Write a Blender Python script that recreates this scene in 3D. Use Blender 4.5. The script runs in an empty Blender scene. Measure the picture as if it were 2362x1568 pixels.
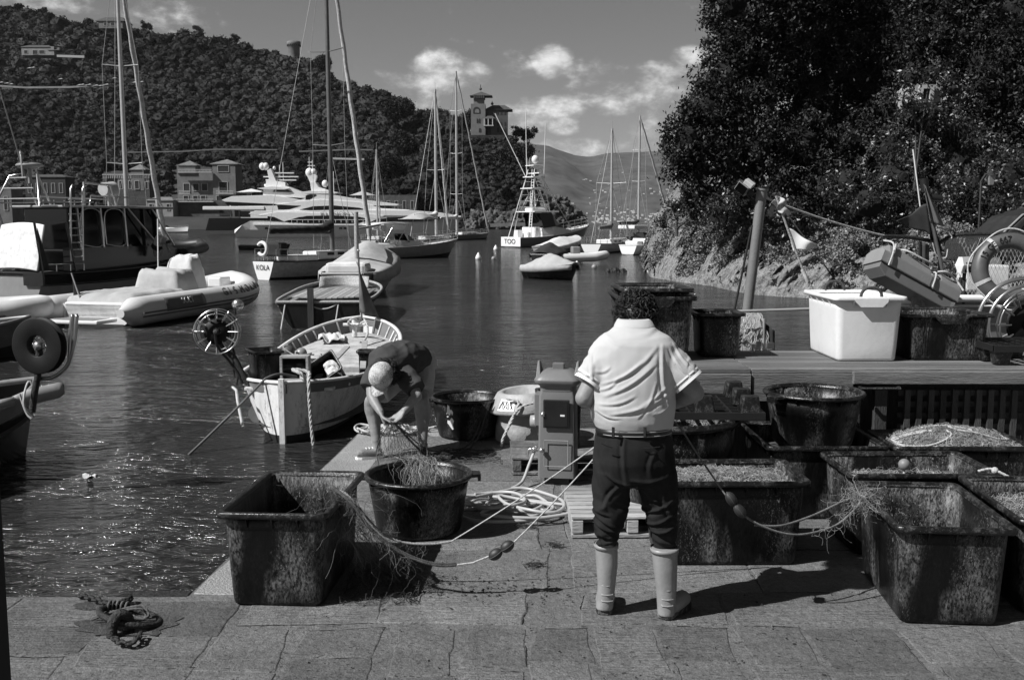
import bpy, math, random
import numpy as np
from mathutils import Vector, Matrix, noise
random.seed(7)
RNG = np.random.default_rng(11)
PI = math.pi
scene = bpy.context.scene
COL = scene.collection
# ---- camera numbers: unit grid 2361 x 1568 is the photograph's frame
FOC, CX, CY, CAMZ, HOR = 2361.0, 1180.5, 784.0, 2.1, 512.0
PITCH = math.atan((CY - HOR) / FOC)
SP, CP = math.sin(PITCH), math.cos(PITCH)
WZ = -0.8                      # water level, quay top is z = 0
def ray(x, y):
    dx, dy = (x - CX) / FOC, (CY - y) / FOC
    return Vector((dx, CP + dy * SP, -SP + dy * CP))
def G(x, y, z=0.0):            # frame point -> point on the level z
    r = ray(x, y); t = (z - CAMZ) / r.z
    return Vector((r.x * t, r.y * t, z))
def P(x, y, Y):                # frame point -> point at distance Y
    r = ray(x, y); t = Y / r.y
    return Vector((r.x * t, Y, CAMZ + r.z * t))
def V(*a): return Vector(a)

# ---------------------------------------------------------------- materials
def mat(name, c=.5, rough=.6, metal=0., var=.25, vs=4., bump=.0, bs=40., tone=0., spec=.5, wear=0., wc=.25, ws=6., stretch=(1, 1, 1), dirt=0., trans=0., alpha=1., scr=0., patch=0.):
    m = bpy.data.materials.new(name); m.use_nodes = True
    nt = m.node_tree; N = nt.nodes; L = nt.links
    b = N['Principled BSDF']
    b.inputs['Roughness'].default_value = rough
    b.inputs['Metallic'].default_value = metal
    b.inputs['Specular IOR Level'].default_value = spec
    tc = N.new('ShaderNodeTexCoord'); mp = N.new('ShaderNodeMapping'); mp.inputs['Scale'].default_value = stretch
    L.new(tc.outputs['Object'], mp.inputs['Vector'])
    def nz(scale, det=6, r=.6, dist=0.):
        n = N.new('ShaderNodeTexNoise'); n.inputs['Scale'].default_value = scale; n.inputs['Detail'].default_value = det
        n.inputs['Roughness'].default_value = r; n.inputs['Distortion'].default_value = dist
        L.new(mp.outputs['Vector'], n.inputs['Vector']); return n.outputs['Fac']
    def rng(v, a, bb, c0, c1):
        n = N.new('ShaderNodeMapRange'); n.inputs['From Min'].default_value = a; n.inputs['From Max'].default_value = bb
        n.inputs['To Min'].default_value = c0; n.inputs['To Max'].default_value = c1; L.new(v, n.inputs['Value']); return n.outputs['Result']
    def mth(op, a, bb):
        n = N.new('ShaderNodeMath'); n.operation = op
        for i, q in enumerate((a, bb)):
            if isinstance(q, (int, float)): n.inputs[i].default_value = q
            else: L.new(q, n.inputs[i])
        return n.outputs[0]
    def mixf(f, a, bb):
        n = N.new('ShaderNodeMix'); n.data_type = 'FLOAT'
        for i, q in ((0, f), (2, a), (3, bb)):
            if isinstance(q, (int, float)): n.inputs[i].default_value = q
            else: L.new(q, n.inputs[i])
        return n.outputs[0]
    val = rng(nz(vs), .3, .7, c * (1 - var), c * (1 + var))
    if tone:
        a = N.new('ShaderNodeAttribute'); a.attribute_name = 'tone'
        val = mth('MULTIPLY', val, rng(a.outputs['Fac'], 0, 1, 1 - tone, 1 + tone))
    if wear:
        w = rng(nz(ws, 10, .75, .4), .62 - wear * .25, .72 - wear * .18, 0, 1)
        w2 = rng(nz(ws * 7, 6, .7), .4, .62, 0, 1)
        w = mth('MULTIPLY', w, w2)
        if patch: w = mth('MULTIPLY', w, rng(nz(patch, 3, .6, .5), .50, .66, .02, 1))
        val = mixf(w, val, wc)
        L.new(rng(w, 0, 1, rough, min(1, rough + .3)), b.inputs['Roughness'])
    if scr:
        w = rng(nz(90, 3, .7, 1.5), .68 - scr * .08, .74 - scr * .05, 0, 1)
        val = mixf(mth('MULTIPLY', w, rng(nz(3.3, 2, .5), .42, .6, 0, 1)), val, max(wc, .2))
    if dirt:
        w = rng(nz(2.3, 8, .65, .5), .5, .75, 0, dirt)
        val = mixf(w, val, c * .25)
    L.new(val, b.inputs['Base Color'])
    if bump:
        bn = N.new('ShaderNodeBump'); bn.inputs['Strength'].default_value = min(1, bump); bn.inputs['Distance'].default_value = .02 * max(1, bump)
        L.new(nz(bs, 5, .6), bn.inputs['Height']); L.new(bn.outputs['Normal'], b.inputs['Normal'])
    if trans: b.inputs['Transmission Weight'].default_value = trans
    if alpha < 1: b.inputs['Alpha'].default_value = alpha
    return m

# ---------------------------------------------------------------- mesh builder
class MB:
    def __init__(s): s.v = []; s.f = []; s.t = []; s.sm = []
    def add(s, vs, fs, smooth=False, tone=.5):
        o = len(s.v); s.v.extend([tuple(p) for p in vs])
        for f in fs:
            s.f.append(tuple(i + o for i in f)); s.t.append(tone); s.sm.append(smooth)
        return s
    def box(s, c, d, m=None, tone=.5, taper=1.):
        x, y, z = d[0] / 2, d[1] / 2, d[2] / 2
        vs = [Vector((sx * x * (taper if sz < 0 else 1), sy * y * (taper if sz < 0 else 1), sz * z)) for sz in (-1, 1) for sy in (-1, 1) for sx in (-1, 1)]
        if m is not None: vs = [m @ q for q in vs]
        c = Vector(c); vs = [q + c for q in vs]
        return s.add(vs, [(0, 2, 3, 1), (4, 5, 7, 6), (0, 1, 5, 4), (2, 6, 7, 3), (0, 4, 6, 2), (1, 3, 7, 5)], tone=tone)
    def beam(s, a, b, w, h=None, up=Vector((0, 0, 1)), tone=.5):
        a, b = Vector(a), Vector(b); h = h or w
        d = (b - a).normalized(); r = d.cross(up)
        if r.length < 1e-4: r = d.cross(Vector((1, 0, 0)))
        r.normalize(); u = r.cross(d)
        vs = [p + r * sx * w / 2 + u * sy * h / 2 for p in (a, b) for sx, sy in ((-1, -1), (1, -1), (1, 1), (-1, 1))]
        return s.add(vs, [(0, 1, 2, 3), (7, 6, 5, 4), (0, 4, 5, 1), (1, 5, 6, 2), (2, 6, 7, 3), (3, 7, 4, 0)], tone=tone)
    def loft(s, rings, cap=True, close=True, smooth=True, tone=.5):
        n = len(rings[0]); vs = [p for r in rings for p in r]; fs = []
        m = n if close else n - 1
        for i in range(len(rings) - 1):
            for j in range(m):
                k = (j + 1) % n
                fs.append((i * n + j, i * n + k, (i + 1) * n + k, (i + 1) * n + j))
        s.add(vs, fs, smooth, tone)
        if cap and close:
            s.add(rings[0], [tuple(range(n - 1, -1, -1))], False, tone); s.add(rings[-1], [tuple(range(n))], False, tone)
        return s
    def tube(s, pts, r, n=6, cap=True, smooth=True, tone=.5, flat=1.):
        pts = [Vector(p) for p in pts]; k = len(pts)
        rs = r if isinstance(r, (list, tuple)) else [r] * k
        T = [(pts[min(i + 1, k - 1)] - pts[max(i - 1, 0)]) for i in range(k)]
        T = [t.normalized() if t.length > 1e-9 else Vector((0, 0, 1)) for t in T]
        a = Vector((0, 0, 1)) if abs(T[0].z) < .9 else Vector((0, 1, 0))
        u = T[0].cross(a).normalized(); rings = []
        for i in range(k):
            u = (u - T[i] * u.dot(T[i]))
            u = u.normalized() if u.length > 1e-6 else T[i].orthogonal().normalized()
            w = T[i].cross(u)
            rings.append([pts[i] + (u * math.cos(2 * PI * j / n) + w * flat * math.sin(2 * PI * j / n)) * rs[i] for j in range(n)])
        return s.loft(rings, cap, True, smooth, tone)
    def rev(s, prof, n=24, c=(0, 0, 0), m=None, cap=False, smooth=True, sx=1., sy=1., tone=.5):
        c = Vector(c); rings = []
        for r, z in prof:
            ring = [Vector((r * sx * math.cos(2 * PI * j / n), r * sy * math.sin(2 * PI * j / n), z)) for j in range(n)]
            if m is not None: ring = [m @ q for q in ring]
            rings.append([q + c for q in ring])
        return s.loft(rings, cap, True, smooth, tone)
    def ball(s, c, r, n=12, k=8, sc=(1, 1, 1), m=None, tone=.5):
        prof = [(math.sin(PI * i / k), -math.cos(PI * i / k)) for i in range(k + 1)]
        c = Vector(c); rings = []
        for q, z in prof:
            q = max(q, 1e-4)
            ring = [Vector((r * sc[0] * q * math.cos(2 * PI * j / n), r * sc[1] * q * math.sin(2 * PI * j / n), r * sc[2] * z)) for j in range(n)]
            if m is not None: ring = [m @ p for p in ring]
            rings.append([p + c for p in ring])
        return s.loft(rings, False, True, True, tone)
    def grid(s, fn, nu, nv, smooth=True, tone=.5, thick=0.):
        vs = [Vector(fn(i / nu, j / nv)) for i in range(nu + 1) for j in range(nv + 1)]
        fs = [(i * (nv + 1) + j, (i + 1) * (nv + 1) + j, (i + 1) * (nv + 1) + j + 1, i * (nv + 1) + j + 1) for i in range(nu) for j in range(nv)]
        return s.add(vs, fs, smooth, tone)
    def prism(s, poly, z0, z1, tone=.5):
        n = len(poly)
        vs = [(p[0], p[1], z0) for p in poly] + [(p[0], p[1], z1) for p in poly]
        fs = [tuple(range(n - 1, -1, -1)), tuple(range(n, 2 * n))] + [(i, (i + 1) % n, n + (i + 1) % n, n + i) for i in range(n)]
        return s.add(vs, fs, False, tone)
    def build(s, name, m, parent=None, bevel=0., seg=2, solid=0., sub=0):
        me = bpy.data.meshes.new(name); me.from_pydata(s.v, [], s.f)
        me.polygons.foreach_set('use_smooth', s.sm)
        a = me.attributes.new('tone', 'FLOAT', 'FACE'); a.data.foreach_set('value', s.t)
        me.materials.append(m); me.validate(); me.update()
        o = bpy.data.objects.new(name, me); COL.objects.link(o)
        if parent: o.parent = parent
        if solid:
            q = o.modifiers.new('solid', 'SOLIDIFY'); q.thickness = solid; q.offset = 0
        if bevel:
            q = o.modifiers.new('bevel', 'BEVEL'); q.width = bevel; q.segments = seg; q.limit_method = 'ANGLE'; q.angle_limit = .6
        if sub:
            q = o.modifiers.new('sub', 'SUBSURF'); q.levels = sub; q.render_levels = sub
        return o
def np_mesh(name, verts, faces, m, parent=None, tone=None, smooth=False):
    k = faces.shape[1]; me = bpy.data.meshes.new(name)
    me.vertices.add(len(verts)); me.vertices.foreach_set('co', verts.astype(np.float32).ravel())
    me.loops.add(faces.size); me.loops.foreach_set('vertex_index', faces.astype(np.int32).ravel())
    me.polygons.add(len(faces)); me.polygons.foreach_set('loop_start', np.arange(0, faces.size, k, dtype=np.int32))
    me.polygons.foreach_set('use_smooth', np.full(len(faces), smooth))
    if tone is not None:
        a = me.attributes.new('tone', 'FLOAT', 'FACE'); a.data.foreach_set('value', tone.astype(np.float32))
    me.materials.append(m); me.update(calc_edges=True)
    o = bpy.data.objects.new(name, me); COL.objects.link(o)
    if parent: o.parent = parent
    return o
def thing(name, label, cat, loc=(0, 0, 0), rz=0., group=None, rot=None):
    o = bpy.data.objects.new(name, None); COL.objects.link(o); o.empty_display_size = .1
    o.location = loc; o.rotation_euler = rot if rot else (0, 0, rz)
    o['label'] = label; o['category'] = cat
    if group: o['group'] = group
    return o
def tag(o, label, cat, group=None, loc=None, kind=None):
    o['label'] = label; o['category'] = cat
    if group: o['group'] = group
    if kind: o['kind'] = kind
    if loc is not None: o.location = loc
    return o
def struct(o, kind='structure', label=None):
    o['kind'] = kind
    if label: o['label'] = label
    return o
def dup(root, loc=None, rz=None, label=None, scale=None, rot=None):
    r = root.copy(); COL.objects.link(r)
    if loc is not None: r.location = loc
    if rz is not None: r.rotation_euler = (0, 0, rz)
    if rot is not None: r.rotation_euler = rot
    if scale is not None: r.scale = scale
    if label: r['label'] = label
    for ch in list(root.children):
        c = ch.copy(); COL.objects.link(c); c.parent = r
        for g in list(ch.children):
            d = g.copy(); COL.objects.link(d); d.parent = c
    return r
def rel(pts, base): return [Vector(p) - Vector(base) for p in pts]
def spline(pts, k=6):
    pts = [Vector(p) for p in pts]; out = []
    for i in range(len(pts) - 1):
        a, b, c, d = pts[max(i - 1, 0)], pts[i], pts[i + 1], pts[min(i + 2, len(pts) - 1)]
        for j in range(k):
            t = j / k
            out.append(.5 * ((2 * b) + (c - a) * t + (2 * a - 5 * b + 4 * c - d) * t * t + (3 * b - a - 3 * c + d) * t ** 3))
    out.append(pts[-1]); return out
def sag(a, b, s, k=12):
    a, b = Vector(a), Vector(b)
    return [a.lerp(b, i / k) - Vector((0, 0, s * 4 * (i / k) * (1 - i / k))) for i in range(k + 1)]
def txt(body, m, parent, size, loc, rot, extr=.002, name='lettering', sx=1., font=None):
    cu = bpy.data.curves.new(name, 'FONT'); cu.body = body; cu.size = size; cu.align_x = 'CENTER'; cu.align_y = 'CENTER'; cu.extrude = extr
    cu.materials.append(m); o = bpy.data.objects.new(name, cu); COL.objects.link(o); o.parent = parent
    me = bpy.data.meshes.new_from_object(o); bpy.data.objects.remove(o); me.transform(Matrix.Diagonal((sx, 1, 1, 1)))
    if not me.materials: me.materials.append(m)
    o = bpy.data.objects.new(name, me); COL.objects.link(o); o.parent = parent; o.location = loc; o.rotation_euler = rot
    return o
def proj(p):                   # point -> frame position
    x, y, z = p[0], p[1], p[2] - CAMZ
    f = y * CP - z * SP; u = y * SP + z * CP
    return CX + FOC * x / f, CY - FOC * u / f
# ================================================================ camera, sky, sun
cam = bpy.data.cameras.new('camera'); camo = bpy.data.objects.new('camera', cam); COL.objects.link(camo)
cam.sensor_width = 36; cam.lens = 36.0; cam.clip_end = 20000; cam.clip_start = .05
camo.location = (0, 0, CAMZ); camo.rotation_euler = (PI / 2 - PITCH, 0, 0); scene.camera = camo
SUN_EL, SUN_AZ = math.radians(46), math.atan2(-.94, -.40)       # direction towards the sun
sd = Vector((math.cos(SUN_EL) * -.905, math.cos(SUN_EL) * -.425, math.sin(SUN_EL)))
sl = bpy.data.lights.new('sun', 'SUN'); sl.energy = 5.0; sl.angle = math.radians(.5); sl.color = (1, 1, 1)
so = bpy.data.objects.new('sun', sl); COL.objects.link(so); so.rotation_euler = sd.to_track_quat('Z', 'Y').to_euler(); so.location = (-20, -8, 30)
scene.view_settings.view_transform = 'Standard'; scene.view_settings.look = 'None'
scene.view_settings.exposure = .30; scene.view_settings.gamma = 1
w = bpy.data.worlds.new('World'); scene.world = w; w.use_nodes = True
nt = w.node_tree; N = nt.nodes; L = nt.links; bg = N['Background']
sky = N.new('ShaderNodeTexSky'); sky.sky_type = 'NISHITA'; sky.sun_disc = False; sky.sun_elevation = SUN_EL
sky.sun_rotation = math.atan2(sd.x, sd.y); sky.air_density = 1.0; sky.dust_density = .6; sky.ozone_density = 1.5
sep = N.new('ShaderNodeSeparateColor'); L.new(sky.outputs['Color'], sep.inputs['Color'])
def wm(op, a, b=None, c=None):
    n = N.new('ShaderNodeMath'); n.operation = op
    for i, q in enumerate((a, b, c)):
        if q is None: continue
        if isinstance(q, (int, float)): n.inputs[i].default_value = q
        else: L.new(q, n.inputs[i])
    return n.outputs[0]
def wr(v, a, b, c0, c1, smooth=False):
    n = N.new('ShaderNodeMapRange'); n.interpolation_type = 'SMOOTHSTEP' if smooth else 'LINEAR'
    for k, q in (('From Min', a), ('From Max', b), ('To Min', c0), ('To Max', c1)): n.inputs[k].default_value = q
    L.new(v, n.inputs['Value']); return n.outputs['Result']
tc = N.new('ShaderNodeTexCoord'); gen = tc.outputs['Generated']
sx = N.new('ShaderNodeSeparateXYZ'); L.new(gen, sx.inputs[0])
# the sky tone through a red filter (black and white film): mostly red with some green
base = wm('ADD', wm('MULTIPLY', sep.outputs[0], .75), wm('MULTIPLY', sep.outputs[1], .25))
def noi(scale, det, rough, vec=gen, dist=0.):
    n = N.new('ShaderNodeTexNoise'); n.inputs['Scale'].default_value = scale; n.inputs['Detail'].default_value = det
    n.inputs['Roughness'].default_value = rough; n.inputs['Distortion'].default_value = dist; L.new(vec, n.inputs['Vector']); return n.outputs['Fac']
mpw = N.new('ShaderNodeMapping'); mpw.inputs['Scale'].default_value = (1, 1, 1.7); L.new(gen, mpw.inputs['Vector'])
n1 = noi(13, 9, .6, mpw.outputs['Vector'], .3); n2 = noi(40, 8, .6, mpw.outputs['Vector']); n3 = noi(4.5, 6, .6, mpw.outputs['Vector'])
cloud = None
def puff(x, y, rx, ry, amt):
    """a cloud bank in the direction of frame point x, y"""
    global cloud
    d = ray(x, y).normalized(); s = 1 / FOC
    vx = wm('MULTIPLY', wm('SUBTRACT', sx.outputs[0], d.x), 1 / (rx * s)); vz = wm('MULTIPLY', wm('SUBTRACT', sx.outputs[2], d.z), 1 / (ry * s))
    front = wr(sx.outputs[1], 0, .1, 0, 1)
    r2 = wm('ADD', wm('MULTIPLY', vx, vx), wm('MULTIPLY', vz, vz))
    m = wm('MULTIPLY', wm('MULTIPLY', wr(r2, 0, 1.6, 1, 0, True), amt), front)
    cloud = m if cloud is None else wm('MAXIMUM', cloud, m)
for a in ((1010, 175, 95, 58, 1.0), (1090, 175, 50, 42, .8), (905, 180, 60, 42, .62), (1000, 230, 200, 40, .5), (1275, 145, 52, 42, 1.0), (1200, 165, 50, 30, .5),
          (1330, 165, 110, 40, .5), (1270, 250, 95, 32, .66), (1300, 293, 42, 24, .85), (1590, 130, 55, 26, .9), (1535, 190, 80, 60, .72), (1480, 235, 150, 50, .5),
          (1200, 270, 120, 60, .45), (1350, 340, 240, 26, .62), (1500, 300, 120, 60, .55), (330, 25, 190, 40, .62), (400, 62, 60, 26, .5), (150, 5, 160, 30, .6),
          (-600, 200, 700, 130, .7), (3100, 150, 600, 160, .75), (1300, -900, 1500, 300, .5)):
    puff(*a)
n4 = noi(95, 6, .65, mpw.outputs['Vector']); nn = wm('ADD', wm('ADD', wm('MULTIPLY', n1, .56), wm('MULTIPLY', n2, .30)), wm('MULTIPLY', n4, .14))
dens = wr(wm('ADD', wm('MULTIPLY', nn, 2.3), wm('MULTIPLY', cloud, .55)), 1.34, 1.86, 0, 1, True)
shade = wr(wm('ADD', n1, wm('MULTIPLY', n2, .6)), .60, 1.02, .20, .72)
grad = wr(sx.outputs[2], 0, .30, 0, 1)
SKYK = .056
horiz = wm('MULTIPLY', wm('MULTIPLY', base, SKYK), wr(sx.outputs[2], .24, .75, 1, .30))   # sky above the view darkened, as by a red filter, to cut fill light
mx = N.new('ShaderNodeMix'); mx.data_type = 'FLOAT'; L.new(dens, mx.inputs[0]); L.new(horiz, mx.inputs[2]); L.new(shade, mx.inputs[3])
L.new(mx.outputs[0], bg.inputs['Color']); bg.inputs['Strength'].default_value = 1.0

# ================================================================ water
m_water = bpy.data.materials.new('harbour_water'); m_water.use_nodes = True
nt = m_water.node_tree; N = nt.nodes; L = nt.links; b = N['Principled BSDF']
b.inputs['Base Color'].default_value = (.025, .025, .025, 1); b.inputs['Roughness'].default_value = .06; b.inputs['IOR'].default_value = 1.33
tc = N.new('ShaderNodeTexCoord'); hs = None
def wav(rot, scl, sc0, det, wt, dist=.6, typ='N', rough=.55):
    global hs
    mp = N.new('ShaderNodeMapping'); mp.inputs['Scale'].default_value = scl; mp.inputs['Rotation'].default_value = (0, 0, rot); L.new(tc.outputs['Object'], mp.inputs['Vector'])
    n = N.new('ShaderNodeTexNoise'); n.inputs['Scale'].default_value = sc0; n.inputs['Detail'].default_value = det; n.inputs['Roughness'].default_value = rough; n.inputs['Distortion'].default_value = dist
    L.new(mp.outputs['Vector'], n.inputs['Vector'])
    q = N.new('ShaderNodeMath'); q.operation = 'MULTIPLY'; q.inputs[1].default_value = wt; L.new(n.outputs['Fac'], q.inputs[0])
    if hs is None: hs = q.outputs[0]
    else: a = N.new('ShaderNodeMath'); a.operation = 'ADD'; L.new(hs, a.inputs[0]); L.new(q.outputs[0], a.inputs[1]); hs = a.outputs[0]
wav(.10, (.55, 1.5, 1), 1.9, 3, 1.0, .9); wav(-.22, (.6, 1.9, 1), 5.5, 4, .46, .5); wav(.05, (.5, .9, 1), .35, 2, 2.2, .3)
# calm and ruffled patches drifting over the harbour
mp = N.new('ShaderNodeMapping'); mp.inputs['Scale'].default_value = (.5, 1.6, 1); L.new(tc.outputs['Object'], mp.inputs['Vector'])
n = N.new('ShaderNodeTexNoise'); n.inputs['Scale'].default_value = .14; n.inputs['Detail'].default_value = 4; L.new(mp.outputs['Vector'], n.inputs['Vector'])
mr = N.new('ShaderNodeMapRange'); mr.inputs['From Min'].default_value = .35; mr.inputs['From Max'].default_value = .62; mr.inputs['To Min'].default_value = .5; mr.inputs['To Max'].default_value = 1.0; L.new(n.outputs['Fac'], mr.inputs['Value'])
sy_ = N.new('ShaderNodeSeparateXYZ'); L.new(tc.outputs['Object'], sy_.inputs[0])      # unresolved ripples far out act as a rougher surface
ro = N.new('ShaderNodeMapRange'); ro.inputs['From Min'].default_value = 40; ro.inputs['From Max'].default_value = 150; ro.inputs['To Min'].default_value = .12; ro.inputs['To Max'].default_value = .13; L.new(sy_.outputs[1], ro.inputs['Value']); L.new(ro.outputs['Result'], b.inputs['Roughness'])
bn = N.new('ShaderNodeBump'); bn.inputs['Distance'].default_value = .56; L.new(mr.outputs['Result'], bn.inputs['Strength']); L.new(hs, bn.inputs['Height']); L.new(bn.outputs['Normal'], b.inputs['Normal'])
wb = MB()
ys = [-30, 0, 5, 10, 20, 40, 80, 150, 300, 700, 2000, 9000]; 
for i in range(len(ys) - 1):
    wb.add([(-6000, ys[i], 0), (6000, ys[i], 0), (6000, ys[i + 1], 0), (-6000, ys[i + 1], 0)], [(0, 1, 2, 3)])
wo = wb.build('water', m_water); wo.location = (0, 0, WZ); struct(wo)

# ================================================================ quay
def stone(name, c, tool=0., tone=.34):
    m = mat(name, c, .75, var=.22, vs=3.5, tone=tone); nt = m.node_tree; N = nt.nodes; L = nt.links; b = N['Principled BSDF']; tc = N.new('ShaderNodeTexCoord')
    def nz(scale, det=4, rough=.6, st=(1, 1, 1), rot=0., dist=0.):
        mp = N.new('ShaderNodeMapping'); mp.inputs['Scale'].default_value = st; mp.inputs['Rotation'].default_value = (0, 0, rot); L.new(tc.outputs['Object'], mp.inputs['Vector'])
        n = N.new('ShaderNodeTexNoise'); n.inputs['Scale'].default_value = scale; n.inputs['Detail'].default_value = det; n.inputs['Roughness'].default_value = rough; n.inputs['Distortion'].default_value = dist; L.new(mp.outputs['Vector'], n.inputs['Vector']); return n.outputs['Fac']
    def mr(v, a, c_, d, e):
        n = N.new('ShaderNodeMapRange')
        for k, q in (('From Min', a), ('From Max', c_), ('To Min', d), ('To Max', e)): n.inputs[k].default_value = q
        L.new(v, n.inputs['Value']); return n.outputs['Result']
    def mm(op, a, c_):
        n = N.new('ShaderNodeMath'); n.operation = op
        for i, q in enumerate((a, c_)):
            if isinstance(q, (int, float)): n.inputs[i].default_value = q
            else: L.new(q, n.inputs[i])
        return n.outputs[0]
    old = b.inputs['Base Color'].links[0].from_socket
    v = mm('MULTIPLY', old, mr(nz(140, 3, .8), .32, .68, .60, 1.42)); v = mm('MULTIPLY', v, mr(nz(26, 7, .8), .32, .68, .66, 1.34))
    pits = mr(nz(55, 4, .7, (.5, 1.4, 1), .25), .60, .67, 1, .25); v = mm('MULTIPLY', v, pits); v = mm('MULTIPLY', v, mr(nz(1.1, 7, .7, dist=.8), .56, .70, 1, .55))
    L.new(v, b.inputs['Base Color'])
    h = mm('ADD', mm('MULTIPLY', nz(22, 5, .65, dist=.3), 1.0), mm('MULTIPLY', nz(110, 3, .7), .35)); h = mm('ADD', h, mm('MULTIPLY', pits, .35))
    if tool: h = mm('ADD', h, mm('MULTIPLY', nz(13, 3, .6, (.35, 4, 1), .2), tool))
    bn = N.new('ShaderNodeBump'); bn.inputs['Strength'].default_value = 1.; bn.inputs['Distance'].default_value = .017; L.new(h, bn.inputs['Height']); L.new(bn.outputs['Normal'], b.inputs['Normal']); return m
m_stone = stone('paving_stone', .13); m_tool = stone('tooled_stone', .135, 1.3); m_crack = mat('crack_dark', .008, .95)  # cracks share one near black tone
m_granite = mat('granite_kerb', .29, .75, var=.35, vs=60, bump=.9, bs=70, tone=.15, dirt=.35)
m_mortar = stone('mortar', .132)
m_wall = mat('quay_wall_stone', .10, .8, var=.4, vs=3, bump=1.5, bs=8)
QF, XL = 5.6, -1.84
outline = [(-14, -8), (16, -8), (16, 10.35), (-1.52, 10.35), (-1.60, 9.0), (-1.72, 7.4), (XL, QF + .02), (XL - .05, QF), (-14, QF)]
q = MB(); q.prism(outline, -4, -.012); struct(q.build('quay_base', m_wall))
def slab(mb, x0, y0, x1, y1, rnd=.028, rows=7, skew=0., tone=None, skx=0.):
    """one irregular worn slab with rounded, chipped edges"""
    cs = [Vector((x0, y0, 0)), Vector((x1, y0, 0)), Vector((x1 + skx, y1, 0)), Vector((x0 + skx, y1, 0))]
    cs = [c + Vector((random.uniform(-rnd, rnd), random.uniform(-rnd, rnd), 0)) for c in cs]
    out = []; ctr = sum(cs, Vector()) / 4; sd_ = random.random() * 99
    for i in range(4):
        a, b_ = cs[i], cs[(i + 1) % 4]
        for j in range(rows):
            p = a.lerp(b_, j / rows); nn_ = noise.noise(Vector((p.x * 7, p.y * 7, sd_))) * .022
            out.append(p + (p - ctr).normalized() * nn_)
    h = random.uniform(-.0035, -.0015)
    r0 = [Vector((p.x, p.y, -.011)) for p in out]
    r1 = [Vector((p.x, p.y, 0)) + (ctr - p).normalized() * .004 + Vector((0, 0, h - .0022)) for p in out]
    r2 = [Vector((p.x, p.y, 0)) + (ctr - p).normalized() * .011 + Vector((0, 0, h)) for p in out]
    t = random.random() if tone is None else tone
    if random.random() < .75:      # an open joint along part of one side
        i0 = random.randrange(4) * rows; k = random.randint(3, rows); pts = [out[(i0 + j) % len(out)] for j in range(k + 1)]; d_ = []
        for a_, b_ in zip(pts, pts[1:]): d_ += [a_.lerp(b_, q / 4) + Vector((noise.noise(a_.lerp(b_, q / 4) * 30 + Vector((9, 0, 0))), noise.noise(a_.lerp(b_, q / 4) * 30), 0)) * .008 for q in range(4)]
        CRK.tube([Vector((p.x, p.y, -.0035)) for p in d_], [.001 + .0042 * abs(noise.noise(p * 11)) for p in d_], 5, flat=.5)
    mb.loft([r0, r1, r2], False, True, True, t); mb.add(r2, [tuple(range(len(r2)))], False, t)
CRK = MB(); mort = MB(); n = len(outline)
inner = [(-14, -8), (16, -8), (16, 10.35), (-1.53, 10.35), (-1.61, 9.0), (-1.73, 7.4), (XL + .01, QF + .01), (XL - .05, QF - .01), (-14, QF - .01)]
mort.add([(p[0], p[1], -.0065) for p in inner], [tuple(range(n))]); struct(mort.build('mortar_bed', m_mortar))
st, tl, gr = MB(), MB(), MB()
y = 5.13
# foreground rows, running towards the viewer
x = -1.5
while x < 6.5:
    wdt = random.uniform(.32, .50); yy = 5.16 + random.uniform(-.02, .02)
    while yy > 1.6:
        d = random.uniform(.34, .62); slab(random.choice((st, tl, st)), x + .012, yy - d, x + wdt - .012, yy - .02, tone=random.uniform(.1, .6)); yy -= d
    x += wdt + (.040 if random.random() < .4 else .008)
x = -1.5
while x > -6.5:
    wdt = random.uniform(.55, .85); yy = 5.57 + random.uniform(-.01, .01)
    while yy > 1.6:
        d = random.uniform(.35, .62); slab(random.choice((st, tl)), x - wdt + .015, yy - d, x - .015, yy - .025, .04, tone=random.uniform(0, .5)); yy -= d
    x -= wdt
# pier rows
yy = 5.18
while yy < 9.9:
    d = random.uniform(.6, .95) if yy > 5.3 else .46
    x = XL + .42 + (yy - 5.6) * .055 if yy > 5.5 else -1.45
    for wdt in (random.uniform(.7, .8), random.uniform(.72, .9)):
        slab(random.choice((st, tl)), x + .012, yy + .015, x + wdt - .012, min(yy + d, 10.3) - .012, tone=random.uniform(.45, 1)); x += wdt
    x = .36
    while x < 6:
        wdt = random.uniform(.7, 1.1); slab(random.choice((st, tl)), x + .01, yy + .015, x + wdt - .01, min(yy + d, 10.3) - .01, tone=random.uniform(.45, 1)); x += wdt
    yy += d
# granite kerb blocks along the pier edge
yk = 5.62
while yk < 10.2:
    d = random.uniform(.9, 1.5); y1 = min(yk + d, 10.33); xa = XL + (yk - 5.6) * .066; slab(gr, xa + .012, yk, xa + .42, y1 - .012, .006, tone=random.uniform(.4, .8), skx=(y1 - yk) * .066); yk += d
x = -1.1
while x < 5:
    slab(gr, x, 9.95, x + 1.15, 10.33, .01); x += 1.17
struct(st.build('paving_slabs', m_stone)); struct(tl.build('tooled_paving', m_tool)); struct(gr.build('granite_kerb', m_granite))
struct(CRK.build('paving_cracks', m_crack))

pb = MB(); pb.box((0, 0, 1.05), (.5, .12, 2.5)); pj = tag(pb.build('door_jamb', mat('dark_jamb', .01, .9)), 'dark out of focus upright at the extreme left edge of the frame', 'post'); pj.location = (-1.074, 1.55, 0)

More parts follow.
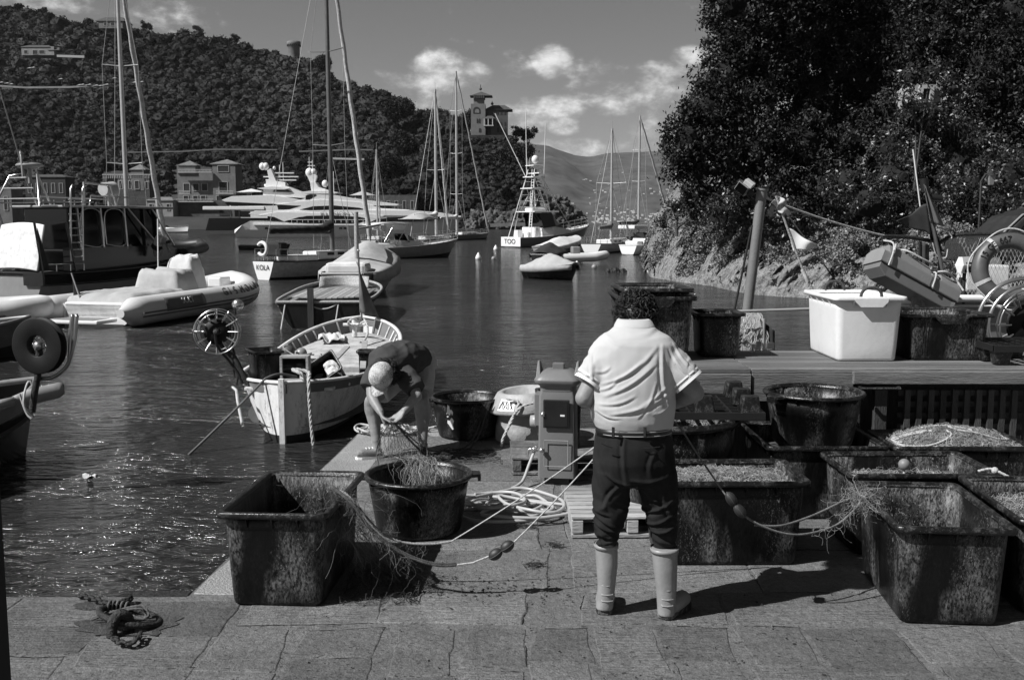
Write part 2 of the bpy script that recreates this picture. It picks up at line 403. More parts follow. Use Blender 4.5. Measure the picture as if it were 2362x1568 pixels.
# wet, weed stained stone round the mooring ring and in the joints at the left corner
m_wet = mat('wet_stone', .062, .42, var=.6, vs=9, bump=.8, bs=45, spec=.6)
wp = MB()
def wet(cx, cy, rx, ry, seed):
    c = G(cx, cy); pts = []
    for k in range(40):
        a = 2 * PI * k / 40; q_ = 1 + .42 * noise.noise(Vector((math.cos(a) * 1.7, math.sin(a) * 1.7, seed))) + .22 * noise.noise(Vector((math.cos(a) * 6, math.sin(a) * 6, seed)))
        pts.append((c.x + rx * q_ * math.cos(a), c.y + ry * q_ * math.sin(a), .0022 + seed * .0002))
    wp.add(pts, [tuple(range(40))])
wet(300, 1440, .27, .15, 1); wet(240, 1395, .16, .07, 2)
struct(wp.build('wet_patches', m_wet), 'stuff', 'wet dark stains on the slabs around the mooring ring')
# ================================================================ hills and woods
def Pn(x, y, D):
    dx, dy = (x - CX) / FOC, (CY - y) / FOC
    ry = CP + dy * SP; t = D / ry
    return np.stack([dx * t, D + 0 * t, CAMZ + (-SP + dy * CP) * t], -1)
SKX = [-900, -300, 0, 60, 130, 210, 300, 380, 450, 510, 560, 620, 690, 720, 750, 800, 850, 890, 930, 960, 1000, 1040, 1090, 1130, 1170, 1200, 1225, 1240, 1252]
SKY = [-60, -30, 12, 22, 32, 52, 60, 66, 70, 88, 98, 104, 122, 148, 158, 178, 192, 204, 232, 246, 246, 262, 292, 322, 330, 352, 372, 430, 520]
def skyl(x): return np.interp(x, SKX, SKY)
def D0(x): return np.interp(x, [-900, 0, 1000, 1252], [330, 390, 400, 410])
def D1(x): return np.interp(x, [-900, 0, 600, 1100, 1252], [800, 780, 700, 500, 415])
def vz(v): return 1 - (1 - v) ** 1.15
def hill_pt(x, v, drop=3.5):
    D = D0(x) + (D1(x) - D0(x)) * v
    ys = 531 + (skyl(x) - 531) * vz(v)
    p = Pn(x, ys, D); p[..., 2] -= drop * np.clip(v * 12, 0, 1)
    return p
m_ground = mat('hill_ground', .028, .9, var=.5, vs=.08, bump=1, bs=1)
m_woodl = mat('woodland_leaves', .026, .7, var=.5, vs=.25, tone=.65, bump=1.0, bs=2.2, spec=.12)
m_leaf = mat('leaf', .034, .42, var=.3, vs=.6, tone=.6, spec=.6)
m_leafd = mat('leaf_dark', .018, .55, var=.3, vs=.6, tone=.8, spec=.3)
m_core = mat('occluder_dark', .006, .9, var=.4, vs=2)  # dark solid core added inside each crown to block light
m_bark = mat('bark', .06, .9, var=.4, vs=4, bump=1, bs=12)
hx = np.linspace(-900, 1251, 110); hv = np.linspace(0, 1, 34)
X_, V_ = np.meshgrid(hx, hv, indexing='ij')
pts = hill_pt(X_, V_); pts[:, 0, 2] = WZ - 1.5
nz_ = np.array([[noise.noise(Vector((a * .02, b * .02, 3))) for a, b in zip(r0, r1)] for r0, r1 in zip(pts[..., 0], pts[..., 1])])
pts[..., 2] += nz_ * 2.5 * np.clip(V_ * 8, 0, 1)
back = pts[:, -1:, :].copy(); back[..., 1] += 200; back[..., 2] = -5
side = pts[-1:, :, :].copy()
pts = np.concatenate([pts, back], 1); nu, nv = pts.shape[:2]
ix = np.arange(nu * nv).reshape(nu, nv)
fs = np.stack([ix[:-1, :-1], ix[1:, :-1], ix[1:, 1:], ix[:-1, 1:]], -1).reshape(-1, 4)
struct(np_mesh('wooded_hill', pts.reshape(-1, 3), fs, m_ground, smooth=True))

def ico(sub):
    import bmesh
    bm = bmesh.new(); bmesh.ops.create_icosphere(bm, subdivisions=sub, radius=1)
    v = np.array([q.co[:] for q in bm.verts]); f = np.array([[q.index for q in t.verts] for t in bm.faces]); bm.free(); return v, f
ICO2 = ico(2); ICO3 = ico(3)
def crown_template(seed, flat=.75, ico_=ICO2, amp=.34, tufts=400, tsz=.115):
    v, f = ico_; r = np.random.default_rng(seed)
    d = np.array([noise.fractal(Vector(q) * 1.9 + Vector((seed * 7, 0, 0)), .9, 2.1, 4) for q in v])
    vv = v * (1 + amp * d[:, None]) * .86
    k = r.integers(0, len(v), tufts)
    c = vv[k] * r.uniform(.96, 1.16, (tufts, 1)) + r.normal(0, .06, (tufts, 3))
    a = r.normal(0, 1, (tufts, 3)); a /= np.linalg.norm(a, axis=1, keepdims=True)
    b = np.cross(a, r.normal(0, 1, (tufts, 3))); b /= np.linalg.norm(b, axis=1, keepdims=True) + 1e-9
    s = r.uniform(.5, 1.2, (tufts, 1)) * tsz
    tv = np.stack([c - a * s, c + a * s, c + b * s * 1.1], 1).reshape(-1, 3)
    tf = np.arange(tufts * 3).reshape(-1, 3) + len(vv)
    V2 = np.concatenate([vv, tv]); F2 = np.concatenate([f, tf])
    V2[:, 2] *= flat
    return V2, F2
TPL = [crown_template(s, random.uniform(.7, .95)) for s in range(7)]
def forest(name, centers, radii, m, seed=5, tones=None):
    r = np.random.default_rng(seed); Vs, Fs, Ts = [], [], []; off = 0
    for i, (c, rad) in enumerate(zip(centers, radii)):
        v, f = TPL[int(r.integers(0, len(TPL)))]; a = r.uniform(0, 6.28); ca, sa = math.cos(a), math.sin(a)
        R = np.array([[ca, -sa, 0], [sa, ca, 0], [0, 0, r.uniform(.8, 1.25)]])
        Vs.append((v @ R.T) * rad + c); Fs.append(f + off); off += len(v)
        t = r.uniform(.1, .9) if tones is None else tones[i]
        Ts.append(np.clip(t + r.normal(0, .05, len(f)), 0, 1))
    return np_mesh(name, np.concatenate(Vs), np.concatenate(Fs), m, tone=np.concatenate(Ts), smooth=False)
cl = []; rd = []
clear = [(395, 375, 550, 520), (235, 385, 345, 520), (335, 455, 480, 530), (45, 104, 125, 128), (0, 192, 212, 203), (1078, 200, 1178, 318), (646, 84, 712, 134)]
y = 8
while y < 528:
    stp = 10.5 + y * .008; x = -560.0
    while x < 1243:
        xx, yy = x + random.uniform(-9, 9), y + random.uniform(-5, 5); x += 15.5
        ys_ = float(skyl(xx)) + random.uniform(4, 12)
        if yy < ys_: continue
        if any(a < xx < c and b < yy < d for a, b, c, d in clear): continue
        if yy > 500 and random.random() < .6: continue
        w_ = (531 - yy) / (531 - float(skyl(xx))); w_ = min(max(w_, 0), .985); v = 1 - (1 - w_) ** (1 / 1.15)
        D = float(D0(xx) + (D1(xx) - D0(xx)) * v)
        rr = random.uniform(9, 18) * (1.0 if random.random() < .85 else 1.6) * D / FOC
        if yy > 470: rr *= .75
        p = Pn(np.array(xx), np.array(yy + 3), np.array(D)); cl.append(p); rd.append(rr)
    y += stp
big = noise
tn = [min(.95, max(.05, .40 + .85 * noise.noise(Vector((c[0] * .012, c[2] * .03, 1))) + random.uniform(-.22, .22))) for c in cl]
wd = forest('hillside_woodland', cl, rd, m_woodl, tones=tn); struct(wd, 'stuff', 'dense dark woodland covering the hillside behind the harbour')
print('woodland trees', len(cl))
# far mountains across the bay
m_far = mat('far_forest', .062, .95, var=.5, vs=.02, bump=1, bs=.02)  # paler than the near woods, part of the haze put into the colour
FX = [1000, 1150, 1235, 1262, 1290, 1330, 1362, 1400, 1450, 1520, 1560, 1620, 1750, 1900, 2300, 3200]
FY = [330, 322, 333, 334, 345, 360, 364, 354, 352, 350, 342, 348, 360, 380, 400, 420]
gx = np.linspace(1000, 3200, 150); gv = np.linspace(0, 1, 40); X_, V_ = np.meshgrid(gx, gv, indexing='ij')
D = 2500 + 1600 * V_; ys_ = 520 + (np.interp(X_, FX, FY) - 520) * V_ ** .85
pts = Pn(X_, ys_, D)
nz_ = np.array([[noise.fractal(Vector((a * .004, b * .0022, 3)), 1, 2, 4) for a, b in zip(r0, r1)] for r0, r1 in zip(pts[..., 0], pts[..., 1])])
pts[..., 2] += nz_ * 42 * np.clip(V_ * 5, 0, 1) * np.clip((1 - V_) * 4, .12, 1); pts[:, 0, 2] = -6
ix = np.arange(pts.shape[0] * pts.shape[1]).reshape(pts.shape[:2]); fs = np.stack([ix[:-1, :-1], ix[1:, :-1], ix[1:, 1:], ix[:-1, 1:]], -1).reshape(-1, 4)
struct(np_mesh('far_hills', pts.reshape(-1, 3), fs, m_far, smooth=True))
# the distant town: countless tiny houses along the far shore and up the slope
m_plaster = mat('pale_plaster', .62, .8, var=.15, vs=.5, tone=.3)
tb = MB(); r = random.Random(3)
for i in range(330):
    if i < 170: xx = r.uniform(1360, 1600); yy = 514 - abs(r.gauss(0, 1)) * 12
    else: xx = r.choice((r.gauss(1540, 30), r.uniform(1290, 1600))); yy = 500 - abs(r.gauss(0, 45))
    f_ = (520 - yy) / (520 - float(np.interp(xx, FX, FY))); v = max(f_, 0) ** (1 / .85)
    if v > .8: continue
    Dd = 2500 + 1600 * v - 40; p = P(xx, yy, Dd); s = r.uniform(1.6, 4.2) * Dd / FOC
    tb.box(p, (s * r.uniform(.9, 1.7), s, s * r.uniform(.6, 1.1)), tone=r.random())
struct(tb.build('far_town', m_plaster), 'stuff', 'scattered tiny pale houses of the town on the far shore')

# ---------------------------------------------------------------- leafy trees with real leaves
def leaf_cloud(blobs, per, size, seed, clump=.30, droop=0., nclump=None):
    """blobs: (centre, (rx, ry, rz)); leaves gathered in twig clumps near each blob's skin"""
    r = np.random.default_rng(seed); A, T = [], []
    for c, rad in blobs:
        rad = np.array(rad); area = 4 * PI * (rad.mean() ** 2); nc = nclump or max(8, int(area * 2.2)); n_ = int(area * per)
        d = r.normal(0, 1, (nc, 3)); d /= np.linalg.norm(d, axis=1, keepdims=True)
        cc = np.array(c) + d * rad * r.uniform(.74, 1.10, (nc, 1)); ct = r.uniform(.1, .9, nc)
        cr = clump * r.uniform(.5, 1.5, nc)
        k = r.integers(0, nc, n_); q = r.normal(0, 1, (n_, 3)) * cr[k][:, None] * .6
        A.append(cc[k] + q); T.append(np.clip(ct[k] + r.normal(0, .2, n_), 0, 1))
    c = np.concatenate(A); T = np.concatenate(T); n_ = len(c)
    a = r.normal(0, 1, (n_, 3)); a[:, 2] -= droop; a /= np.linalg.norm(a, axis=1, keepdims=True)
    b = np.cross(a, r.normal(0, 1, (n_, 3))); b /= np.linalg.norm(b, axis=1, keepdims=True) + 1e-9
    s = size * r.uniform(.6, 1.3, (n_, 1))
    v = np.stack([c - a * s, c + b * s * .45, c + a * s, c - b * s * .45], 1).reshape(-1, 3)
    return v, np.arange(n_ * 4).reshape(-1, 4), T
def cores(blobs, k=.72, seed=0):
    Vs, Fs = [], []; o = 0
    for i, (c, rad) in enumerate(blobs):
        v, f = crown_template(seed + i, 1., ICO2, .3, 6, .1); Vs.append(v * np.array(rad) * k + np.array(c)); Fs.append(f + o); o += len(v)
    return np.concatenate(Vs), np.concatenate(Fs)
def limbs(base, tips, r0, seed=1, wob=.06):
    mb = MB(); rr = random.Random(seed); base = Vector(base)
    fork = base.lerp(sum((Vector(t) for t in tips), Vector()) / len(tips), .38)
    h = (fork - base).length
    mb.tube(spline([base, base.lerp(fork, .5) + Vector((rr.uniform(-1, 1), rr.uniform(-1, 1), 0)) * h * wob, fork], 5), [r0 * (1 - .3 * i / 10) for i in range(11)], 9)
    for t in tips:
        t = Vector(t); m_ = fork.lerp(t, .5) + Vector((rr.uniform(-1, 1), rr.uniform(-1, 1), rr.uniform(-.3, 1))) * h * wob * 2
        mb.tube(spline([fork, m_, t], 5), [r0 * .55 * (1 - .85 * i / 10) for i in range(11)], 6)
    return mb
def leafy_tree(name, label, cat, base, blobs, r0, per=110, size=.10, mleaf=None, seed=1, group=None, core=.62, clump=.3, ntips=6, droop=.3):
    t = thing(name, label, cat, base, group=group); b = np.array(base)
    bl = [(np.array(c) - b, rad) for c, rad in blobs]
    v, f, tn_ = leaf_cloud(bl, per, size, seed, clump, droop); cr = np_mesh('crown', v, f, mleaf or m_leaf, t, tn_)
    if core:
        v, f = cores(bl, core, seed); np_mesh('crown_occluder', v, f, m_core, cr)
    limbs((0, 0, 0), [bl[i][0] for i in range(0, len(bl), max(1, len(bl) // ntips))][:ntips], r0, seed).build('trunk', m_bark, t)
    return t
# ---------------------------------------------------------------- right bank: rock, trees
SHX = [1478, 1500, 1560, 1640, 1720, 1800, 1900, 2000, 2150, 2361, 3000, 4200]
SHY = [612, 640, 650, 660, 678, 685, 690, 694, 700, 706, 730, 800]
TPX = [1478, 1500, 1540, 1600, 1680, 1800, 2000, 2361, 3000, 4200]     # rim of the rocky slope
TPY = [600, 535, 500, 470, 500, 545, 555, 540, 500, 480]
m_rock = mat('lichen_rock', .11, .9, var=.9, vs=3.2, bump=7, bs=6.5, wear=1., ws=5, wc=.42, dirt=.9, spec=.2)
bx = np.concatenate([np.linspace(1478, 2361, 380), np.linspace(2380, 4200, 40)]); bv = np.linspace(0, 1, 120)
X_, V_ = np.meshgrid(bx, bv, indexing='ij')
ysh = np.interp(X_, SHX, SHY); g = np.array([G(a, b, WZ) for a, b in zip(X_[:, 0], ysh[:, 0])])
Dsh = np.minimum(g[:, 1], 72)[:, None]
rock = np.clip(V_ / .5, 0, 1); up = np.clip((V_ - .5) / .5, 0, 1)
D = Dsh + 6.5 * rock + 26 * up
yt = ysh + (np.interp(X_, TPX, TPY) - ysh) * rock ** .8
pts = Pn(X_, yt, D); pts[..., 2] += up * 7.5 * np.clip((X_ - 1478) / 300, .12, 1); pts[:, 0, 2] = WZ - .6
dn = np.array([[noise.fractal(Vector(p) * .28, .7, 2.1, 7) * 1.0 + abs(noise.noise(Vector(p) * .9)) * .6 - .35 * abs(noise.noise(Vector(p) * 2.3)) for p in row] for row in pts])
fade = np.clip(V_ * 14, 0, 1)
pts[..., 1] -= dn * 1.3 * fade; pts[..., 2] += dn * .75 * fade; pts[..., 0] += dn * .5 * fade * np.clip((X_ - 1478) / 60, 0, 1)
ix = np.arange(pts.shape[0] * pts.shape[1]).reshape(pts.shape[:2]); fs = np.stack([ix[:-1, :-1], ix[1:, :-1], ix[1:, 1:], ix[:-1, 1:]], -1).reshape(-1, 4)
struct(np_mesh('rocky_bank', pts.reshape(-1, 3), fs, m_rock, smooth=True)); BANK = pts
def blob(x, y, r, D, fy=1., k=1.):
    rr = r * D / FOC; return (tuple(P(x, y, D)), (rr * k, rr * .8, rr * fy))
oak = [blob(*a) for a in ((1695, 10, 72, 49), (1700, 95, 70, 49), (1672, 180, 60, 48.5), (1625, 255, 62, 48), (1588, 318, 58, 47.5), (1566, 372, 38, 47.5), (1610, 400, 45, 47.5), (1640, 330, 70, 48),
       (1700, 260, 80, 48.5), (1770, 150, 95, 50), (1790, 30, 110, 50), (1800, -90, 120, 50), (1690, 400, 60, 48), (1740, 340, 75, 48), (1600, 455, 30, 47), (1650, 465, 34, 47))]
base = P(1790, 545, 50)
leafy_tree('holm_oak', 'big dark holm oak leaning over the water with sky at its left edge', 'tree', tuple(base), oak, .42, per=150, size=.10, mleaf=m_leafd, seed=3, clump=.33)
oak2 = [blob(*a) for a in ((1900, 90, 120, 52), (1920, -60, 130, 53), (1880, 230, 100, 51), (1850, 340, 85, 49), (1960, 330, 85, 50), (2000, 200, 110, 52), (2050, 40, 130, 53), (1800, 430, 62, 47.5), (1900, 440, 62, 47.5))]
leafy_tree('holm_oak', 'tall dark broadleaf tree rising to the top of the frame right of the leaning oak', 'tree', tuple(P(1960, 540, 52)), oak2, .4, per=135, size=.10, mleaf=m_leafd, seed=8, clump=.33)
oak3 = [blob(*a) for a in ((2190, 60, 130, 50), (2200, -80, 140, 50), (2330, 60, 140, 49), (2340, 210, 110, 48), (2280, 150, 90, 48), (2430, 300, 110, 47), (2250, 300, 60, 48), (2100, 120, 80, 50), (2060, 260, 60, 49.5))]
leafy_tree('holm_oak', 'darkest tree at the right edge above the lantern and terrace window', 'tree', tuple(P(2330, 520, 50)), oak3, .4, per=120, size=.10, mleaf=m_leafd, seed=12, clump=.33)
for i, (lst, lab) in enumerate(((((2060, 420, 70, 45), (2000, 470, 62, 44), (2110, 480, 60, 44), (1960, 420, 50, 45)), 'glossy leaved bush behind the pennant mast on the bank'),
                ((((2230, 440, 66, 43), (2300, 480, 60, 42), (2210, 380, 50, 44), (2340, 400, 60, 43))), 'glossy bush around the lantern on the right bank'),
                ((((1720, 470, 52, 46), (1790, 500, 46, 45), (1660, 500, 40, 45.5), (1850, 500, 40, 45))), 'low bush hanging over the rocks behind the leaning mooring pole'),
                ((((2130, 290, 60, 47), (2060, 340, 55, 47), (2200, 330, 60, 46.5), (2120, 370, 60, 46), (2180, 400, 55, 46), (2300, 400, 60, 45.5), (2250, 350, 60, 46.5))), 'dark shrubbery on the slope under the garden house'),
                ((((2098, 180, 26, 43.5), (2196, 205, 32, 43.5), (2150, 262, 24, 43.5), (2092, 238, 26, 43.5), (2145, 168, 28, 43.5), (2188, 250, 24, 43.5))), 'leafy branches framing the pale garden house wall'),
                ((((1560, 480, 22, 49), (1530, 520, 16, 52), (1600, 495, 24, 47.5))), 'small scrub at the left tip of the rocky bank'))):
    bl = [blob(*a) for a in lst]; leafy_tree('bush', lab, 'bush', tuple(P(lst[0][0], 545, lst[0][3] + .5)), bl, .1, per=150, size=.085, mleaf=m_leaf, seed=30 + i, clump=.26, ntips=3)
# ivy and scrub over the rocky slope
r = np.random.default_rng(77); nI = 130000
iu = r.integers(0, 379, nI); iv = r.integers(4, 65, nI); fu = r.random(nI)[:, None]; fv = r.random(nI)[:, None]
pp = BANK[iu, iv] * (1 - fu) * (1 - fv) + BANK[iu + 1, iv] * fu * (1 - fv) + BANK[iu, iv + 1] * (1 - fu) * fv + BANK[iu + 1, iv + 1] * fu * fv
msk = np.array([noise.noise(Vector(p) * .45) + noise.noise(Vector(p) * 1.7) * .5 for p in pp]) + (iv / 65.) * .9
keep = msk > .42; pp = pp[keep] + r.normal(0, .07, (keep.sum(), 3)) + np.array([0, -.06, .05]); n_ = len(pp)
a = r.normal(0, 1, (n_, 3)); a /= np.linalg.norm(a, axis=1, keepdims=True); b = np.cross(a, r.normal(0, 1, (n_, 3))); b /= np.linalg.norm(b, axis=1, keepdims=True) + 1e-9
s = r.uniform(.035, .085, (n_, 1)); v = np.stack([pp - a * s, pp + b * s * .6, pp + a * s, pp - b * s * .6], 1).reshape(-1, 3)
struct(np_mesh('ivy_cover', v, np.arange(n_ * 4).reshape(-1, 4), mat('ivy', .13, .5, tone=.8, spec=.5), tone=r.random(n_)), 'stuff', 'small leaved ivy and scrub covering the rocky bank')
# pines and other single trees of the headland and ridge
def pine(x, y, rp, D, label, h=1.6, group=None):
    rr = rp * D / FOC; c = P(x, y, D); rn = random.Random(int(x)); bl = []
    for k in range(9): bl.append((tuple(c + Vector((rn.uniform(-1, 1) * rr * .8, rn.uniform(-.6, .6) * rr, rn.uniform(-.55, .45) * rr))), (rr * rn.uniform(.24, .42), rr * .36, rr * rn.uniform(.16, .28))))
    base = c - Vector((rn.uniform(-.3, .3) * rr, 0, rr * h))
    return leafy_tree('umbrella_pine', label, 'tree', tuple(base), bl, rr * .07, per=14, size=.34 * rr / 4, mleaf=m_leafd, seed=int(x), core=.7, clump=.5, ntips=5, group=group)
pine(1212, 305, 26, 455, 'windblown umbrella pine right of the tower villa against the sky', 1.7)
pine(1190, 300, 13, 458, 'small pine crown touching the base of the tower villa', 1.9)
GP = 'trees along the ridge'
for x, y, rp, lab in ((95, 20, 18, 'round ridge tree above the pale hill house'), (205, 38, 20, 'flat topped ridge pine left of the tall left mast'), (337, 46, 14, 'small umbrella pine right of the left mast'), (455, 55, 13, 'round ridge tree left of the hilltop roof'),
                      (540, 76, 14, 'flat pine at the right end of the hilltop roof'), (30, 10, 22, 'ridge tree in the top left corner'), (895, 222, 14, 'tree on the falling ridge left of the slim mast'), (1010, 250, 20, 'broad tree on the ridge between the two slim masts')):
    pine(x, y + 13, rp, float(D1(x)) - 6, lab, 1.0, GP)
for x, y, rp, D, lab in ((736, 150, 26, 690, 'dark round tree beside the round hilltop tower'), (915, 250, 34, 520, 'layered cedar on the ridge slope'), (930, 330, 30, 440, 'big rounded tree halfway down behind the small mast'), (905, 385, 34, 420, 'rounded pale tree behind the masts'),
                         (1078, 272, 26, 470, 'dark tree just left of the tower villa'), (1150, 370, 30, 430, 'pine leaning off the headland cliff'), (1205, 352, 24, 428, 'feathery tree on the headland tip'), (870, 375, 26, 425, 'round tree above the long yacht')):
    bl = [(tuple(P(x + random.uniform(-.5, .5) * rp, y + random.uniform(-.4, .4) * rp, D + random.uniform(-3, 0))), (rp * .6 * D / FOC, rp * .55 * D / FOC, rp * .5 * D / FOC)) for k in range(5)]
    leafy_tree('broad_tree', lab, 'tree', tuple(P(x, y + rp * 1.3, D)), bl, .5, per=9, size=.5, mleaf=m_woodl, seed=int(x * 3), core=.8, clump=.8, ntips=3)
# headland rocks and outcrop
ICO4 = ico(5)
def rocks(name, lst, m, seed, k=.5):
    Vs, Fs = [], []; o = 0
    for i, (x, y, rp, D) in enumerate(lst):
        v, f = ICO4; d = np.array([noise.fractal(Vector(q) * 1.6 + Vector((seed + i * 5, 0, 0)), .7, 2.2, 6) * 1.1 + round(noise.noise(Vector(q) * 2.5) * 4) * .09 for q in v]); rr = rp * D / FOC
        Vs.append(v * (1 + k * d[:, None]) * np.array([rr, rr * .8, rr]) + np.array(P(x, y, D))); Fs.append(f + o); o += len(v)
    return np_mesh(name, np.concatenate(Vs), np.concatenate(Fs), m, smooth=True)
m_crag = mat('crag_rock', .045, .9, var=.85, vs=.35, bump=3, bs=1.2, wear=.7, ws=.5, wc=.20)
struct(rocks('headland_cliff', [(1222, 455, 26, 425), (1210, 425, 20, 428), (1235, 500, 24, 420), (1222, 480, 22, 416), (1100, 514, 22, 408), (1140, 512, 26, 408), (1180, 514, 24, 408), (1230, 522, 16, 405), (1200, 520, 20, 406), (1160, 522, 16, 404)], m_crag, 3))
struct(rocks('rock_outcrop', [(1262, 495, 36, 418), (1285, 478, 26, 418), (1310, 500, 26, 416), (1332, 512, 18, 415), (1272, 520, 22, 414), (1345, 522, 9, 414)], m_crag, 9))
cl, rd = [], []
for i in range(170):
    xx = random.uniform(1120, 1320); top = float(np.interp(xx, [1120, 1200, 1240, 1250, 1262, 1300, 1322], [330, 360, 400, 458, 455, 462, 488])); yy = random.uniform(top, min(top + 90, 512))
    if 1205 < xx < 1245 and yy > 440 and random.random() < .6: continue
    if xx > 1245 and yy > top + 32: continue
    D = 412 + (512 - yy) * .1; cl.append(np.array(P(xx, yy, D))); rd.append(random.uniform(6, 12) * D / FOC)
for i in range(70):
    xx, yy = random.uniform(1062, 1190), random.uniform(320, 350); cl.append(np.array(P(xx, yy, 439 - (yy - 320) * .1))); rd.append(random.uniform(5, 10) * 440 / FOC)
struct(forest('headland_scrub', cl, rd, m_woodl, seed=9), 'stuff', 'dark scrub and low pines clinging to the headland rocks')
# ================================================================ quay gear
m_tub = mat('black_tub_plastic', .0035, .36, var=.6, vs=3, wear=1., ws=12, wc=.22, stretch=(1, 1, .45), scr=1.4, patch=2.3, bump=.25, bs=25, spec=.28)
m_tubr = mat('black_tub_rim', .006, .3, var=.5, vs=5, wear=.5, ws=16, wc=.12, scr=1., bump=.2, bs=60, spec=.5)
m_tubw = mat('white_tub_plastic', .72, .42, var=.05, vs=2, bump=.08, bs=30, scr=.25, dirt=.25, wc=.3)
m_black = mat('black_plastic', .012, .5, var=.3)
m_net = mat('net_twine', .26, .8, var=.4, vs=20, tone=.6)
m_netd = mat('dark_net_twine', .05, .8, var=.4, vs=20, tone=.5)
m_rope = mat('pale_rope', .5, .85, var=.2, vs=30, bump=.6, bs=160)
m_roped = mat('dark_rope', .06, .85, var=.4, vs=30, bump=.6, bs=160)
m_iron = mat('rusty_iron', .03, .55, metal=.3, var=.6, vs=30, bump=.8, bs=60)
m_steel = mat('stainless_tube', .55, .28, metal=.9, var=.1)
m_wood = mat('weathered_wood', .14, .7, var=.35, vs=6, bump=.6, bs=30, stretch=(.35, 5, 5), tone=.35, dirt=.5)
m_woodx = mat('pallet_wood', .34, .75, var=.35, vs=6, bump=.5, bs=25, stretch=(.5, 4, 4), tone=.3, dirt=.3)
m_woodd = mat('dark_stained_wood', .045, .6, var=.4, vs=5, bump=.5, bs=25, stretch=(4, 4, .5), tone=.4)
def rrect(w, d, r, z, k=4):
    out = []
    for cx, cy, a0 in ((w / 2 - r, d / 2 - r, 0), (-w / 2 + r, d / 2 - r, PI / 2), (-w / 2 + r, -d / 2 + r, PI), (w / 2 - r, -d / 2 + r, 1.5 * PI)):
        for i in range(k + 1):
            a = a0 + PI / 2 * i / k; out.append(Vector((cx + r * math.cos(a), cy + r * math.sin(a), z)))
    return out
def gusset(mb, p, nrm, out=.028, h=.075, t=.006):
    nrm = Vector(nrm); s_ = Vector((-nrm.y, nrm.x, 0)) * t / 2; p = Vector(p)
    a, b, c = p, p + nrm * out, p - Vector((0, 0, h)) + nrm * -.004
    vs = [q + k for k in (s_, -s_) for q in (a, b, b - Vector((0, 0, .015)), c)]
    mb.add(vs, [(0, 1, 2, 3), (7, 6, 5, 4), (0, 4, 5, 1), (1, 5, 6, 2), (2, 6, 7, 3)])
def rect_tub(label, w, d, h, loc, rz=0., m=None, mr=None, taper=.90, cat='tub', group=None, name='rectangular_tub', ridge=False, notch=False):
    m, mr = m or m_tub, mr or m_tubr
    t = thing(name, label, cat, loc, rz, group); b = MB(); tw, td = w - .06, d - .06
    bw, bd = tw * taper, td * (1 - (1 - taper) * .75)
    def L_(z, g=0.): k = z / h; return rrect(bw + (tw - bw) * k + g, bd + (td - bd) * k + g, .05 + .01 * k, z)
    rings = [rrect(bw - .05, bd - .05, .03, 0), rrect(bw - .012, bd - .012, .045, .006), rrect(bw, bd, .05, .025)] + [L_(h * k, 0) for k in (.2, .4, .597, .603, .8, .97)]
    inn = [L_(h * .97, -.012), L_(h * .6, -.012), L_(h * .2, -.012), rrect(bw - .04, bd - .04, .04, .02)]
    b.loft(rings + inn, False, True, True); b.add(rings[0][::-1], [tuple(range(20))]); b.add(inn[-1], [tuple(range(20))])
    nx = max(2, round(w / .22)); ny = max(2, round(d / .22))
    zt = h * .955
    for i in range(nx):
        x = (i + 1) / (nx + 1) * tw - tw / 2
        for sy in (-1, 1): gusset(b, (x, sy * (td / 2 - .003), zt), (0, sy, 0))
    for i in range(ny):
        y = (i + 1) / (ny + 1) * td - td / 2
        for sx in (-1, 1): gusset(b, (sx * (tw / 2 - .003), y, zt), (sx, 0, 0))
    if ridge:
        for x in (-.22, -.2, -.18, .18, .2, .22):
            for sy in (-1, 1): b.beam((x, sy * (bd / 2 + .002), .05), (x, sy * (td / 2 - .004), h * .85), .008, .008)
    b.build('body', m, t)
    r_ = MB(); c_ = .045
    prof = ((tw - .02, td - .02, h * .95), (tw + .006, td + .006, h * .952), (w - .004, d - .004, h * .95 - .008), (w, d, h * .955), (w, d, h - .006), (w - .012, d - .012, h), (tw + .012, td + .012, h - .001), (tw - .004, td - .004, h - .009), (tw - .022, td - .022, h * .952))
    r_.loft([rrect(a, e, c_, z) for a, e, z in prof], False, True, True)
    if notch:
        for sy in (-1, 1):
            r_.loft([[V(x, sy * (d / 2 + yy), z) for x, z in ((-.14, h - .014), (.14, h - .014), (.13, h * .955 - .02), (.09, h * .955 - .06), (-.09, h * .955 - .06), (-.13, h * .955 - .02))] for yy in (-.006, .010)], True, True, False)
    r_.build('rim', mr, t)
    return t
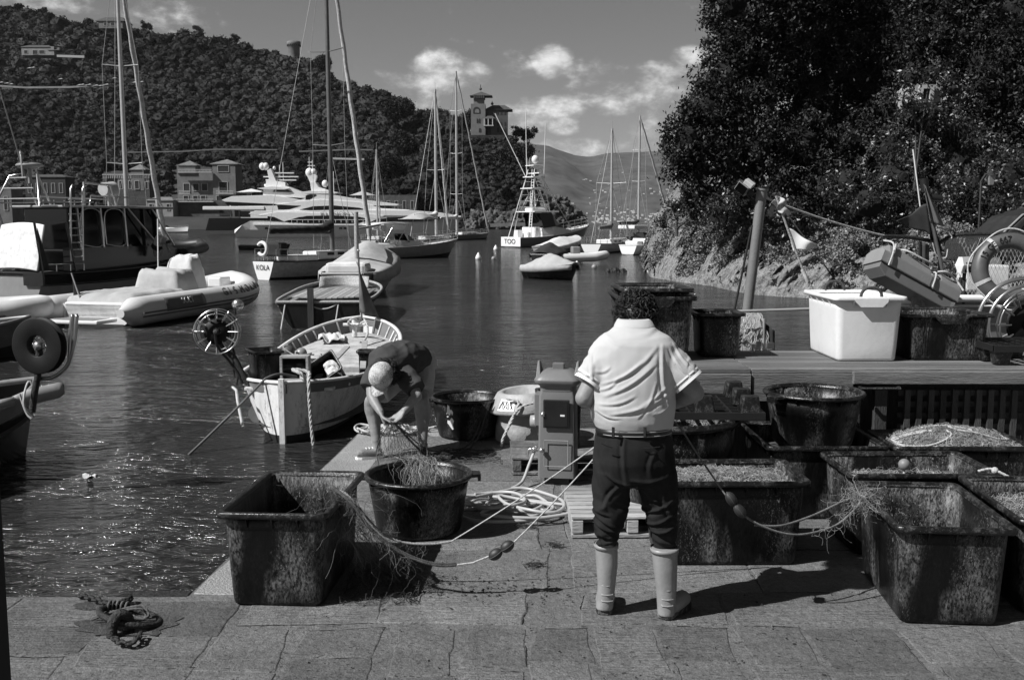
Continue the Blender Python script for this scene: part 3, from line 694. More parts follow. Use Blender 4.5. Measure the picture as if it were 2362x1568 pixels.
def round_tub(label, loc, r=.37, h=.40, rz=0., patches=False, name='round_tub'):
    t = thing(name, label, 'tub', loc, rz, 'round black tubs on the quay'); b = MB(); k = r / .37
    b.rev([(.001, 0), (.26 * k, 0), (.285 * k, .012), (.293 * k, .04), (.325 * k, h * .6), (.327 * k, h * .605), (.345 * k, h * .95), (.333 * k, h * .95), (.313 * k, h * .6), (.27 * k, .02), (.001, .015)], 48)
    for i in range(14):
        a = i / 14 * 2 * PI; gusset(b, (.341 * k * math.cos(a), .341 * k * math.sin(a), h * .94), (math.cos(a), math.sin(a), 0), .025, .05)
    b.build('body', m_tub, t)
    q = MB(); q.rev([(.330 * k, h * .93), (.345 * k, h * .94), (r, h * .93), (r + .004, h * .96), (r - .004, h - .003), (r - .02, h), (.342 * k, h - .003), (.33 * k, h * .94)], 48); q.build('rim', m_tubr, t)
    for sx in (-1, 1):
        hd = MB(); hd.prism([(sx * (r - .01), -.07), (sx * (r + .055), -.045), (sx * (r + .055), .045), (sx * (r - .01), .07)], h * .93 - .005, h * .93 + .016)
        hd.box((sx * (r + .045), 0, h * .93 - .018), (.02, .09, .035)); hd.build('handle', m_tubr, t, .003)
    if patches:
        for a0, z0, sc in ((-2.15, .285, 1.), (-2.12, .17, 1.)):
            pm = MB(); vs = []
            for j in range(14):
                q_ = 2 * PI * j / 14; rr = .043 * sc * (1 + .35 * math.sin(3 * q_ + z0 * 30) + .15 * math.sin(5 * q_)); a = a0 + rr * math.cos(q_) / .32 * .75; z = z0 + rr * math.sin(q_) * 1.2
                rad = (.293 + (.345 - .293) * (z - .04) / (h * .95 - .04)) + .0025; vs.append((rad * math.cos(a), rad * math.sin(a), z))
            pm.add(vs, [tuple(range(14))]); pm.build('paint_patch', m_white, t)
    return t
m_white = mat('white_paint', .8, .5, var=.12, vs=20, dirt=.15)
GT = 'big black rectangular fishing tubs on the quay'
rect_tub('big empty black rectangular tub at the left, beside the water, with net over its rim', .62, .98, .54, (-1.268, 5.86, 0), math.radians(-4), group=GT)
rect_tub('long black tub of heaped twine right behind the standing man', .62, .98, .54, (1.33, 6.36, 0), math.radians(90), group=GT)
rect_tub('black tub holding a round float, behind the front right tub', .66, .96, .54, (2.585, 6.57, 0), math.radians(90.5), group=GT)
rect_tub('empty black tub front right nearest the camera with rope over its rim', .62, .96, .54, (2.335, 5.59, 0), math.radians(-5), group=GT)
rect_tub('black tub cut by the right edge of the frame beside the front right tub', .62, .98, .54, (3.03, 5.72, 0), math.radians(-5), group=GT)
rect_tub('black tub heaped with net and pale rope before the lattice door', .62, 1.0, .54, (3.18, 7.33, 0), math.radians(90), group=GT)
rect_tub('wide black tub carrying a round tub inside its rim', .86, .94, .54, (2.22, 7.50, 0), 0, group=GT, taper=.9)
rect_tub('dark upright tub standing behind the power pedestal', .40, .60, .60, (.42, 8.95, .0), .05, group=GT)
round_tub('round black tub with net draped inside next to the left rectangular tub', (-.64, 6.86, 0), rz=.1)
round_tub('round black tub with two white paint patches behind the bending man', (-.44, 10.0, 0), rz=.06, patches=True)
round_tub('round black tub sitting inside the wide rectangular tub', (2.262, 7.58, .45), rz=.5)
round_tub('large deep round tub under the upturned plastic pallet', (1.14, 7.28, 0), r=.5, h=.73, rz=.8)
ballast = MB(); ballast.grid(lambda u, v: ((u - .5) * .70, (v - .5) * .78, .40 + .05 * noise.noise(Vector((u * 6, v * 6, 2)))), 20, 20)
tag(ballast.build('folded_net', m_netd, None), 'dark folded net filling the wide tub under the round tub', 'net', loc=(2.22, 7.5, 0))
# ---- nets
def tangle(n, fn, r=.002, k=22, step=.05, seed=1, curl=.9, sides=3, loops=0):
    """loose strands wandering over a surface fn(u, v) -> point"""
    rr = random.Random(seed); mb = MB()
    for i in range(n):
        u, v, a = rr.random(), rr.random(), rr.uniform(0, 6.28); c = rr.uniform(-curl, curl); pts = []
        for j in range(k):
            p = Vector(fn(min(max(u, 0), 1), min(max(v, 0), 1))); pts.append(p + Vector((0, 0, rr.uniform(-.004, .010) + (.03 * math.sin(PI * j / k) if rr.random() < .15 else 0))))
            u += step * math.cos(a); v += step * math.sin(a); a += c + rr.uniform(-.5, .5)
            if rr.random() < .1: c = rr.uniform(-curl, curl)
        mb.tube(pts, r * rr.uniform(.6, 1.4), sides, False, tone=rr.random())
    return mb
def dome(w, d, z0, hgt, seed=0.):
    return lambda u, v: ((u - .5) * w, (v - .5) * d, z0 + hgt * (1 - (2 * u - 1) ** 2) * (1 - (2 * v - 1) ** 2) + .03 * noise.noise(Vector((u * 4 + seed, v * 4, seed))))
def net_heap(label, loc, rz, w, d, z0, hgt, n, m, seed, rope=None):
    t = thing('net_heap', label, 'net', loc, rz); f = dome(w, d, z0, hgt, seed)
    fill = MB(); fill.grid(f, 24, 24); fill.build('net_mass', m_netd, t)
    tangle(int(n * 2), f, .0014, 26, .04, seed, 1.3).build('twine', m, t)
    if rope:
        rm = MB(); rr = random.Random(seed)
        for i in range(rope):
            u, v, a, c = rr.uniform(.25, .75), rr.uniform(.25, .75), rr.uniform(0, 6), rr.uniform(.15, .35); pts = []
            for j in range(22):
                p = Vector(f(u, v)); pts.append(p + Vector((0, 0, .014))); u = min(max(u + .05 * math.cos(a), .05), .95); v = min(max(v + .06 * math.sin(a), .05), .95); a += c
            rope3(rm, spline(pts, 2), .008)
        rm.build('rope', m_rope, t)
    return t
def rope3(mb, pts, r, pitch=None, sides=5):
    """three laid strands twisted round a path"""
    pts = [Vector(p) for p in pts]; pitch = pitch or r * 7; step = r * 1.1; dense = [pts[0]]
    for a, b in zip(pts, pts[1:]):
        n_ = max(1, int((b - a).length / step)); dense += [a.lerp(b, (i + 1) / n_) for i in range(n_)]
    s_ = 0; tr = [[], [], []]; u = None
    for i, p in enumerate(dense):
        T = dense[min(i + 1, len(dense) - 1)] - dense[max(i - 1, 0)]; T = T.normalized() if T.length > 1e-9 else Vector((0, 0, 1))
        if u is None: u = T.orthogonal().normalized()
        u = u - T * u.dot(T); u = u.normalized() if u.length > 1e-6 else T.orthogonal().normalized(); w_ = T.cross(u)
        for k in range(3):
            a = s_ / pitch * 2 * PI + k * 2.094; tr[k].append(p + (u * math.cos(a) + w_ * math.sin(a)) * r * .5)
        s_ += step
    for k in range(3): mb.tube(tr[k], r * .56, sides, True)
net_heap('pale twine net filling the long tub right of the standing man', (1.33, 6.36, 0), PI / 2, .50, .84, .47, .05, 150, m_net, 3)
net_heap('sparse net at the bottom of the tub with the round float', (2.585, 6.57, 0), PI / 2, .50, .80, .40, .06, 60, m_net, 5)
net_heap('tall heap of net with pale rope coils on top by the lattice', (3.18, 7.33, 0), PI / 2, .50, .92, .49, .12, 230, m_net, 8, 4)
net_heap('net heap in the tub at the right edge', (3.03, 5.72, 0), 0, .50, .84, .40, .10, 70, m_net, 9)
net_heap('glinting scraps inside the deep round tub', (1.14, 7.28, 0), 0, .62, .62, .62, .05, 60, m_net, 10)
t = thing('round_float', 'small round net float on a stick in the tub behind', 'float', (2.55, 6.52, .46)); MB().ball((0, 0, .075), .038, 14, 10).build('ball', mat('float_skin', .2, .5), t); MB().tube([(0, -.01, -.02), (0, 0, .05)], .008).build('stick', m_rope, t)
# knotted rope on the corner of the float tub
t = thing('rope_knot', 'short pale rope knotted round the corner of the float tub', 'rope', (3.0, 6.3, .54)); mb = MB()
rope3(mb, spline([(-.06, .02, .0), (0, 0, .02), (.04, -.02, .01), (.10, -.05, -.02), (.15, -.08, -.05)], 6), .009); mb.ball((.03, -.01, .012), .022); mb.build('cord', m_rope, t)

# ---- wooden locker bench along the right of the pier
bench = thing('locker_bench', 'long weathered wooden locker bench topped with planks, tubs standing on it', 'bench', (.86, 8.0, 0))
BW, BD, BH = 5.4, 1.17, .95
for i in range(9):
    w_ = BD / 9; mb = MB(); 
    for x0, x1 in ((0, 1.02), (1.03, 3.2), (3.205, BW)): mb.box(((x0 + x1) / 2, -.02 + w_ * (i + .5), BH - .016 - random.uniform(0, .002)), (x1 - x0, w_ - .006, .032), tone=random.random())
    mb.build('top_plank', m_wood, bench, .003)
mb = MB(); mb.box((.52, -.022, BH - .145), (1.0, .04, .22), tone=.6); mb.box((1.43, -.012, BH - .145), (.80, .03, .22), tone=.45); mb.build('fascia_board', m_wood, bench, .004)
mb = MB(); mb.box((3.6, -.035, BH - .066), (3.56, .05, .10), tone=.7); mb.build('front_beam', m_wood, bench, .006)
mb = MB(); mb.box((2.7, .30, .40), (5.3, .03, .8), tone=.2)
mb.box((2.7, 1.12, .45), (5.3, .04, .9), tone=.2); mb.box((.02, .6, .45), (.04, 1.0, .9)); mb.build('carcass', m_woodd, bench)
for i, x in enumerate((1.86, 2.07, 3.30, 3.50, 4.9)):
    MB().box((x, .05 + .0 * i, .41), (.10, .06, .80), tone=random.random()).build('post', m_woodd, bench, .004)
mb = MB()
for x in np.arange(2.30, 3.2, .095): mb.box((x, .075, .41), (.045, .02, .72), tone=random.random())
for z in np.arange(.1, .8, .092): mb.box((2.73, .098, z), (1.0, .02, .045), tone=random.random())
mb.build('lattice_door', m_woodd, bench)
for x in (.45, 2.02, 3.62):
    hb = MB(); z = BH - .155 if x < 1 else BH - .145
    hb.tube([(x - .16, -.085, z), (x + .16, -.085, z)], .011, 8); hb.box((x - .15, -.07, z), (.02, .03, .03)); hb.box((x + .15, -.07, z), (.02, .03, .03)); hb.build('handle', m_iron, bench)
# tubs on the bench
GB = 'tubs standing on the bench'
wt = rect_tub('white plastic tub with dark rope handles standing on the bench', .61, .93, .54, (2.95, 8.84, .95), .0, m_tubw, m_tubw, group=GB, name='white_tub', notch=True)
for sy, dx in ((-1, .0), (1, -.02)):
    hd = MB(); hd.tube(spline([(-.085 + dx, sy * .445, .50), (-.08 + dx, sy * .45, .57), (-.04 + dx, sy * .455, .61), (.04 + dx, sy * .455, .61), (.08 + dx, sy * .45, .57), (.085 + dx, sy * .445, .50)], 5), .013, 8); hd.build('handle', m_roped, wt)
rect_tub('low ribbed black tub standing right of the white tub', .74, .80, .39, (3.64, 8.83, .95), 0, group=GB, taper=.9, ridge=True, notch=True)
rect_tub('tall black tub on the bench behind the standing man', .66, .94, .54, (1.20, 8.86, .95), 0, group=GB, notch=True)
rect_tub('empty tub nested in the tall black tub behind the standing man', .60, .86, .54, (1.21, 8.92, 1.01), .03, group=GB)
rect_tub('small dark tub half hidden behind the tall black tub', .42, .50, .38, (1.78, 8.88, .95), 0, group=GB)
def crate_pallet(label, loc, w, d, rz=0., up=True, legs=((-1, -1), (0, -1), (1, -1), (-1, 0), (1, 0), (-1, 1), (0, 1), (1, 1)), h=.13):
    t = thing('plastic_pallet', label, 'pallet', loc, rz); g = MB()
    for i in range(9): g.box(((i / 8 - .5) * (w - .03), 0, 0), (.012, d, .03))
    for i in range(7): g.box((0, (i / 6 - .5) * (d - .03), .002), (w, .012, .03))
    for s in (-1, 1): g.box((s * w / 2, 0, .001), (.03, d, .05)); g.box((0, s * d / 2, -.001), (w + .03, .03, .05))
    g.build('grid_deck', m_black, t)
    for a, b in legs:
        q = MB(); s = 1 if up else -1
        q.loft([rrect(.15, .13, .02, s * .02), rrect(.115, .10, .02, s * h)] if up else [rrect(.115, .10, .02, s * h), rrect(.15, .13, .02, s * .02)], False); q.add([p + Vector((a * 0, 0, 0)) for p in rrect(.115, .10, .02, s * h)], [tuple(range(20))])
        o = q.build('foot', m_tubr, t, .004); o.location = (a * (w / 2 - .08), b * (d / 2 - .08), 0)
    return t
crate_pallet('upturned black plastic pallet with its feet in the air on the deep round tub', (1.36, 7.42, .76), .80, .80, -.04)
crate_pallet('black plastic pallet standing on its feet at the right end of the bench', (4.28, 8.45, 1.09), .80, .60, 0, False)
# ---- wooden pallets on the ground
def wood_pallet(label, loc, w, d, rz, m, nb=8):
    t = thing('wooden_pallet', label, 'pallet', loc, rz)
    for i in range(nb): MB().box((0, (i + .5) / nb * d - d / 2, .135), (w, d / nb - .018, .018), tone=random.random()).build('deck_board', m, t, .002)
    for x in (-w / 2 + .04, 0, w / 2 - .04): MB().box((x, 0, .073), (.075, d - .01, .085), tone=random.random()).build('bearer', m, t, .003)
    for y in (-d / 2 + .04, 0, d / 2 - .04): MB().box((0, y, .012), (w, .08, .018), tone=random.random()).build('bottom_board', m, t)
    return t
wood_pallet('small light wooden pallet on the paving behind the standing man', (.80, 7.04, .004), .82, .78, .02, m_woodx, 8)
wood_pallet('worn dark wooden pallet under the tub by the power pedestal', (.42, 8.72, .004), .86, .70, .03, mat('old_wood', .16, .8, var=.6, vs=5, bump=1, bs=20, tone=.4, dirt=.6), 5)
# ---- power and water pedestal
m_ped = mat('pedestal_paint', .165, .45, var=.08, vs=3, bump=.1, bs=60, scr=.15, dirt=.15); m_pedd = mat('pedestal_glass', .01, .12, spec=.8)
ped = thing('power_pedestal', 'grey quayside power and water pedestal with dark window', 'pedestal', (.375, 8.16, 0), math.radians(-9))
b = MB(); b.loft([rrect(.30, .26, .02, .06), rrect(.30, .26, .02, .12), rrect(.285, .25, .02, .72), rrect(.25, .22, .02, .80)], True); b.build('cabinet', m_ped, ped)
b = MB(); b.loft([rrect(.27, .24, .03, .76), rrect(.285, .25, .05, .80), rrect(.36, .30, .06, .825), rrect(.37, .31, .06, .85), rrect(.34, .28, .06, .875), rrect(.22, .18, .05, .925), rrect(.13, .12, .03, .93)], True)
for sx in (-1, 1):
    b.loft([[Vector((sx * .17, -.12, .86)), Vector((sx * .13, -.12, .86)), Vector((sx * .13, .12, .86)), Vector((sx * .17, .12, .86))], [Vector((sx * .165, -.03, .99)), Vector((sx * .15, -.03, .99)), Vector((sx * .15, .03, .99)), Vector((sx * .165, .03, .99))]], True, True, False)
b.box((0, 0, .95), (.09, .07, .05)); b.build('cap', m_ped, ped, .004)
b = MB(); b.box((0, -.146, .585), (.21, .012, .23)); b.build('window_frame', m_black, ped, .01); MB().box((.0, -.1535, .585), (.18, .004, .20)).build('window', m_pedd, ped)
MB().box((.05, -.1566, .575), (.035, .002, .014)).build('label_strip', m_white, ped)
b = MB(); 
for a, c in (((-.095, .16), (.095, .16)), ((.095, .16), (.095, .37)), ((.095, .37), (-.095, .37)), ((-.095, .37), (-.095, .16))): b.tube([(a[0], -.149, a[1]), (c[0], -.149, c[1])], .0035, 5)
b.build('door_edge', mat('door_line', .3, .5), ped)
for x, z in ((-.105, .58), (-.115, .29)):
    k = MB(); k.rev([(.001, .02), (.016, .02), (.018, .012), (.022, 0)], 12, (x, -.15, z), Matrix.Rotation(PI / 2, 3, 'X')); k.build('lock_knob', m_steel, ped)
b = MB(); b.box((-.16, 0, .60), (.05, .16, .26)); b.build('socket_box', m_ped, ped, .006); k = MB(); k.rev([(.001, .05), (.045, .05), (.05, .0)], 16, (-.175, -.02, .50), Matrix.Rotation(-PI / 2, 3, 'Y')); k.build('socket', mat('socket_grey', .3, .4), ped)
MB().box((0, 0, .033), (.2, .2, .06)).build('foot', m_black, ped)
k = MB(); k.tube(spline([(-.15, -.02, .26), (-.2, -.04, .27), (-.235, -.04, .26), (-.24, -.04, .20)], 5), .014); k.ball((-.19, -.04, .27), .022); k.build('water_tap', m_steel, ped)
# ---- hose
hp = []
def ring(cx, cy, rx, ry, a0, a1, n, z=.015, rot=0.):
    out = []
    for i in range(n):
        a = a0 + (a1 - a0) * i / (n - 1); x, y = rx * math.cos(a), ry * math.sin(a)
        out.append(V(cx + x * math.cos(rot) - y * math.sin(rot), cy + x * math.sin(rot) + y * math.cos(rot), z + .012 * math.sin(a * 1.7 + cx * 9) ** 2))
    return out
hp = [P(1236, 1030, 8.2), V(.14, 8.1, .16), V(.08, 7.95, .05), V(-.02, 7.72, .016)]
rr = random.Random(12)
for i in range(7):
    hp += ring(.02 + rr.uniform(-.17, .15), 7.30 + rr.uniform(-.22, .20), rr.uniform(.18, .40), rr.uniform(.15, .34), i * .5, i * .5 + 5.6, 13, .014 + i * .013, rr.uniform(-.5, .5))
mb = MB(); mb.tube(spline(hp, 4), .0125, 8); tag(mb.build('garden_hose', mat('hose_rubber', .42, .38, var=.1), None), 'pale grey hose lying in loose coils on the paving before the pedestal', 'hose')
# ---- grey mooring buoy
by = thing('mooring_buoy', 'large grey cone shaped buoy with white lettered label beside the pedestal', 'buoy', (.16, 9.85, 0), rot=(0, math.radians(-5), .3))
b = MB(); b.rev([(.001, .0), (.30, 0), (.325, .03), (.31, .15), (.27, .27), (.275, .285)], 36); b.build('lower_drum', mat('buoy_paint', .32, .6, var=.35, vs=4, bump=.4, bs=20, dirt=.5), by)
b = MB(); b.rev([(.27, .285), (.36, .30), (.365, .325), (.27, .47), (.24, .485), (.20, .475), (.18, .36), (.001, .35)], 36); b.build('upper_flange', mat('buoy_paint_top', .34, .6, var=.35, vs=4, bump=.4, bs=20, dirt=.4), by)
b = MB(); lab = lambda a, z: ((.365 + (.27 - .365) * (z - .325) / .145 + .004) * math.cos(a), (.365 + (.27 - .365) * (z - .325) / .145 + .004) * math.sin(a), z)
b.grid(lambda u, v: lab(-2.75 + .55 * u, .345 + .10 * v), 6, 3); b.build('label', m_white, by)
b = MB()
for k in range(4): b.tube([lab(-2.70 + .12 * k + .05 * math.sin(q * 1.4) + .008 * q, .36 + .07 * (.5 + .5 * math.cos(q * 1.15 + k))) for q in range(9)], .004, 5)
b.build('handwriting', m_black, by)
mb = MB(); rope3(mb, spline([(-.05, 9.55, .44), (.06, 9.5, .42), (.02, 9.45, .3), (-.08, 9.4, .1), (-.1, 9.38, .03)], 6), .014); rope3(mb, spline([(-.1, 9.38, .02), (-.02, 9.45, .24), (.08, 9.42, .38), (.2, 9.44, .42)], 6), .012)
tag(mb.build('mooring_rope', m_rope), 'knotted pale rope hanging between the grey buoy and the dark tub', 'rope')
# ---- mooring ring, chain and rope at the quay edge
c0 = G(300, 1438)
ri = thing('mooring_ring', 'big rusty iron mooring ring lying on the wet slabs', 'mooring ring', c0)
m3 = Matrix.Rotation(math.radians(14), 3, 'Y') @ Matrix.Rotation(math.radians(-8), 3, 'X')
pts = [m3 @ Vector((.155 * math.cos(a), .13 * math.sin(a), 0)) + Vector((0, 0, .04)) for a in np.linspace(0, 2 * PI, 40)]
MB().tube(pts, .017, 12, False).build('ring', m_iron, ri)
MB().tube(spline([(-.03, -.17, 0), (-.03, -.15, .07), (.0, -.12, .10), (.03, -.10, .07), (.03, -.09, 0)], 5), .028, 10).build('staple', m_iron, ri)
def chain(pts, lk=.052, r=.0085):
    mb = MB(); pts = spline(pts, 8); d = [0]
    for a, b in zip(pts, pts[1:]): d.append(d[-1] + (b - a).length)
    n_ = int(d[-1] / (lk * .72))
    for i in range(n_):
        s = (i + .5) / n_ * d[-1]; j = max(k for k in range(len(d)) if d[k] <= s); j = min(j, len(pts) - 2)
        c = pts[j].lerp(pts[j + 1], (s - d[j]) / max(1e-6, d[j + 1] - d[j])); T = (pts[j + 1] - pts[j]).normalized(); U = T.cross(Vector((0, 0, 1))).normalized(); W_ = U.cross(T)
        if i % 2: U, W_ = (U + W_).normalized(), (W_ - U).normalized()
        mb.tube([c + T * math.cos(a) * lk / 2 + U * math.sin(a) * lk * .32 for a in np.linspace(0, 2 * PI, 13)], r, 6, False)
    return mb
b0 = Vector(c0)
tag(chain([G(185, 1372, .01), G(225, 1382, .03), G(258, 1395, .03), G(285, 1385, .035), G(300, 1378, .03), G(280, 1398, .03), G(262, 1415, .03)]).build('iron_chain', m_iron), 'rusty chain running from the quay edge to the mooring ring', 'chain')
tag(chain([G(262, 1470, .02), G(285, 1482, .025), G(310, 1478, .03), G(322, 1460, .03)], .045).build('iron_chain', m_iron), 'short rusty chain below the mooring ring', 'chain')
mb = MB(); rr = random.Random(4)
for i in range(4): rope3(mb, spline([p + Vector((rr.uniform(-.02, .02), rr.uniform(-.03, .03), 0)) for p in (G(220, 1425, .02), G(250, 1412, .05), G(285, 1405, .07), G(318, 1400, .08), G(340, 1412, .05), G(330, 1425, .03), G(290, 1418, .05), G(255, 1432, .03))], 5), .007)
for k in range(5):
    c = pts[12 + k] + b0; mb.tube([c + Vector((.0, .032 * math.cos(a), .032 * math.sin(a))) for a in np.linspace(0, 2 * PI, 12)], .008, 6, False)
tag(mb.build('mooring_rope', mat('dirty_rope', .09, .85, var=.5, vs=30)), 'frayed rope wound over the rusty mooring ring', 'rope')
mb = MB(); mb.box(G(372, 1378, -.03), (.32, .10, .05)); tag(mb.build('iron_angle', m_iron, None, .004), 'low iron plate on the quay edge between chain and granite kerb', 'iron plate')
# debris
mb = MB(); rr = random.Random(6)
for i in range(210):
    x, y = (rr.gauss(1130, 120), rr.gauss(1355, 16)) if i < 130 else (rr.uniform(700, 2000), rr.uniform(1250, 1560)); p = G(x, y, .006)
    if p.x < -1.7 and p.y > 5.5: continue
    mb.box(p, (rr.uniform(.004, .022), rr.uniform(.003, .010), .005), Matrix.Rotation(rr.uniform(0, 3), 3, 'Z'), tone=rr.random())
struct(mb.build('litter', mat('litter_bits', .09, .8, tone=.9), None), 'stuff', 'tiny scraps of weed and twine scattered over the paving')
for x, y, s, lab in ((1280, 1258, .03, 'clump of dried weed near the rope floats'), (1232, 1305, .04, 'flat dark weed patch on the paving left of the boots'), (1212, 1216, .035, 'dark weed clump below the hose coils')):
    w_ = MB(); rr = random.Random(x)
    for i in range(60): c = Vector((rr.gauss(0, s), rr.gauss(0, s * .6), abs(rr.gauss(0, s * .25)))); w_.tube([c, c + Vector((rr.uniform(-1, 1), rr.uniform(-1, 1), rr.uniform(0, .6))) * .02, c + Vector((rr.uniform(-1, 1), rr.uniform(-1, 1), rr.uniform(0, .4))) * .03], .002, 3)
    tag(w_.build('weed_clump', m_netd), lab, 'seaweed', loc=G(x, y, .003))
# ================================================================ buildings across the harbour
m_vil = mat('villa_stone', .15, .85, var=.25, vs=.4, bump=.6, bs=3); m_vill = mat('villa_plaster', .26, .85, var=.2, vs=.4); m_roof = mat('roof_tiles', .15, .8, var=.3, vs=1, bump=1, bs=4); m_shut = mat('dark_shutter', .02, .8); m_trim = mat('pale_trim', .42, .8, var=.15)
m_roofd = mat('slate_roof', .06, .7, var=.3, vs=1)
def facade(root, x0, x1, y0, y1, D, m_, dep=8., nm='wall', th=0.):
    """a block whose front spans frame points x0..x1, y0..y1 at distance D"""
    a, b = P(x0, y1, D), P(x1, y0, D); q = MB(); o = Vector(root.location); c = (a + b) / 2 - o; q.box((c.x, c.y + dep / 2 + th, c.z), (abs(b.x - a.x), dep, abs(b.z - a.z))); return q.build(nm, m_, root)
def wins(root, lst, D, m_=None, nm='window', out=.12, arch=False):
    for x0, x1, y0, y1 in lst:
        a, b = P(x0, y1, D), P(x1, y0, D); o = Vector(root.location); c = (a + b) / 2 - o; w_, h = b.x - a.x, b.z - a.z
        f = MB(); 
        for s in (-1, 1): f.box((c.x + s * (w_ / 2 + .08), c.y - out / 2, c.z), (.16, out + .1, h + .3)); f.box((c.x, c.y - out / 2, c.z + s * (h / 2 + .07)), (w_, out + .1, .14))
        fo = f.build(nm, m_trim, root); q = MB()
        if arch: n_ = 10; q.add([V(c.x - w_ / 2, c.y - .03, c.z - h / 2), V(c.x + w_ / 2, c.y - .03, c.z - h / 2)] + [V(c.x + w_ / 2 * math.cos(t), c.y - .03, c.z + h / 2 - w_ / 2 + w_ / 2 * math.sin(t)) for t in np.linspace(0, PI, n_)], [tuple(range(n_ + 2))])
        else: q.box((c.x, c.y - .01, c.z), (w_, .08, h))
        q.build('pane', m_ or m_shut, fo)
def hip(root, x0, x1, y0, y1, D, dep, m_=None, over=.6, ridge=.0):
    a, b = P(x0, y1, D), P(x1, y0, D); o = Vector(root.location); q = MB(); zb, zt = a.z - o.z, b.z - o.z; xa, xb, ya, yb = a.x - o.x - over, b.x - o.x + over, D - o.y - over, D - o.y + dep + over; cx, cy = (xa + xb) / 2, (ya + yb) / 2; rx = (xb - xa) / 2 * ridge
    q.add([(xa, ya, zb), (xb, ya, zb), (xb, yb, zb), (xa, yb, zb), (cx - rx, cy, zt), (cx + rx, cy, zt), (xa, ya, zb - .25), (xb, ya, zb - .25), (xb, yb, zb - .25), (xa, yb, zb - .25)], [(0, 1, 5, 4), (1, 2, 5), (2, 3, 4, 5), (3, 0, 4), (6, 7, 1, 0), (7, 8, 2, 1), (8, 9, 3, 2), (9, 6, 0, 3), (9, 8, 7, 6)]); return q.build('roof', m_ or m_roof, root)
# villa on the waterfront
D = 372; v = thing('villa', 'big waterfront stone villa with two corner turrets and shutters', 'villa', P(474, 500, D))
facade(v, 410, 545, 395, 462, D, m_vil); facade(v, 415, 540, 462, 500, D - 1.5, mat('villa_base', .08, .9, var=.5, vs=.3, bump=1, bs=2), 9, 'base_wall'); facade(v, 492, 542, 378, 462, D - 1, m_vil, 9, 'turret'); facade(v, 408, 450, 380, 400, D - .5, m_vil, 6, 'turret')
hip(v, 486, 546, 366, 378, D - 1, 9, None, .3); hip(v, 412, 452, 370, 381, D - .5, 6, None, .3)
wins(v, [(424, 437, 424, 442), (446, 458, 424, 440), (466, 478, 424, 440), (508, 522, 422, 446), (500, 528, 385, 396), (424, 434, 452, 462), (446, 456, 452, 462), (464, 474, 452, 462)], D - .02); wins(v, [(506, 524, 420, 444), (503, 527, 383, 396), (500, 532, 452, 472)], D - 1.02)
o = Vector(v.location)
for y, x0, x1 in ((447, 414, 440), (447, 500, 540), (466, 408, 494), (398, 412, 490)):
    q = MB(); a, b = P(x0, y, D - 2.2) - o, P(x1, y, D - 2.2) - o; q.box(((a.x + b.x) / 2, a.y, a.z), (b.x - a.x, 2, .25)); 
    for k in range(int((b.x - a.x) / .5)): q.box((a.x + .25 + k * .5, a.y - .9, a.z + .5), (.12, .12, .8))
    q.box(((a.x + b.x) / 2, a.y - .9, a.z + .95), (b.x - a.x, .2, .15)); q.build('balcony', m_trim, v)
q = MB(); n_ = 10; a, b = P(506, 498, D - 1.6) - o, P(534, 478, D - 1.6) - o; w_ = (b.x - a.x) / 2; q.add([V(a.x, a.y, a.z), V(b.x, a.y, a.z)] + [V(a.x + w_ + w_ * math.cos(t), a.y, b.z - w_ + w_ * math.sin(t)) for t in np.linspace(0, PI, n_)], [tuple(range(12))]); q.build('boathouse_arch', m_shut, v)
# villa behind the mast
D = 380; v = thing('villa', 'darker villa with a small central tower behind the left mast', 'villa', P(290, 500, D))
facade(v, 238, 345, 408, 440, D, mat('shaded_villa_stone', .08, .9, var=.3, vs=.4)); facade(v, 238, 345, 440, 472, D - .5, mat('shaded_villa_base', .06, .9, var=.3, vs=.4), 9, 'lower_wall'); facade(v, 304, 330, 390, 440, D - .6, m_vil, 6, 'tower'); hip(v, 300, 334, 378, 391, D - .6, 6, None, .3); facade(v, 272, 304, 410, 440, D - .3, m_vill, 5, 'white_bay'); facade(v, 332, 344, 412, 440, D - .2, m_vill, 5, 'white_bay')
wins(v, [(252, 262, 420, 434), (336, 341, 420, 436)], D - .25); wins(v, [(276, 282, 418, 436), (288, 294, 418, 436), (298, 302, 418, 436)], D - .32); wins(v, [(312, 320, 418, 436)], D - .62)
q = MB(); o = Vector(v.location)
for k in range(26): a = P(238 + k * 4.2, 407, D - .5) - o; q.box(a, (.2, .2, 1.6))
a, b = P(236, 403, D - .5) - o, P(347, 403, D - .5) - o; q.box((a + b) / 2, (b.x - a.x, .4, .3)); q.build('balustrade', m_trim, v)
# low waterfront houses
for x0, x1, y0, y1, D, m_, lab, ro in ((338, 398, 462, 500, 365, m_vill, 'low pale waterfront house with terrace between the two villas', 454), (-20, 25, 432, 520, 340, m_vil, 'tall narrow house cut by the left edge of the frame', None), (60, 150, 408, 470, 390, mat('dark_house', .04, .9, var=.3), 'dark house with grassy roof left of the launch radar', 402), (640, 700, 505, 524, 380, m_vill, 'pale boathouse wall between the motor yachts', None), (850, 960, 450, 505, 405, mat('arched_wall_stone', .08, .9, var=.4, vs=.5, bump=1, bs=2), 'arched stone quay building behind the slim masts', None)):
    v = thing('house', lab, 'house', P((x0 + x1) / 2, y1, D)); facade(v, x0, x1, y0, y1, D, m_)
    if ro: hip(v, x0, x1, ro, y0, D, 8, m_roofd if 'dark' in lab else None, .3, .6)
    n_ = max(2, int((x1 - x0) / 16)); wins(v, [(x0 + (i + .5) * (x1 - x0) / n_ - 3, x0 + (i + .5) * (x1 - x0) / n_ + 3, y0 + (y1 - y0) * .25, y0 + (y1 - y0) * .6) for i in range(n_)], D, None, 'window', .12, 'arched' in lab)
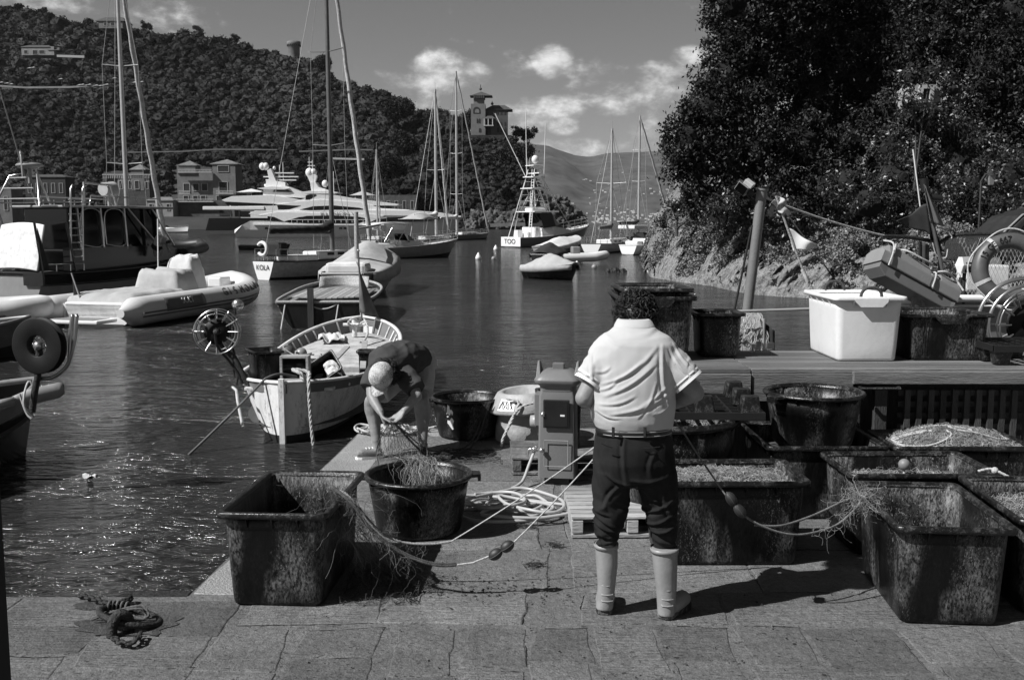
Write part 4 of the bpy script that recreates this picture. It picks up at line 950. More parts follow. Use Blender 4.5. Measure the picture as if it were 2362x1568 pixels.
# house high on the hill
D = 640; v = thing('house', 'pale hillside house with dark roof high on the left slope', 'house', P(85, 128, D)); facade(v, 50, 124, 108, 128, D, m_vill, 12); hip(v, 48, 114, 102, 109, D, 10, m_roofd, .3, .7); hip(v, 112, 136, 108, 116, D, 8, m_roofd, .3, .5); wins(v, [(56, 63, 117, 124), (76, 86, 117, 126), (91, 102, 117, 124)], D)
D = 700; v = thing('house', 'villa roof on the skyline left of the tall left mast', 'house', P(255, 62, D)); facade(v, 228, 282, 48, 66, D, m_vil, 14); hip(v, 222, 286, 36, 49, D, 14, m_roofd, .5, .6); wins(v, [(240, 248, 53, 60), (256, 264, 53, 60)], D)
D = 690; v = thing('round_tower', 'squat round crenellated tower on the wooded ridge', 'tower', P(678, 124, D)); r_ = 14 * D / FOC; z0 = 0; h = (P(678, 97, D).z - P(678, 124, D).z)
q = MB(); q.rev([(r_ * .9, -3), (r_ * .92, h * .6), (r_ * 1.08, h * .72), (r_ * 1.08, h), (r_ * .95, h), (r_ * .95, h - .6), (.01, h - .6)], 28); q.build('wall', m_vil, v); q = MB()
for k in range(20): a_ = k / 20 * 2 * PI; q.box((r_ * 1.05 * math.cos(a_), r_ * 1.05 * math.sin(a_), h * .66), (.5, .5, 1.0))
q.build('corbel_band', m_shut, v)
# tower villa on the headland
D = 445; o = P(1130, 318, D); v = thing('tower_villa', 'tall castle like villa with belvedere tower on the headland', 'villa', o); px_ = lambda x, y, d=0.: P(x, y, D + d) - o
m_tv = mat('tower_villa_stone', .155, .85, var=.22, vs=.3, bump=.5, bs=2)
def blk(x0, x1, y0, y1, d, dep, m_, nm):
    a, b = px_(x0, y1, d), px_(x1, y0, d); q = MB(); q.box(((a.x + b.x) / 2, a.y + dep / 2, (a.z + b.z) / 2), (b.x - a.x, dep, b.z - a.z)); return q.build(nm, m_, v)
blk(1086, 1119, 240, 330, -1, 9, m_tv, 'tower_wall'); blk(1116, 1171, 252, 330, 1, 10, mat('tower_villa_shaded_side', .07, .85, var=.25, vs=.3), 'wall'); blk(1092, 1116, 226, 246, -.5, 7, m_tv, 'tower_head')  # side wing in darker stone, its shade put into the colour
for x0, x1, y0, y1, d, dp in ((1083, 1135, 209, 221, -1.5, 9), (1117, 1182, 240, 253, .5, 11), (1116, 1142, 267, 274, -2, 3)):
    a, b = px_(x0, y1, d), px_(x1, y0, d); q = MB(); cx, cy = (a.x + b.x) / 2, a.y + dp / 2; rx = (b.x - a.x) * (.0 if dp == 9 else .22)
    q.add([(a.x, a.y, a.z), (b.x, a.y, a.z), (b.x, a.y + dp, a.z), (a.x, a.y + dp, a.z), (cx - rx, cy, b.z), (cx + rx, cy, b.z)], [(0, 1, 5, 4), (1, 2, 5), (2, 3, 4, 5), (3, 0, 4), (3, 2, 1, 0)]); q.build('roof', m_roofd, v)
for i in range(6): a = px_(1094 + i * 4.4, 227, -1.2); b = px_(1094 + i * 4.4, 220, -1.2); q = MB(); q.tube([a, b], .35, 6); q.tube([a + V(0, 7, 0), b + V(0, 7, 0)], .35, 6); q.build('belvedere_column', m_roofd, v)
q = MB(); q.tube([px_(1108, 209, 3), px_(1108, 196, 3)], .18, 5); q.ball(px_(1108, 206, 3), .6, 8, 6); q.tube([px_(1135, 242, 4), px_(1135, 234, 4)], .15, 5); q.ball(px_(1135, 240, 4), .6, 8, 6); q.build('finial', m_roofd, v)
def aw(x0, x1, y0, y1, d, nm='arched_window', m_=None):
    a, b = px_(x0, y1, d), px_(x1, y0, d); w_ = (b.x - a.x) / 2; q = MB(); q.add([V(a.x, a.y, a.z), V(b.x, a.y, a.z)] + [V(a.x + w_ + w_ * math.cos(t), a.y, b.z - w_ + w_ * math.sin(t)) for t in np.linspace(0, PI, 12)], [tuple(range(14))]); q.build(nm, m_ or m_shut, v, 0, 2, .1)
aw(1091, 1107, 247, 262, -1.08); aw(1099, 1102, 274, 284, -1.08); aw(1104, 1107, 274, 284, -1.08); aw(1104, 1109, 296, 305, -1.08); aw(1119, 1132, 293, 312, .9); aw(1117, 1136, 276, 288, .92)
aw(1095, 1105, 252, 261, -1.14, 'arch_panel', m_tv); 
for x in (1146, 1154, 1163): aw(x, x + 3.5, 282, 291, .95, 'window'); aw(x, x + 3.5, 258, 265, .95, 'window'); aw(x, x + 5, 294, 306, .95)
q = MB(); a, b = px_(1115, 290, -2), px_(1138, 290, -2); q.box(((a.x + b.x) / 2, a.y + 1.4, a.z), (b.x - a.x, 2.8, .4)); 
for x in (1117, 1126, 1136): q.tube([px_(x, 290, -1.8), px_(x, 274, -1.8)], .22, 6)
q.build('loggia', m_trim, v)
blk(1070, 1180, 312, 345, -2, 8, mat('terrace_stone', .03, .9, var=.5, vs=.3, bump=1, bs=1.5), 'terrace_wall')
# terrace walls and parasols on the hill
def band(name, lab, pts, D, h, m_, thick=1.2, cat='wall'):
    q = MB()
    for (xa, ya), (xb, yb) in zip(pts, pts[1:]): q.beam(P(xa, ya, D), P(xb, yb, D), thick, h * D / FOC)
    return tag(q.build(name, m_), lab, cat)
band('terrace_wall', 'long pale terrace wall below the parasols on the left slope', [(0, 199), (60, 203), (160, 202), (205, 199)], 560, 4, m_vill); band('terrace_wall', 'short pale terrace wall right of the hillside house', [(132, 130), (195, 132)], 590, 5, m_trim); band('terrace_wall', 'thin retaining wall line above the waterfront villa', [(295, 352), (420, 350), (500, 345), (640, 346)], 425, 2.5, m_vil); band('terrace_wall', 'garden terrace wall with posts behind the yacht masts', [(690, 350), (800, 346), (860, 346)], 425, 3, m_vil)
band('terrace_wall', 'stone road wall at the foot of the headland', [(1190, 481), (1262, 481)], 404, 3, m_vil); band('terrace_wall', 'low stone sea wall beside the headland rocks', [(1130, 520), (1240, 516)], 400, 8, m_vil); band('terrace_wall', 'pale garden roof line behind the central mast', [(760, 366), (840, 368)], 415, 4, m_trim)
par = None; rr = random.Random(8)
for i, (x, y) in enumerate([(5, 198), (18, 200), (28, 202), (70, 165), (78, 164), (142, 190), (185, 204), (192, 203), (200, 205), (208, 203), (216, 207), (224, 205), (232, 206), (240, 205), (248, 203), (205, 209), (222, 210), (236, 211), (266, 188), (312, 198), (320, 197), (328, 197)]):
    c = P(x, y - 14 + 8, 552)
    if par is None:
        par = thing('parasol', 'small white parasol on the hillside terraces', 'parasol', c, group='white parasols on the hillside terraces'); q = MB(); q.rev([(.001, .7), (1.9, 0), (1.8, -.05)], 8); q.build('canopy', m_trim, par); MB().tube([(0, 0, -2.2), (0, 0, .6)], .08, 5).build('pole', m_trim, par)
    else: dup(par, c)
mb = MB()
tag(MB().tube([P(737 + 88, 320, 424), P(737 + 88, 306, 424)], .25, 6).build('statue', m_trim), 'slim white garden column on the slope behind the central mast', 'column')
# right bank: house behind the trees, lantern, car
D = 44.5; v = thing('garden_house', 'pale walled house glimpsed through the trees at upper right', 'house', P(2140, 260, D)); facade(v, 2110, 2172, 196, 242, D, mat('garden_house_plaster', .30, .9, var=.3, vs=2), 2); wins(v, [(2125, 2142, 206, 230)], D)
q = MB(); 
for k in range(9): a = P(2170 + k * 10, 300 + k * 4, 43.5); q.tube([a, a + V(0, 0, .75)], .02, 5)
q.tube([P(2168, 262 + 0, 43.5) + V(0, 0, 0), P(2255, 294, 43.5)], .025, 5); tag(q.build('stair_railing', m_iron), 'dark iron stair railing below the garden house', 'railing')
t = thing('street_lamp', 'old lantern street lamp among the bushes on the right bank', 'street lamp', P(2255, 560, 41)); k = 41 / FOC; h = (560 - 420) * k
MB().tube([(0, 0, 0), (0, 0, h), (.15, 0, h + .25), (.38, 0, h + .3)], .045, 8).build('post', m_iron, t); q = MB(); q.loft([rrect(.16, .16, .01, h - .15), rrect(.26, .26, .01, h + .2)], True, True, False); o_ = q.build('lamp_glass', mat('lantern_glass', .25, .3), t); o_.location = (.38, 0, 0); q = MB(); q.rev([(.24, h + .2), (.12, h + .32), (.03, h + .42)], 4, (.38, 0, 0)); q.build('lamp_cap', m_iron, t)
# ================================================================ people
m_skin = mat('tanned_skin', .25, .5, var=.15, vs=18, bump=.08, bs=120, spec=.4)
m_hair = mat('dark_curly_hair', .014, .5, var=.6, vs=60, spec=.45)
m_shirt = mat('pale_polo_cotton', .50, .9, var=.04, vs=5, bump=.25, bs=420, spec=.1)
m_cuff = mat('polo_stripe', .85, .9, var=.02, bump=.1, bs=300, spec=.1)
m_trous = mat('dark_trouser_cloth', .017, .85, var=.5, vs=5, bump=.25, bs=300, spec=.15)
m_boot = mat('rubber_boot', .27, .42, var=.1, vs=10, bump=.08, bs=40, dirt=.25)
m_sole = mat('boot_sole', .012, .5, wear=.6, ws=14, wc=.3)
m_tee = mat('grey_tee_shirt', .06, .9, var=.1, vs=9, bump=.2, bs=300, spec=.1)
m_short = mat('pale_shorts_cloth', .42, .9, var=.1, vs=9, bump=.2, bs=300, spec=.1)
m_cap = mat('worn_cap_cloth', .58, .9, var=.2, vs=22, bump=.6, bs=90, wear=.8, ws=16, wc=.08)
m_shoe = mat('shoe_leather', .20, .6, var=.3, vs=20, bump=.4, bs=60)
def organic(name, mb, m, parent, vox=.01, it=6, disp=None, fac=.5):
    o = mb.build(name, m, parent)
    q = o.modifiers.new('r', 'REMESH'); q.mode = 'VOXEL'; q.voxel_size = vox; q.use_smooth_shade = True
    q = o.modifiers.new('s', 'SMOOTH'); q.factor = fac; q.iterations = it
    dg = bpy.context.evaluated_depsgraph_get(); me = bpy.data.meshes.new_from_object(o.evaluated_get(dg)); o.modifiers.clear()
    old = o.data; o.data = me; bpy.data.meshes.remove(old)
    if not me.materials: me.materials.append(m)
    if disp:
        n_ = len(me.vertices); co = np.empty(n_ * 3, np.float32); me.vertices.foreach_get('co', co); co = co.reshape(-1, 3)
        no = np.empty(n_ * 3, np.float32); me.vertices.foreach_get('normal', no); no = no.reshape(-1, 3)
        d = np.array([disp(Vector(p)) for p in co]); co = co + no * d[:, None]; me.vertices.foreach_set('co', co.astype(np.float32).ravel())
    me.polygons.foreach_set('use_smooth', np.full(len(me.polygons), True)); me.update()
    return o
def ell(c, rx, ry, n=28, p=2.3, ax=None):
    out = []
    for i in range(n):
        a = 2 * PI * i / n; ca, sa = math.cos(a), math.sin(a)
        q = Vector((rx * abs(ca) ** (2 / p) * (1 if ca >= 0 else -1), ry * abs(sa) ** (2 / p) * (1 if sa >= 0 else -1), 0))
        if ax is not None: q = ax @ q
        out.append(Vector(c) + q)
    return out
def hand(mb, wrist, fwd, nrm, side=1, s=1., curl=.5, spread=.12):
    """palm, four unequal bent fingers and a thumb from the side of the palm"""
    f = Vector(fwd).normalized(); nrm = (Vector(nrm) - f * Vector(nrm).dot(f)).normalized(); r_ = f.cross(nrm) * side; w_ = Vector(wrist)
    for k in (-.028, -.010, .010, .028):
        mb.tube([w_ + r_ * k * .5 * s, w_ + f * .045 * s + r_ * k * s, w_ + f * .088 * s + r_ * k * 1.05 * s], [.017 * s, .0155 * s, .012 * s], 8)
    for i, (k, ln) in enumerate(((-.030, .066), (-.010, .078), (.010, .082), (.029, .072))):
        p = w_ + f * .086 * s + r_ * k * s; d = (f + r_ * k * spread * 12).normalized(); pts = [p]; cu = curl * (1 + .12 * i)
        for j, q in enumerate((.44, .32, .24)):
            a = cu * (j + .6); dd = d * math.cos(a) + nrm * math.sin(a); p = p + dd * ln * q * s; pts.append(p)
        mb.tube(pts, [.0092 * s, .0088 * s, .008 * s, .0068 * s], 7)
    p = w_ + f * .025 * s + r_ * .030 * s; d = (f * .6 + r_ * .75 + nrm * .4).normalized()
    mb.tube([p, p + d * .035 * s, p + d * .06 * s + nrm * .012 * s + f * .008 * s, p + d * .075 * s + nrm * .022 * s + f * .022 * s], [.014 * s, .0115 * s, .010 * s, .0075 * s], 7)
def head(mb, c, face, up, s=1.):
    """skull, jaw, nose, brow, lips, ears"""
    f = Vector(face).normalized(); u = (Vector(up) - f * Vector(up).dot(f)).normalized(); r_ = f.cross(u); c = Vector(c)
    R = Matrix((r_, f, u)).transposed()
    mb.ball(c + u * .02 * s, .1 * s, 18, 12, (.80, 1.0, .98), R); mb.ball(c - u * .05 * s + f * .03 * s, .07 * s, 14, 10, (.82, .95, 1.05), R)
    mb.tube([c + f * .093 * s + u * .02 * s, c + f * .118 * s - u * .022 * s, c + f * .095 * s - u * .032 * s], [.008 * s, .014 * s, .008 * s], 8)
    for q in (-1, 1):
        mb.ball(c + r_ * q * .083 * s - u * .005 * s - f * .01 * s, .028 * s, 10, 8, (.35, .8, 1.2), R); mb.ball(c + r_ * q * .033 * s + f * .083 * s + u * .012 * s, .013 * s, 8, 6)
        mb.tube([c + r_ * q * .012 * s + f * .098 * s + u * .032 * s, c + r_ * q * .055 * s + f * .08 * s + u * .034 * s], .008 * s, 6)
    for k in (-.052, -.063): mb.tube([c + f * .094 * s + u * k * s - r_ * .02 * s, c + f * .102 * s + u * k * s, c + f * .094 * s + u * k * s + r_ * .02 * s], .007 * s, 6)
    mb.ball(c + f * .08 * s - u * .092 * s, .022 * s, 8, 6)
    return f, u, r_
def curls(name, c, R, n, rad, parent, cond, ln=.06, cr=.010, seed=3, r=.0022, sc=(.82, 1.02, 1.0)):
    rr = random.Random(seed); mb = MB(); k = 0
    while k < n:
        d = Vector((rr.gauss(0, 1), rr.gauss(0, 1), rr.gauss(0, 1))).normalized()
        if not cond(d): continue
        k += 1; p = Vector((d.x * sc[0], d.y * sc[1], d.z * sc[2])) * rad; g = (d.cross(Vector((rr.gauss(0, 1), rr.gauss(0, 1), rr.gauss(0, 1))))).normalized(); o = d.cross(g); ph = rr.uniform(0, 6); pts = []
        cc = cr * rr.uniform(.3, 1.6)
        for j in range(13):
            a = ph + j * .85; pts.append(Vector(c) + R @ (p + g * ln * j / 12 + o * cc * math.cos(a) + d * (.004 + cc * (1 + math.sin(a)))))
        mb.tube(pts, r * rr.uniform(.7, 1.4), 4, False)
    return mb.build(name, m_hair, parent)
def ridg(p, sx, sy, sz, seed): 
    q = noise.noise(Vector((p.x * sx + seed, p.y * sy, p.z * sz))); return 1 - math.sqrt(q * q + .006) * 1.9

# ---------------------------------------------------------------- the standing man, seen from behind
Y0 = 5.30
man = thing('person', 'standing man seen from behind in pale polo shirt, dark trousers and rubber boots', 'person', G(1465, 1421))
mo = Vector(man.location)
def PM(x, y, Y=Y0): return P(x, y, Y) - mo
def E(xl, xr, y, dy, Yc=Y0, p=2.3, lean=0.): return ell(PM((xl + xr) / 2, y, Yc), (xr - xl) / 2 * Yc / FOC, dy, 32, p)
b = MB()
b.loft([E(1375, 1545, 1030, .125), E(1372, 1548, 960, .13), E(1375, 1545, 880, .135), E(1380, 1540, 810, .115), E(1425, 1500, 782, .06), E(1438, 1490, 768, .045, 5.34)], True)
hc = PM(1466, 727, 5.47); hf = Vector((.02, .62, -.78)); hu = Vector((0, .78, .62))
b.tube([PM(1462, 785, 5.31), PM(1464, 748, 5.38), hc - Vector((0, .03, .03))], [.045, .050, .052], 12); head(b, hc, hf, hu)
for sx, sh, el_, wr in ((-1, (1402, 818, 5.29), (1346, 918, 5.24), (1432, 948, 5.52)), (1, (1526, 818, 5.29), (1604, 906, 5.27), (1508, 946, 5.53))):
    a, e, w_ = PM(*sh), PM(*el_), PM(*wr); b.tube([a, a.lerp(e, .5), e], [.062, .056, .046], 12); b.ball(e, .047); b.tube([e, e.lerp(w_, .4), w_], [.047, .043, .03], 12)
    hand(b, w_, (PM(1470, 955, 5.62) - w_), (0, .2, 1), -sx, 1., .6)
for xs in (((1410, 1030), (1405, 1130), (1402, 1220), (1399, 1385)), ((1510, 1030), (1518, 1130), (1530, 1230), (1536, 1400))):
    pts = [PM(x, y, Y0 + (.04 if y > 1300 else 0)) for x, y in xs]; b.tube(spline(pts, 3), [.085, .08, .075, .07, .06, .052, .045, .038, .034, .032], 12)
organic('body', b, m_skin, man, .0075, 5)
R_ = Matrix((hf.normalized().cross(hu), hf.normalized(), hu)).transposed()
hr = MB(); hr.ball(hc + hu * .012, .104, 20, 14, (.92, .98, .98), R_); hr.ball(hc - hf * .03 - hu * .03, .09, 16, 10, (.95, .9, .9), R_)
o_ = organic('hair', hr, m_hair, man, .01, 2, lambda p: .012 * noise.noise(p * 38) + .006 * noise.noise(p * 90))
for k in range(1): cu = curls('curl', hc + hu * .004, R_, 520, .104, o_, lambda d: d.z > -.5 and not (d.y > .5 and d.z < .5) or (d.y < .1 and d.z > -.9), .05, .012, 3)
def zz(x, y): q = PM((1380 + x / 1.8237) * .9444, (680 + y / 1.8237) * .9444, Y0 - .16); return q.x, q.z
def creases(lst, w_, amp):
    L = [(zz(*a), zz(*b), w, h) for a, b, w, h in lst]
    def f(p):
        if p.y > .10: return 0.
        t_ = 0.
        for (x0, z0), (x1, z1), w, h in L:
            dx, dz = x1 - x0, z1 - z0; n = math.hypot(dx, dz); u = ((p.x - x0) * dx + (p.z - z0) * dz) / n / n
            if -.15 < u < 1.15:
                d = ((p.x - x0) * dz - (p.z - z0) * dx) / n - .012 * math.sin(u * 3.1); ww = w_ * w
                if abs(d) < ww * 5: t_ += amp * h * math.sin(PI * min(1, max(0, (u + .15) / 1.3))) ** .7 * (math.exp(-(d / ww) ** 2) - .85 * math.exp(-((d - 1.7 * ww) / ww) ** 2))
        return t_
    return f
S_CR = creases([((180, 470), (330, 385), 1, 1), ((195, 520), (385, 400), 1.2, 1.2), ((165, 565), (300, 528), 1, 1), ((220, 605), (420, 535), 1.1, 1.2), ((290, 600), (465, 515), 1, 1), ((350, 560), (470, 465), 1, 1), ((150, 505), (235, 450), .9, .8), ((255, 440), (400, 325), 1.4, .9),
  ((122, 330), (142, 560), 1, 1.2), ((438, 330), (458, 560), 1.2, 1.3), ((330, 612), (402, 480), .9, .8), ((150, 600), (240, 622), .8, .9), ((400, 605), (462, 570), .8, 1), ((300, 260), (420, 235), 1.5, .6), ((180, 250), (260, 300), 1.5, .5), ((140, 420), (200, 400), 1, .8), ((480, 330), (560, 440), .8, 1.2), ((500, 310), (590, 420), .8, 1.0), ((60, 400), (110, 440), .8, 1)], .0075, .0055)
T_CR = creases([((130, 1060), (240, 1135), 1, 1.2), ((140, 1112), (235, 1152), .9, 1.2), ((120, 1030), (200, 1075), 1, 1), ((350, 1065), (490, 1000), 1, 1.2), ((370, 1122), (500, 1060), 1, 1.3), ((395, 1155), (505, 1118), .9, 1.2), ((195, 885), (290, 925), 1, 1.3), ((310, 905), (445, 898), 1.1, 1.3), ((150, 850), (200, 1000), 1.3, .8), ((325, 930), (350, 1060), 1.2, .9), ((430, 940), (500, 1100), 1.3, .9),
  ((268, 690), (272, 900), 1.2, .9), ((170, 780), (190, 880), 1.2, .6), ((400, 780), (380, 880), 1.2, .6), ((160, 1165), (225, 1180), .8, 1), ((240, 940), (180, 1030), 1.1, 1), ((360, 960), (440, 1010), 1.1, 1)], .009, .0085)
def shirt_fold(p):
    z = p.z; w_ = math.exp(-((z - .80) / .16) ** 2) * .017 + .0045
    k = ridg(Vector((p.x + .75 * p.z, p.y, p.z - .75 * p.x)), 2.2, 3, 8, 4) - .62
    h = ridg(p, 3, 3, 24, 9) - .6; hem = math.exp(-((z - .745) / .03) ** 2)
    arm = 1 if abs(p.x) > .24 else 0
    k2 = ridg(Vector((p.x - .9 * p.z, p.y, p.z + .4 * p.x)), 3, 3, 15, 21) - .62; side = min(1, abs(p.x) / .2)
    return S_CR(p) + .5 * w_ * k + w_ * .4 * k2 * (.4 + side) + .010 * hem * h + arm * .012 * (ridg(p, 6, 6, 22, 2) - .6) + .002 * noise.noise(p * 14)
b = MB()
b.loft([E(1371, 1552, 984, .155), E(1364, 1557, 966, .17, p=2.2), E(1357, 1559, 935, .178), E(1355, 1557, 890, .172), E(1355, 1561, 845, .158), E(1355, 1567, 815, .14), E(1364, 1561, 793, .125), E(1382, 1544, 775, .108, 5.31), E(1404, 1520, 762, .085, 5.33), E(1416, 1508, 752, .07, 5.34)], True)
for sh, cf, r1 in (((1402, 816), (1357, 884), .074), ((1530, 816), (1588, 880), .076)):
    a, c = PM(sh[0], sh[1], 5.29), PM(cf[0], cf[1], 5.25); b.tube([a.lerp(c, -.35), a, a.lerp(c, .35), a.lerp(c, .7), c], [.055, .076, .088, .088, r1 + .004], 16)
sh_o = organic('polo_shirt', b, m_shirt, man, .006, 12, shirt_fold)
for sh, cf, r1 in (((1402, 816), (1357, 884), .077), ((1530, 816), (1588, 880), .079)):
    a, c = PM(sh[0], sh[1], 5.29), PM(cf[0], cf[1], 5.25); d = (c - a).normalized()
    q = MB(); q.tube([c - d * .010, c + d * .006], [r1 + .006, r1 + .006], 24, False); q.tube([c - d * .032, c - d * .023], [r1 + .007, r1 + .007], 24, False); q.build('sleeve_cuff', m_cuff, sh_o)
q = MB(); cc = PM(1463, 752, 5.345)
rings = [ell(cc + Vector((0, .0, -.02)), .112, .088, 26), ell(cc + Vector((0, .010, .004)), .104, .082, 26), ell(cc + Vector((0, .028, .030)), .088, .070, 26), ell(cc + Vector((0, .033, .036)), .080, .062, 26), ell(cc + Vector((0, .03, .02)), .074, .056, 26)]
q.loft(rings, False); q.build('collar', m_shirt, sh_o, 0, 2, .004)
q = MB(); q.loft([E(1373, 1549, 1000, .150), E(1372, 1549, 990, .157), E(1373, 1548, 981, .158)], False); q.build('belt', mat('leather_belt', .012, .4), man, 0, 2, .004)
q = MB(); q.loft([E(1372.5, 1549.5, 984.2, .1595), E(1372.5, 1549.5, 982.5, .1595)], False); q.loft([E(1372.5, 1549.5, 993.5, .1598), E(1372.5, 1549.5, 992, .1598)], False); q.build('belt_edge', mat('belt_print', .45, .6), man, 0, 2, .001)
def trouser_fold(p):
    z = p.z; k1 = math.exp(-((z - .40) / .07) ** 2); k2 = math.exp(-((z - .60) / .08) ** 2)
    a = ridg(Vector((p.x, p.y, p.z + .35 * abs(p.x + .01))), 4, 4, 17, 5) - .62
    d = ridg(Vector((p.x + .6 * p.z, p.y, p.z - .8 * p.x)), 3, 3, 9, 8) - .6
    e = ridg(Vector((p.x * 1.5, p.y, p.z + .5 * p.x)), 5, 4, 26, 15) - .6
    return T_CR(p) + .014 * k1 * (a - .12) + .018 * k2 * d + .010 * (k1 + .6 * k2) * e + .006 * noise.noise(p * 9) + .004 * (ridg(p, 12, 6, 2.5, 3) - .6)
b = MB()
b.loft([E(1373, 1549, 992, .15), E(1368, 1553, 1020, .16), E(1364, 1560, 1060, .165), E(1364, 1562, 1095, .15), E(1366, 1562, 1112, .13)], True)
b.loft([E(1366, 1462, 1080, .13), E(1364, 1459, 1112, .12), E(1363, 1454, 1150, .112), E(1368, 1446, 1190, .098), E(1368, 1438, 1215, .085), E(1371, 1427, 1238, .068), E(1373, 1424, 1254, .060)], True)
b.loft([E(1464, 1561, 1080, .13), E(1466, 1563, 1112, .12), E(1474, 1564, 1150, .112), E(1488, 1564, 1190, .098), E(1495, 1564, 1218, .085), E(1501, 1563, 1245, .068), E(1504, 1561, 1266, .060)], True)
tr = organic('trousers', b, m_trous, man, .0065, 4, trouser_fold)
q = MB()
for x in (1414, 1487): q.beam(PM(x, 985, Y0 - .163 - .006), PM(x, 1008, Y0 - .160 - .008), .014, .006)
q.build('belt_loop', m_trous, tr)
q = MB(); 
for x0, x1, y0, y1 in ((1386, 1412, 1022, 1032), (1482, 1522, 1034, 1030)): q.tube([PM(x0, y0, Y0 - .166), PM((x0 + x1) / 2, (y0 + y1) / 2 + 1, Y0 - .172), PM(x1, y1, Y0 - .168)], .0025, 5)
q.build('pocket_edge', mat('pocket_line', .004, .9), tr)
def boot(xs, toe, Yc):
    b = MB(); rings = []
    for xl, xr, y, dy, off in xs: rings.append(ell(PM((xl + xr) / 2, y, Yc + off), (xr - xl) / 2 * Yc / FOC, dy, 24))
    b.loft(rings, True); base = PM((xs[-1][0] + xs[-1][1]) / 2, xs[-1][2], Yc); t = Vector((toe[0], toe[1], 0))
    base.z = .055; b.tube([base - t * .12, base + t * .25, base + t * .65, base + t * 1.0, base + t * 1.12], [.040, .052, .052, .044, .028], 14)
    o = organic('rubber_boot', b, m_boot, man, .007, 5)
    s_ = MB(); d = t.normalized(); n_ = Vector((-d.y, d.x, 0)); L_ = t.length; out = []
    for u, w_ in ((-.20, .022), (-.16, .036), (0, .044), (.35, .042), (.65, .052), (.95, .050), (1.12, .036), (1.19, .016)): out.append((u, w_))
    poly = [base + t * u + n_ * w_ for u, w_ in out] + [base + t * u - n_ * w_ for u, w_ in reversed(out)]
    s_.prism([(p.x, p.y) for p in poly], .0, .034); s_.build('boot_sole', m_sole, o, .006)
    s_ = MB()
    for z0 in (.09, .125, .175, .21):
        k = (z0 - .05) / .33; c = PM((xs[1][0] + xs[1][1]) / 2, 1, Yc); bx = rings[-1][0]; cx = sum((p.x for p in rings[2]), 0) / 24
        ya = min(p.y for p in rings[3]) - .001
        s_.tube([(cx - .032, ya + .016, z0), (cx - .028, ya + .006, z0 - .008), (cx, ya - .002, z0 - .008), (cx + .028, ya + .006, z0 - .008), (cx + .032, ya + .016, z0)], .0042, 6)
    s_.build('boot_rib', m_boot, o)
    s_ = MB(); s_.loft([ell(Vector(sum((p for p in rings[0]), Vector()) / 24) + Vector((0, 0, dz)), (xs[0][1] - xs[0][0]) / 2 * Yc / FOC + .003, xs[0][3] + .003, 24) for dz in (-.02, .002)], False); s_.build('boot_top', m_boot, o, 0, 2, .003)
boot([(1370, 1425, 1252, .072, 0), (1374, 1425, 1300, .068, 0), (1377, 1420, 1345, .056, 0), (1376, 1416, 1380, .052, .0), (1372, 1414, 1402, .05, .0)], (.03, .185), Y0 + .04)
boot([(1500, 1563, 1262, .072, 0), (1506, 1562, 1310, .068, 0), (1512, 1561, 1355, .056, 0), (1514, 1558, 1392, .052, .0), (1515, 1556, 1415, .05, .0)], (.12, .15), Y0 - .03)

# ---------------------------------------------------------------- the bending man
mn = thing('person', 'man in cap, dark tee shirt and shorts bending over a net', 'person', G(925, 1048))
mo = Vector(mn.location)
def PB(x, y, Y): return P(x, y, Y) - mo
pel, che, nk = PB(955, 835, 9.42), PB(912, 838, 9.08), PB(888, 846, 8.86)
hc = PB(882, 868, 8.70); hf = Vector((-.25, -.50, -.83)); hu = Vector((-.30, -.80, .50))
b = MB()
b.tube([pel + V(0, .05, -.05), pel, pel.lerp(che, .5) + V(0, 0, .02), che, nk], [.12, .14, .145, .15, .08], 18, flat=.8)
b.tube([nk, hc - hf * .03 - hu * .03], [.06, .055], 12); head(b, hc, hf, hu, .98)
kL, aL = PB(856, 925, 9.05), PB(868, 1018, 9.02); kR, aR = PB(973, 925, 9.1), PB(975, 1018, 9.0)
for hp_, kn, an, toe in ((pel + V(-.10, 0, -.06), kL, aL, V(-.12, -.05, 0)), (pel + V(.06, 0, -.06), kR, aR, V(.06, -.10, 0))):
    b.tube(spline([hp_, hp_.lerp(kn, .55) + V(0, -.01, 0), kn], 4), [.095, .093, .09, .085, .08, .076, .072, .067, .062], 14)
    cf = kn.lerp(an, .35) + V(0, .03, 0); b.tube(spline([kn, cf, an], 5), [.066, .068, .072, .075, .074, .069, .062, .054, .048, .043, .042], 14); b.ball(kn + V(0, -.01, 0), .061)
    b.tube([an, V(an.x, an.y, .06), V(an.x, an.y, .05) + toe * .6], [.04, .045, .035], 10)
for sh, el_, wr, fw, nm, sd_ in (((858, 862, 8.95), (857, 915, 8.80), (879, 953, 8.66), V(.35, -.1, -.95), V(.9, .1, .3), 1), ((938, 866, 8.94), (962, 912, 8.78), (930, 950, 8.66), V(-.75, -.15, -.6), V(-.3, -.6, .75), -1)):
    a, e, w_ = PB(*sh), PB(*el_), PB(*wr); b.tube([a, a.lerp(e, .5), e], [.062, .055, .045], 12); b.ball(e, .046); b.tube([e, e.lerp(w_, .35), w_], [.046, .045, .030], 12)
    hand(b, w_, fw, nm, sd_, 1.12, .55)
organic('body', b, m_skin, mn, .0075, 4, lambda p: .0015 * noise.noise(p * 30))
b = MB()
b.tube([pel + V(.02, .02, .02), pel.lerp(che, .35) + V(0, 0, .03), pel.lerp(che, .7) + V(0, 0, .03), che + V(0, 0, .01), nk + V(0, .03, 0)], [.175, .20, .21, .215, .12], 22, flat=.86); b.ball(che.lerp(nk, .5) + V(-.04, .02, .01), .17, 18, 12)
for sh, cf in (((872, 852, 8.98), (851, 898, 8.86)), ((925, 856, 8.98), (960, 900, 8.80))):
    a, c = PB(*sh), PB(*cf); b.tube([a.lerp(c, -.2), a, a.lerp(c, .5), c], [.08, .105, .105, .092], 16)
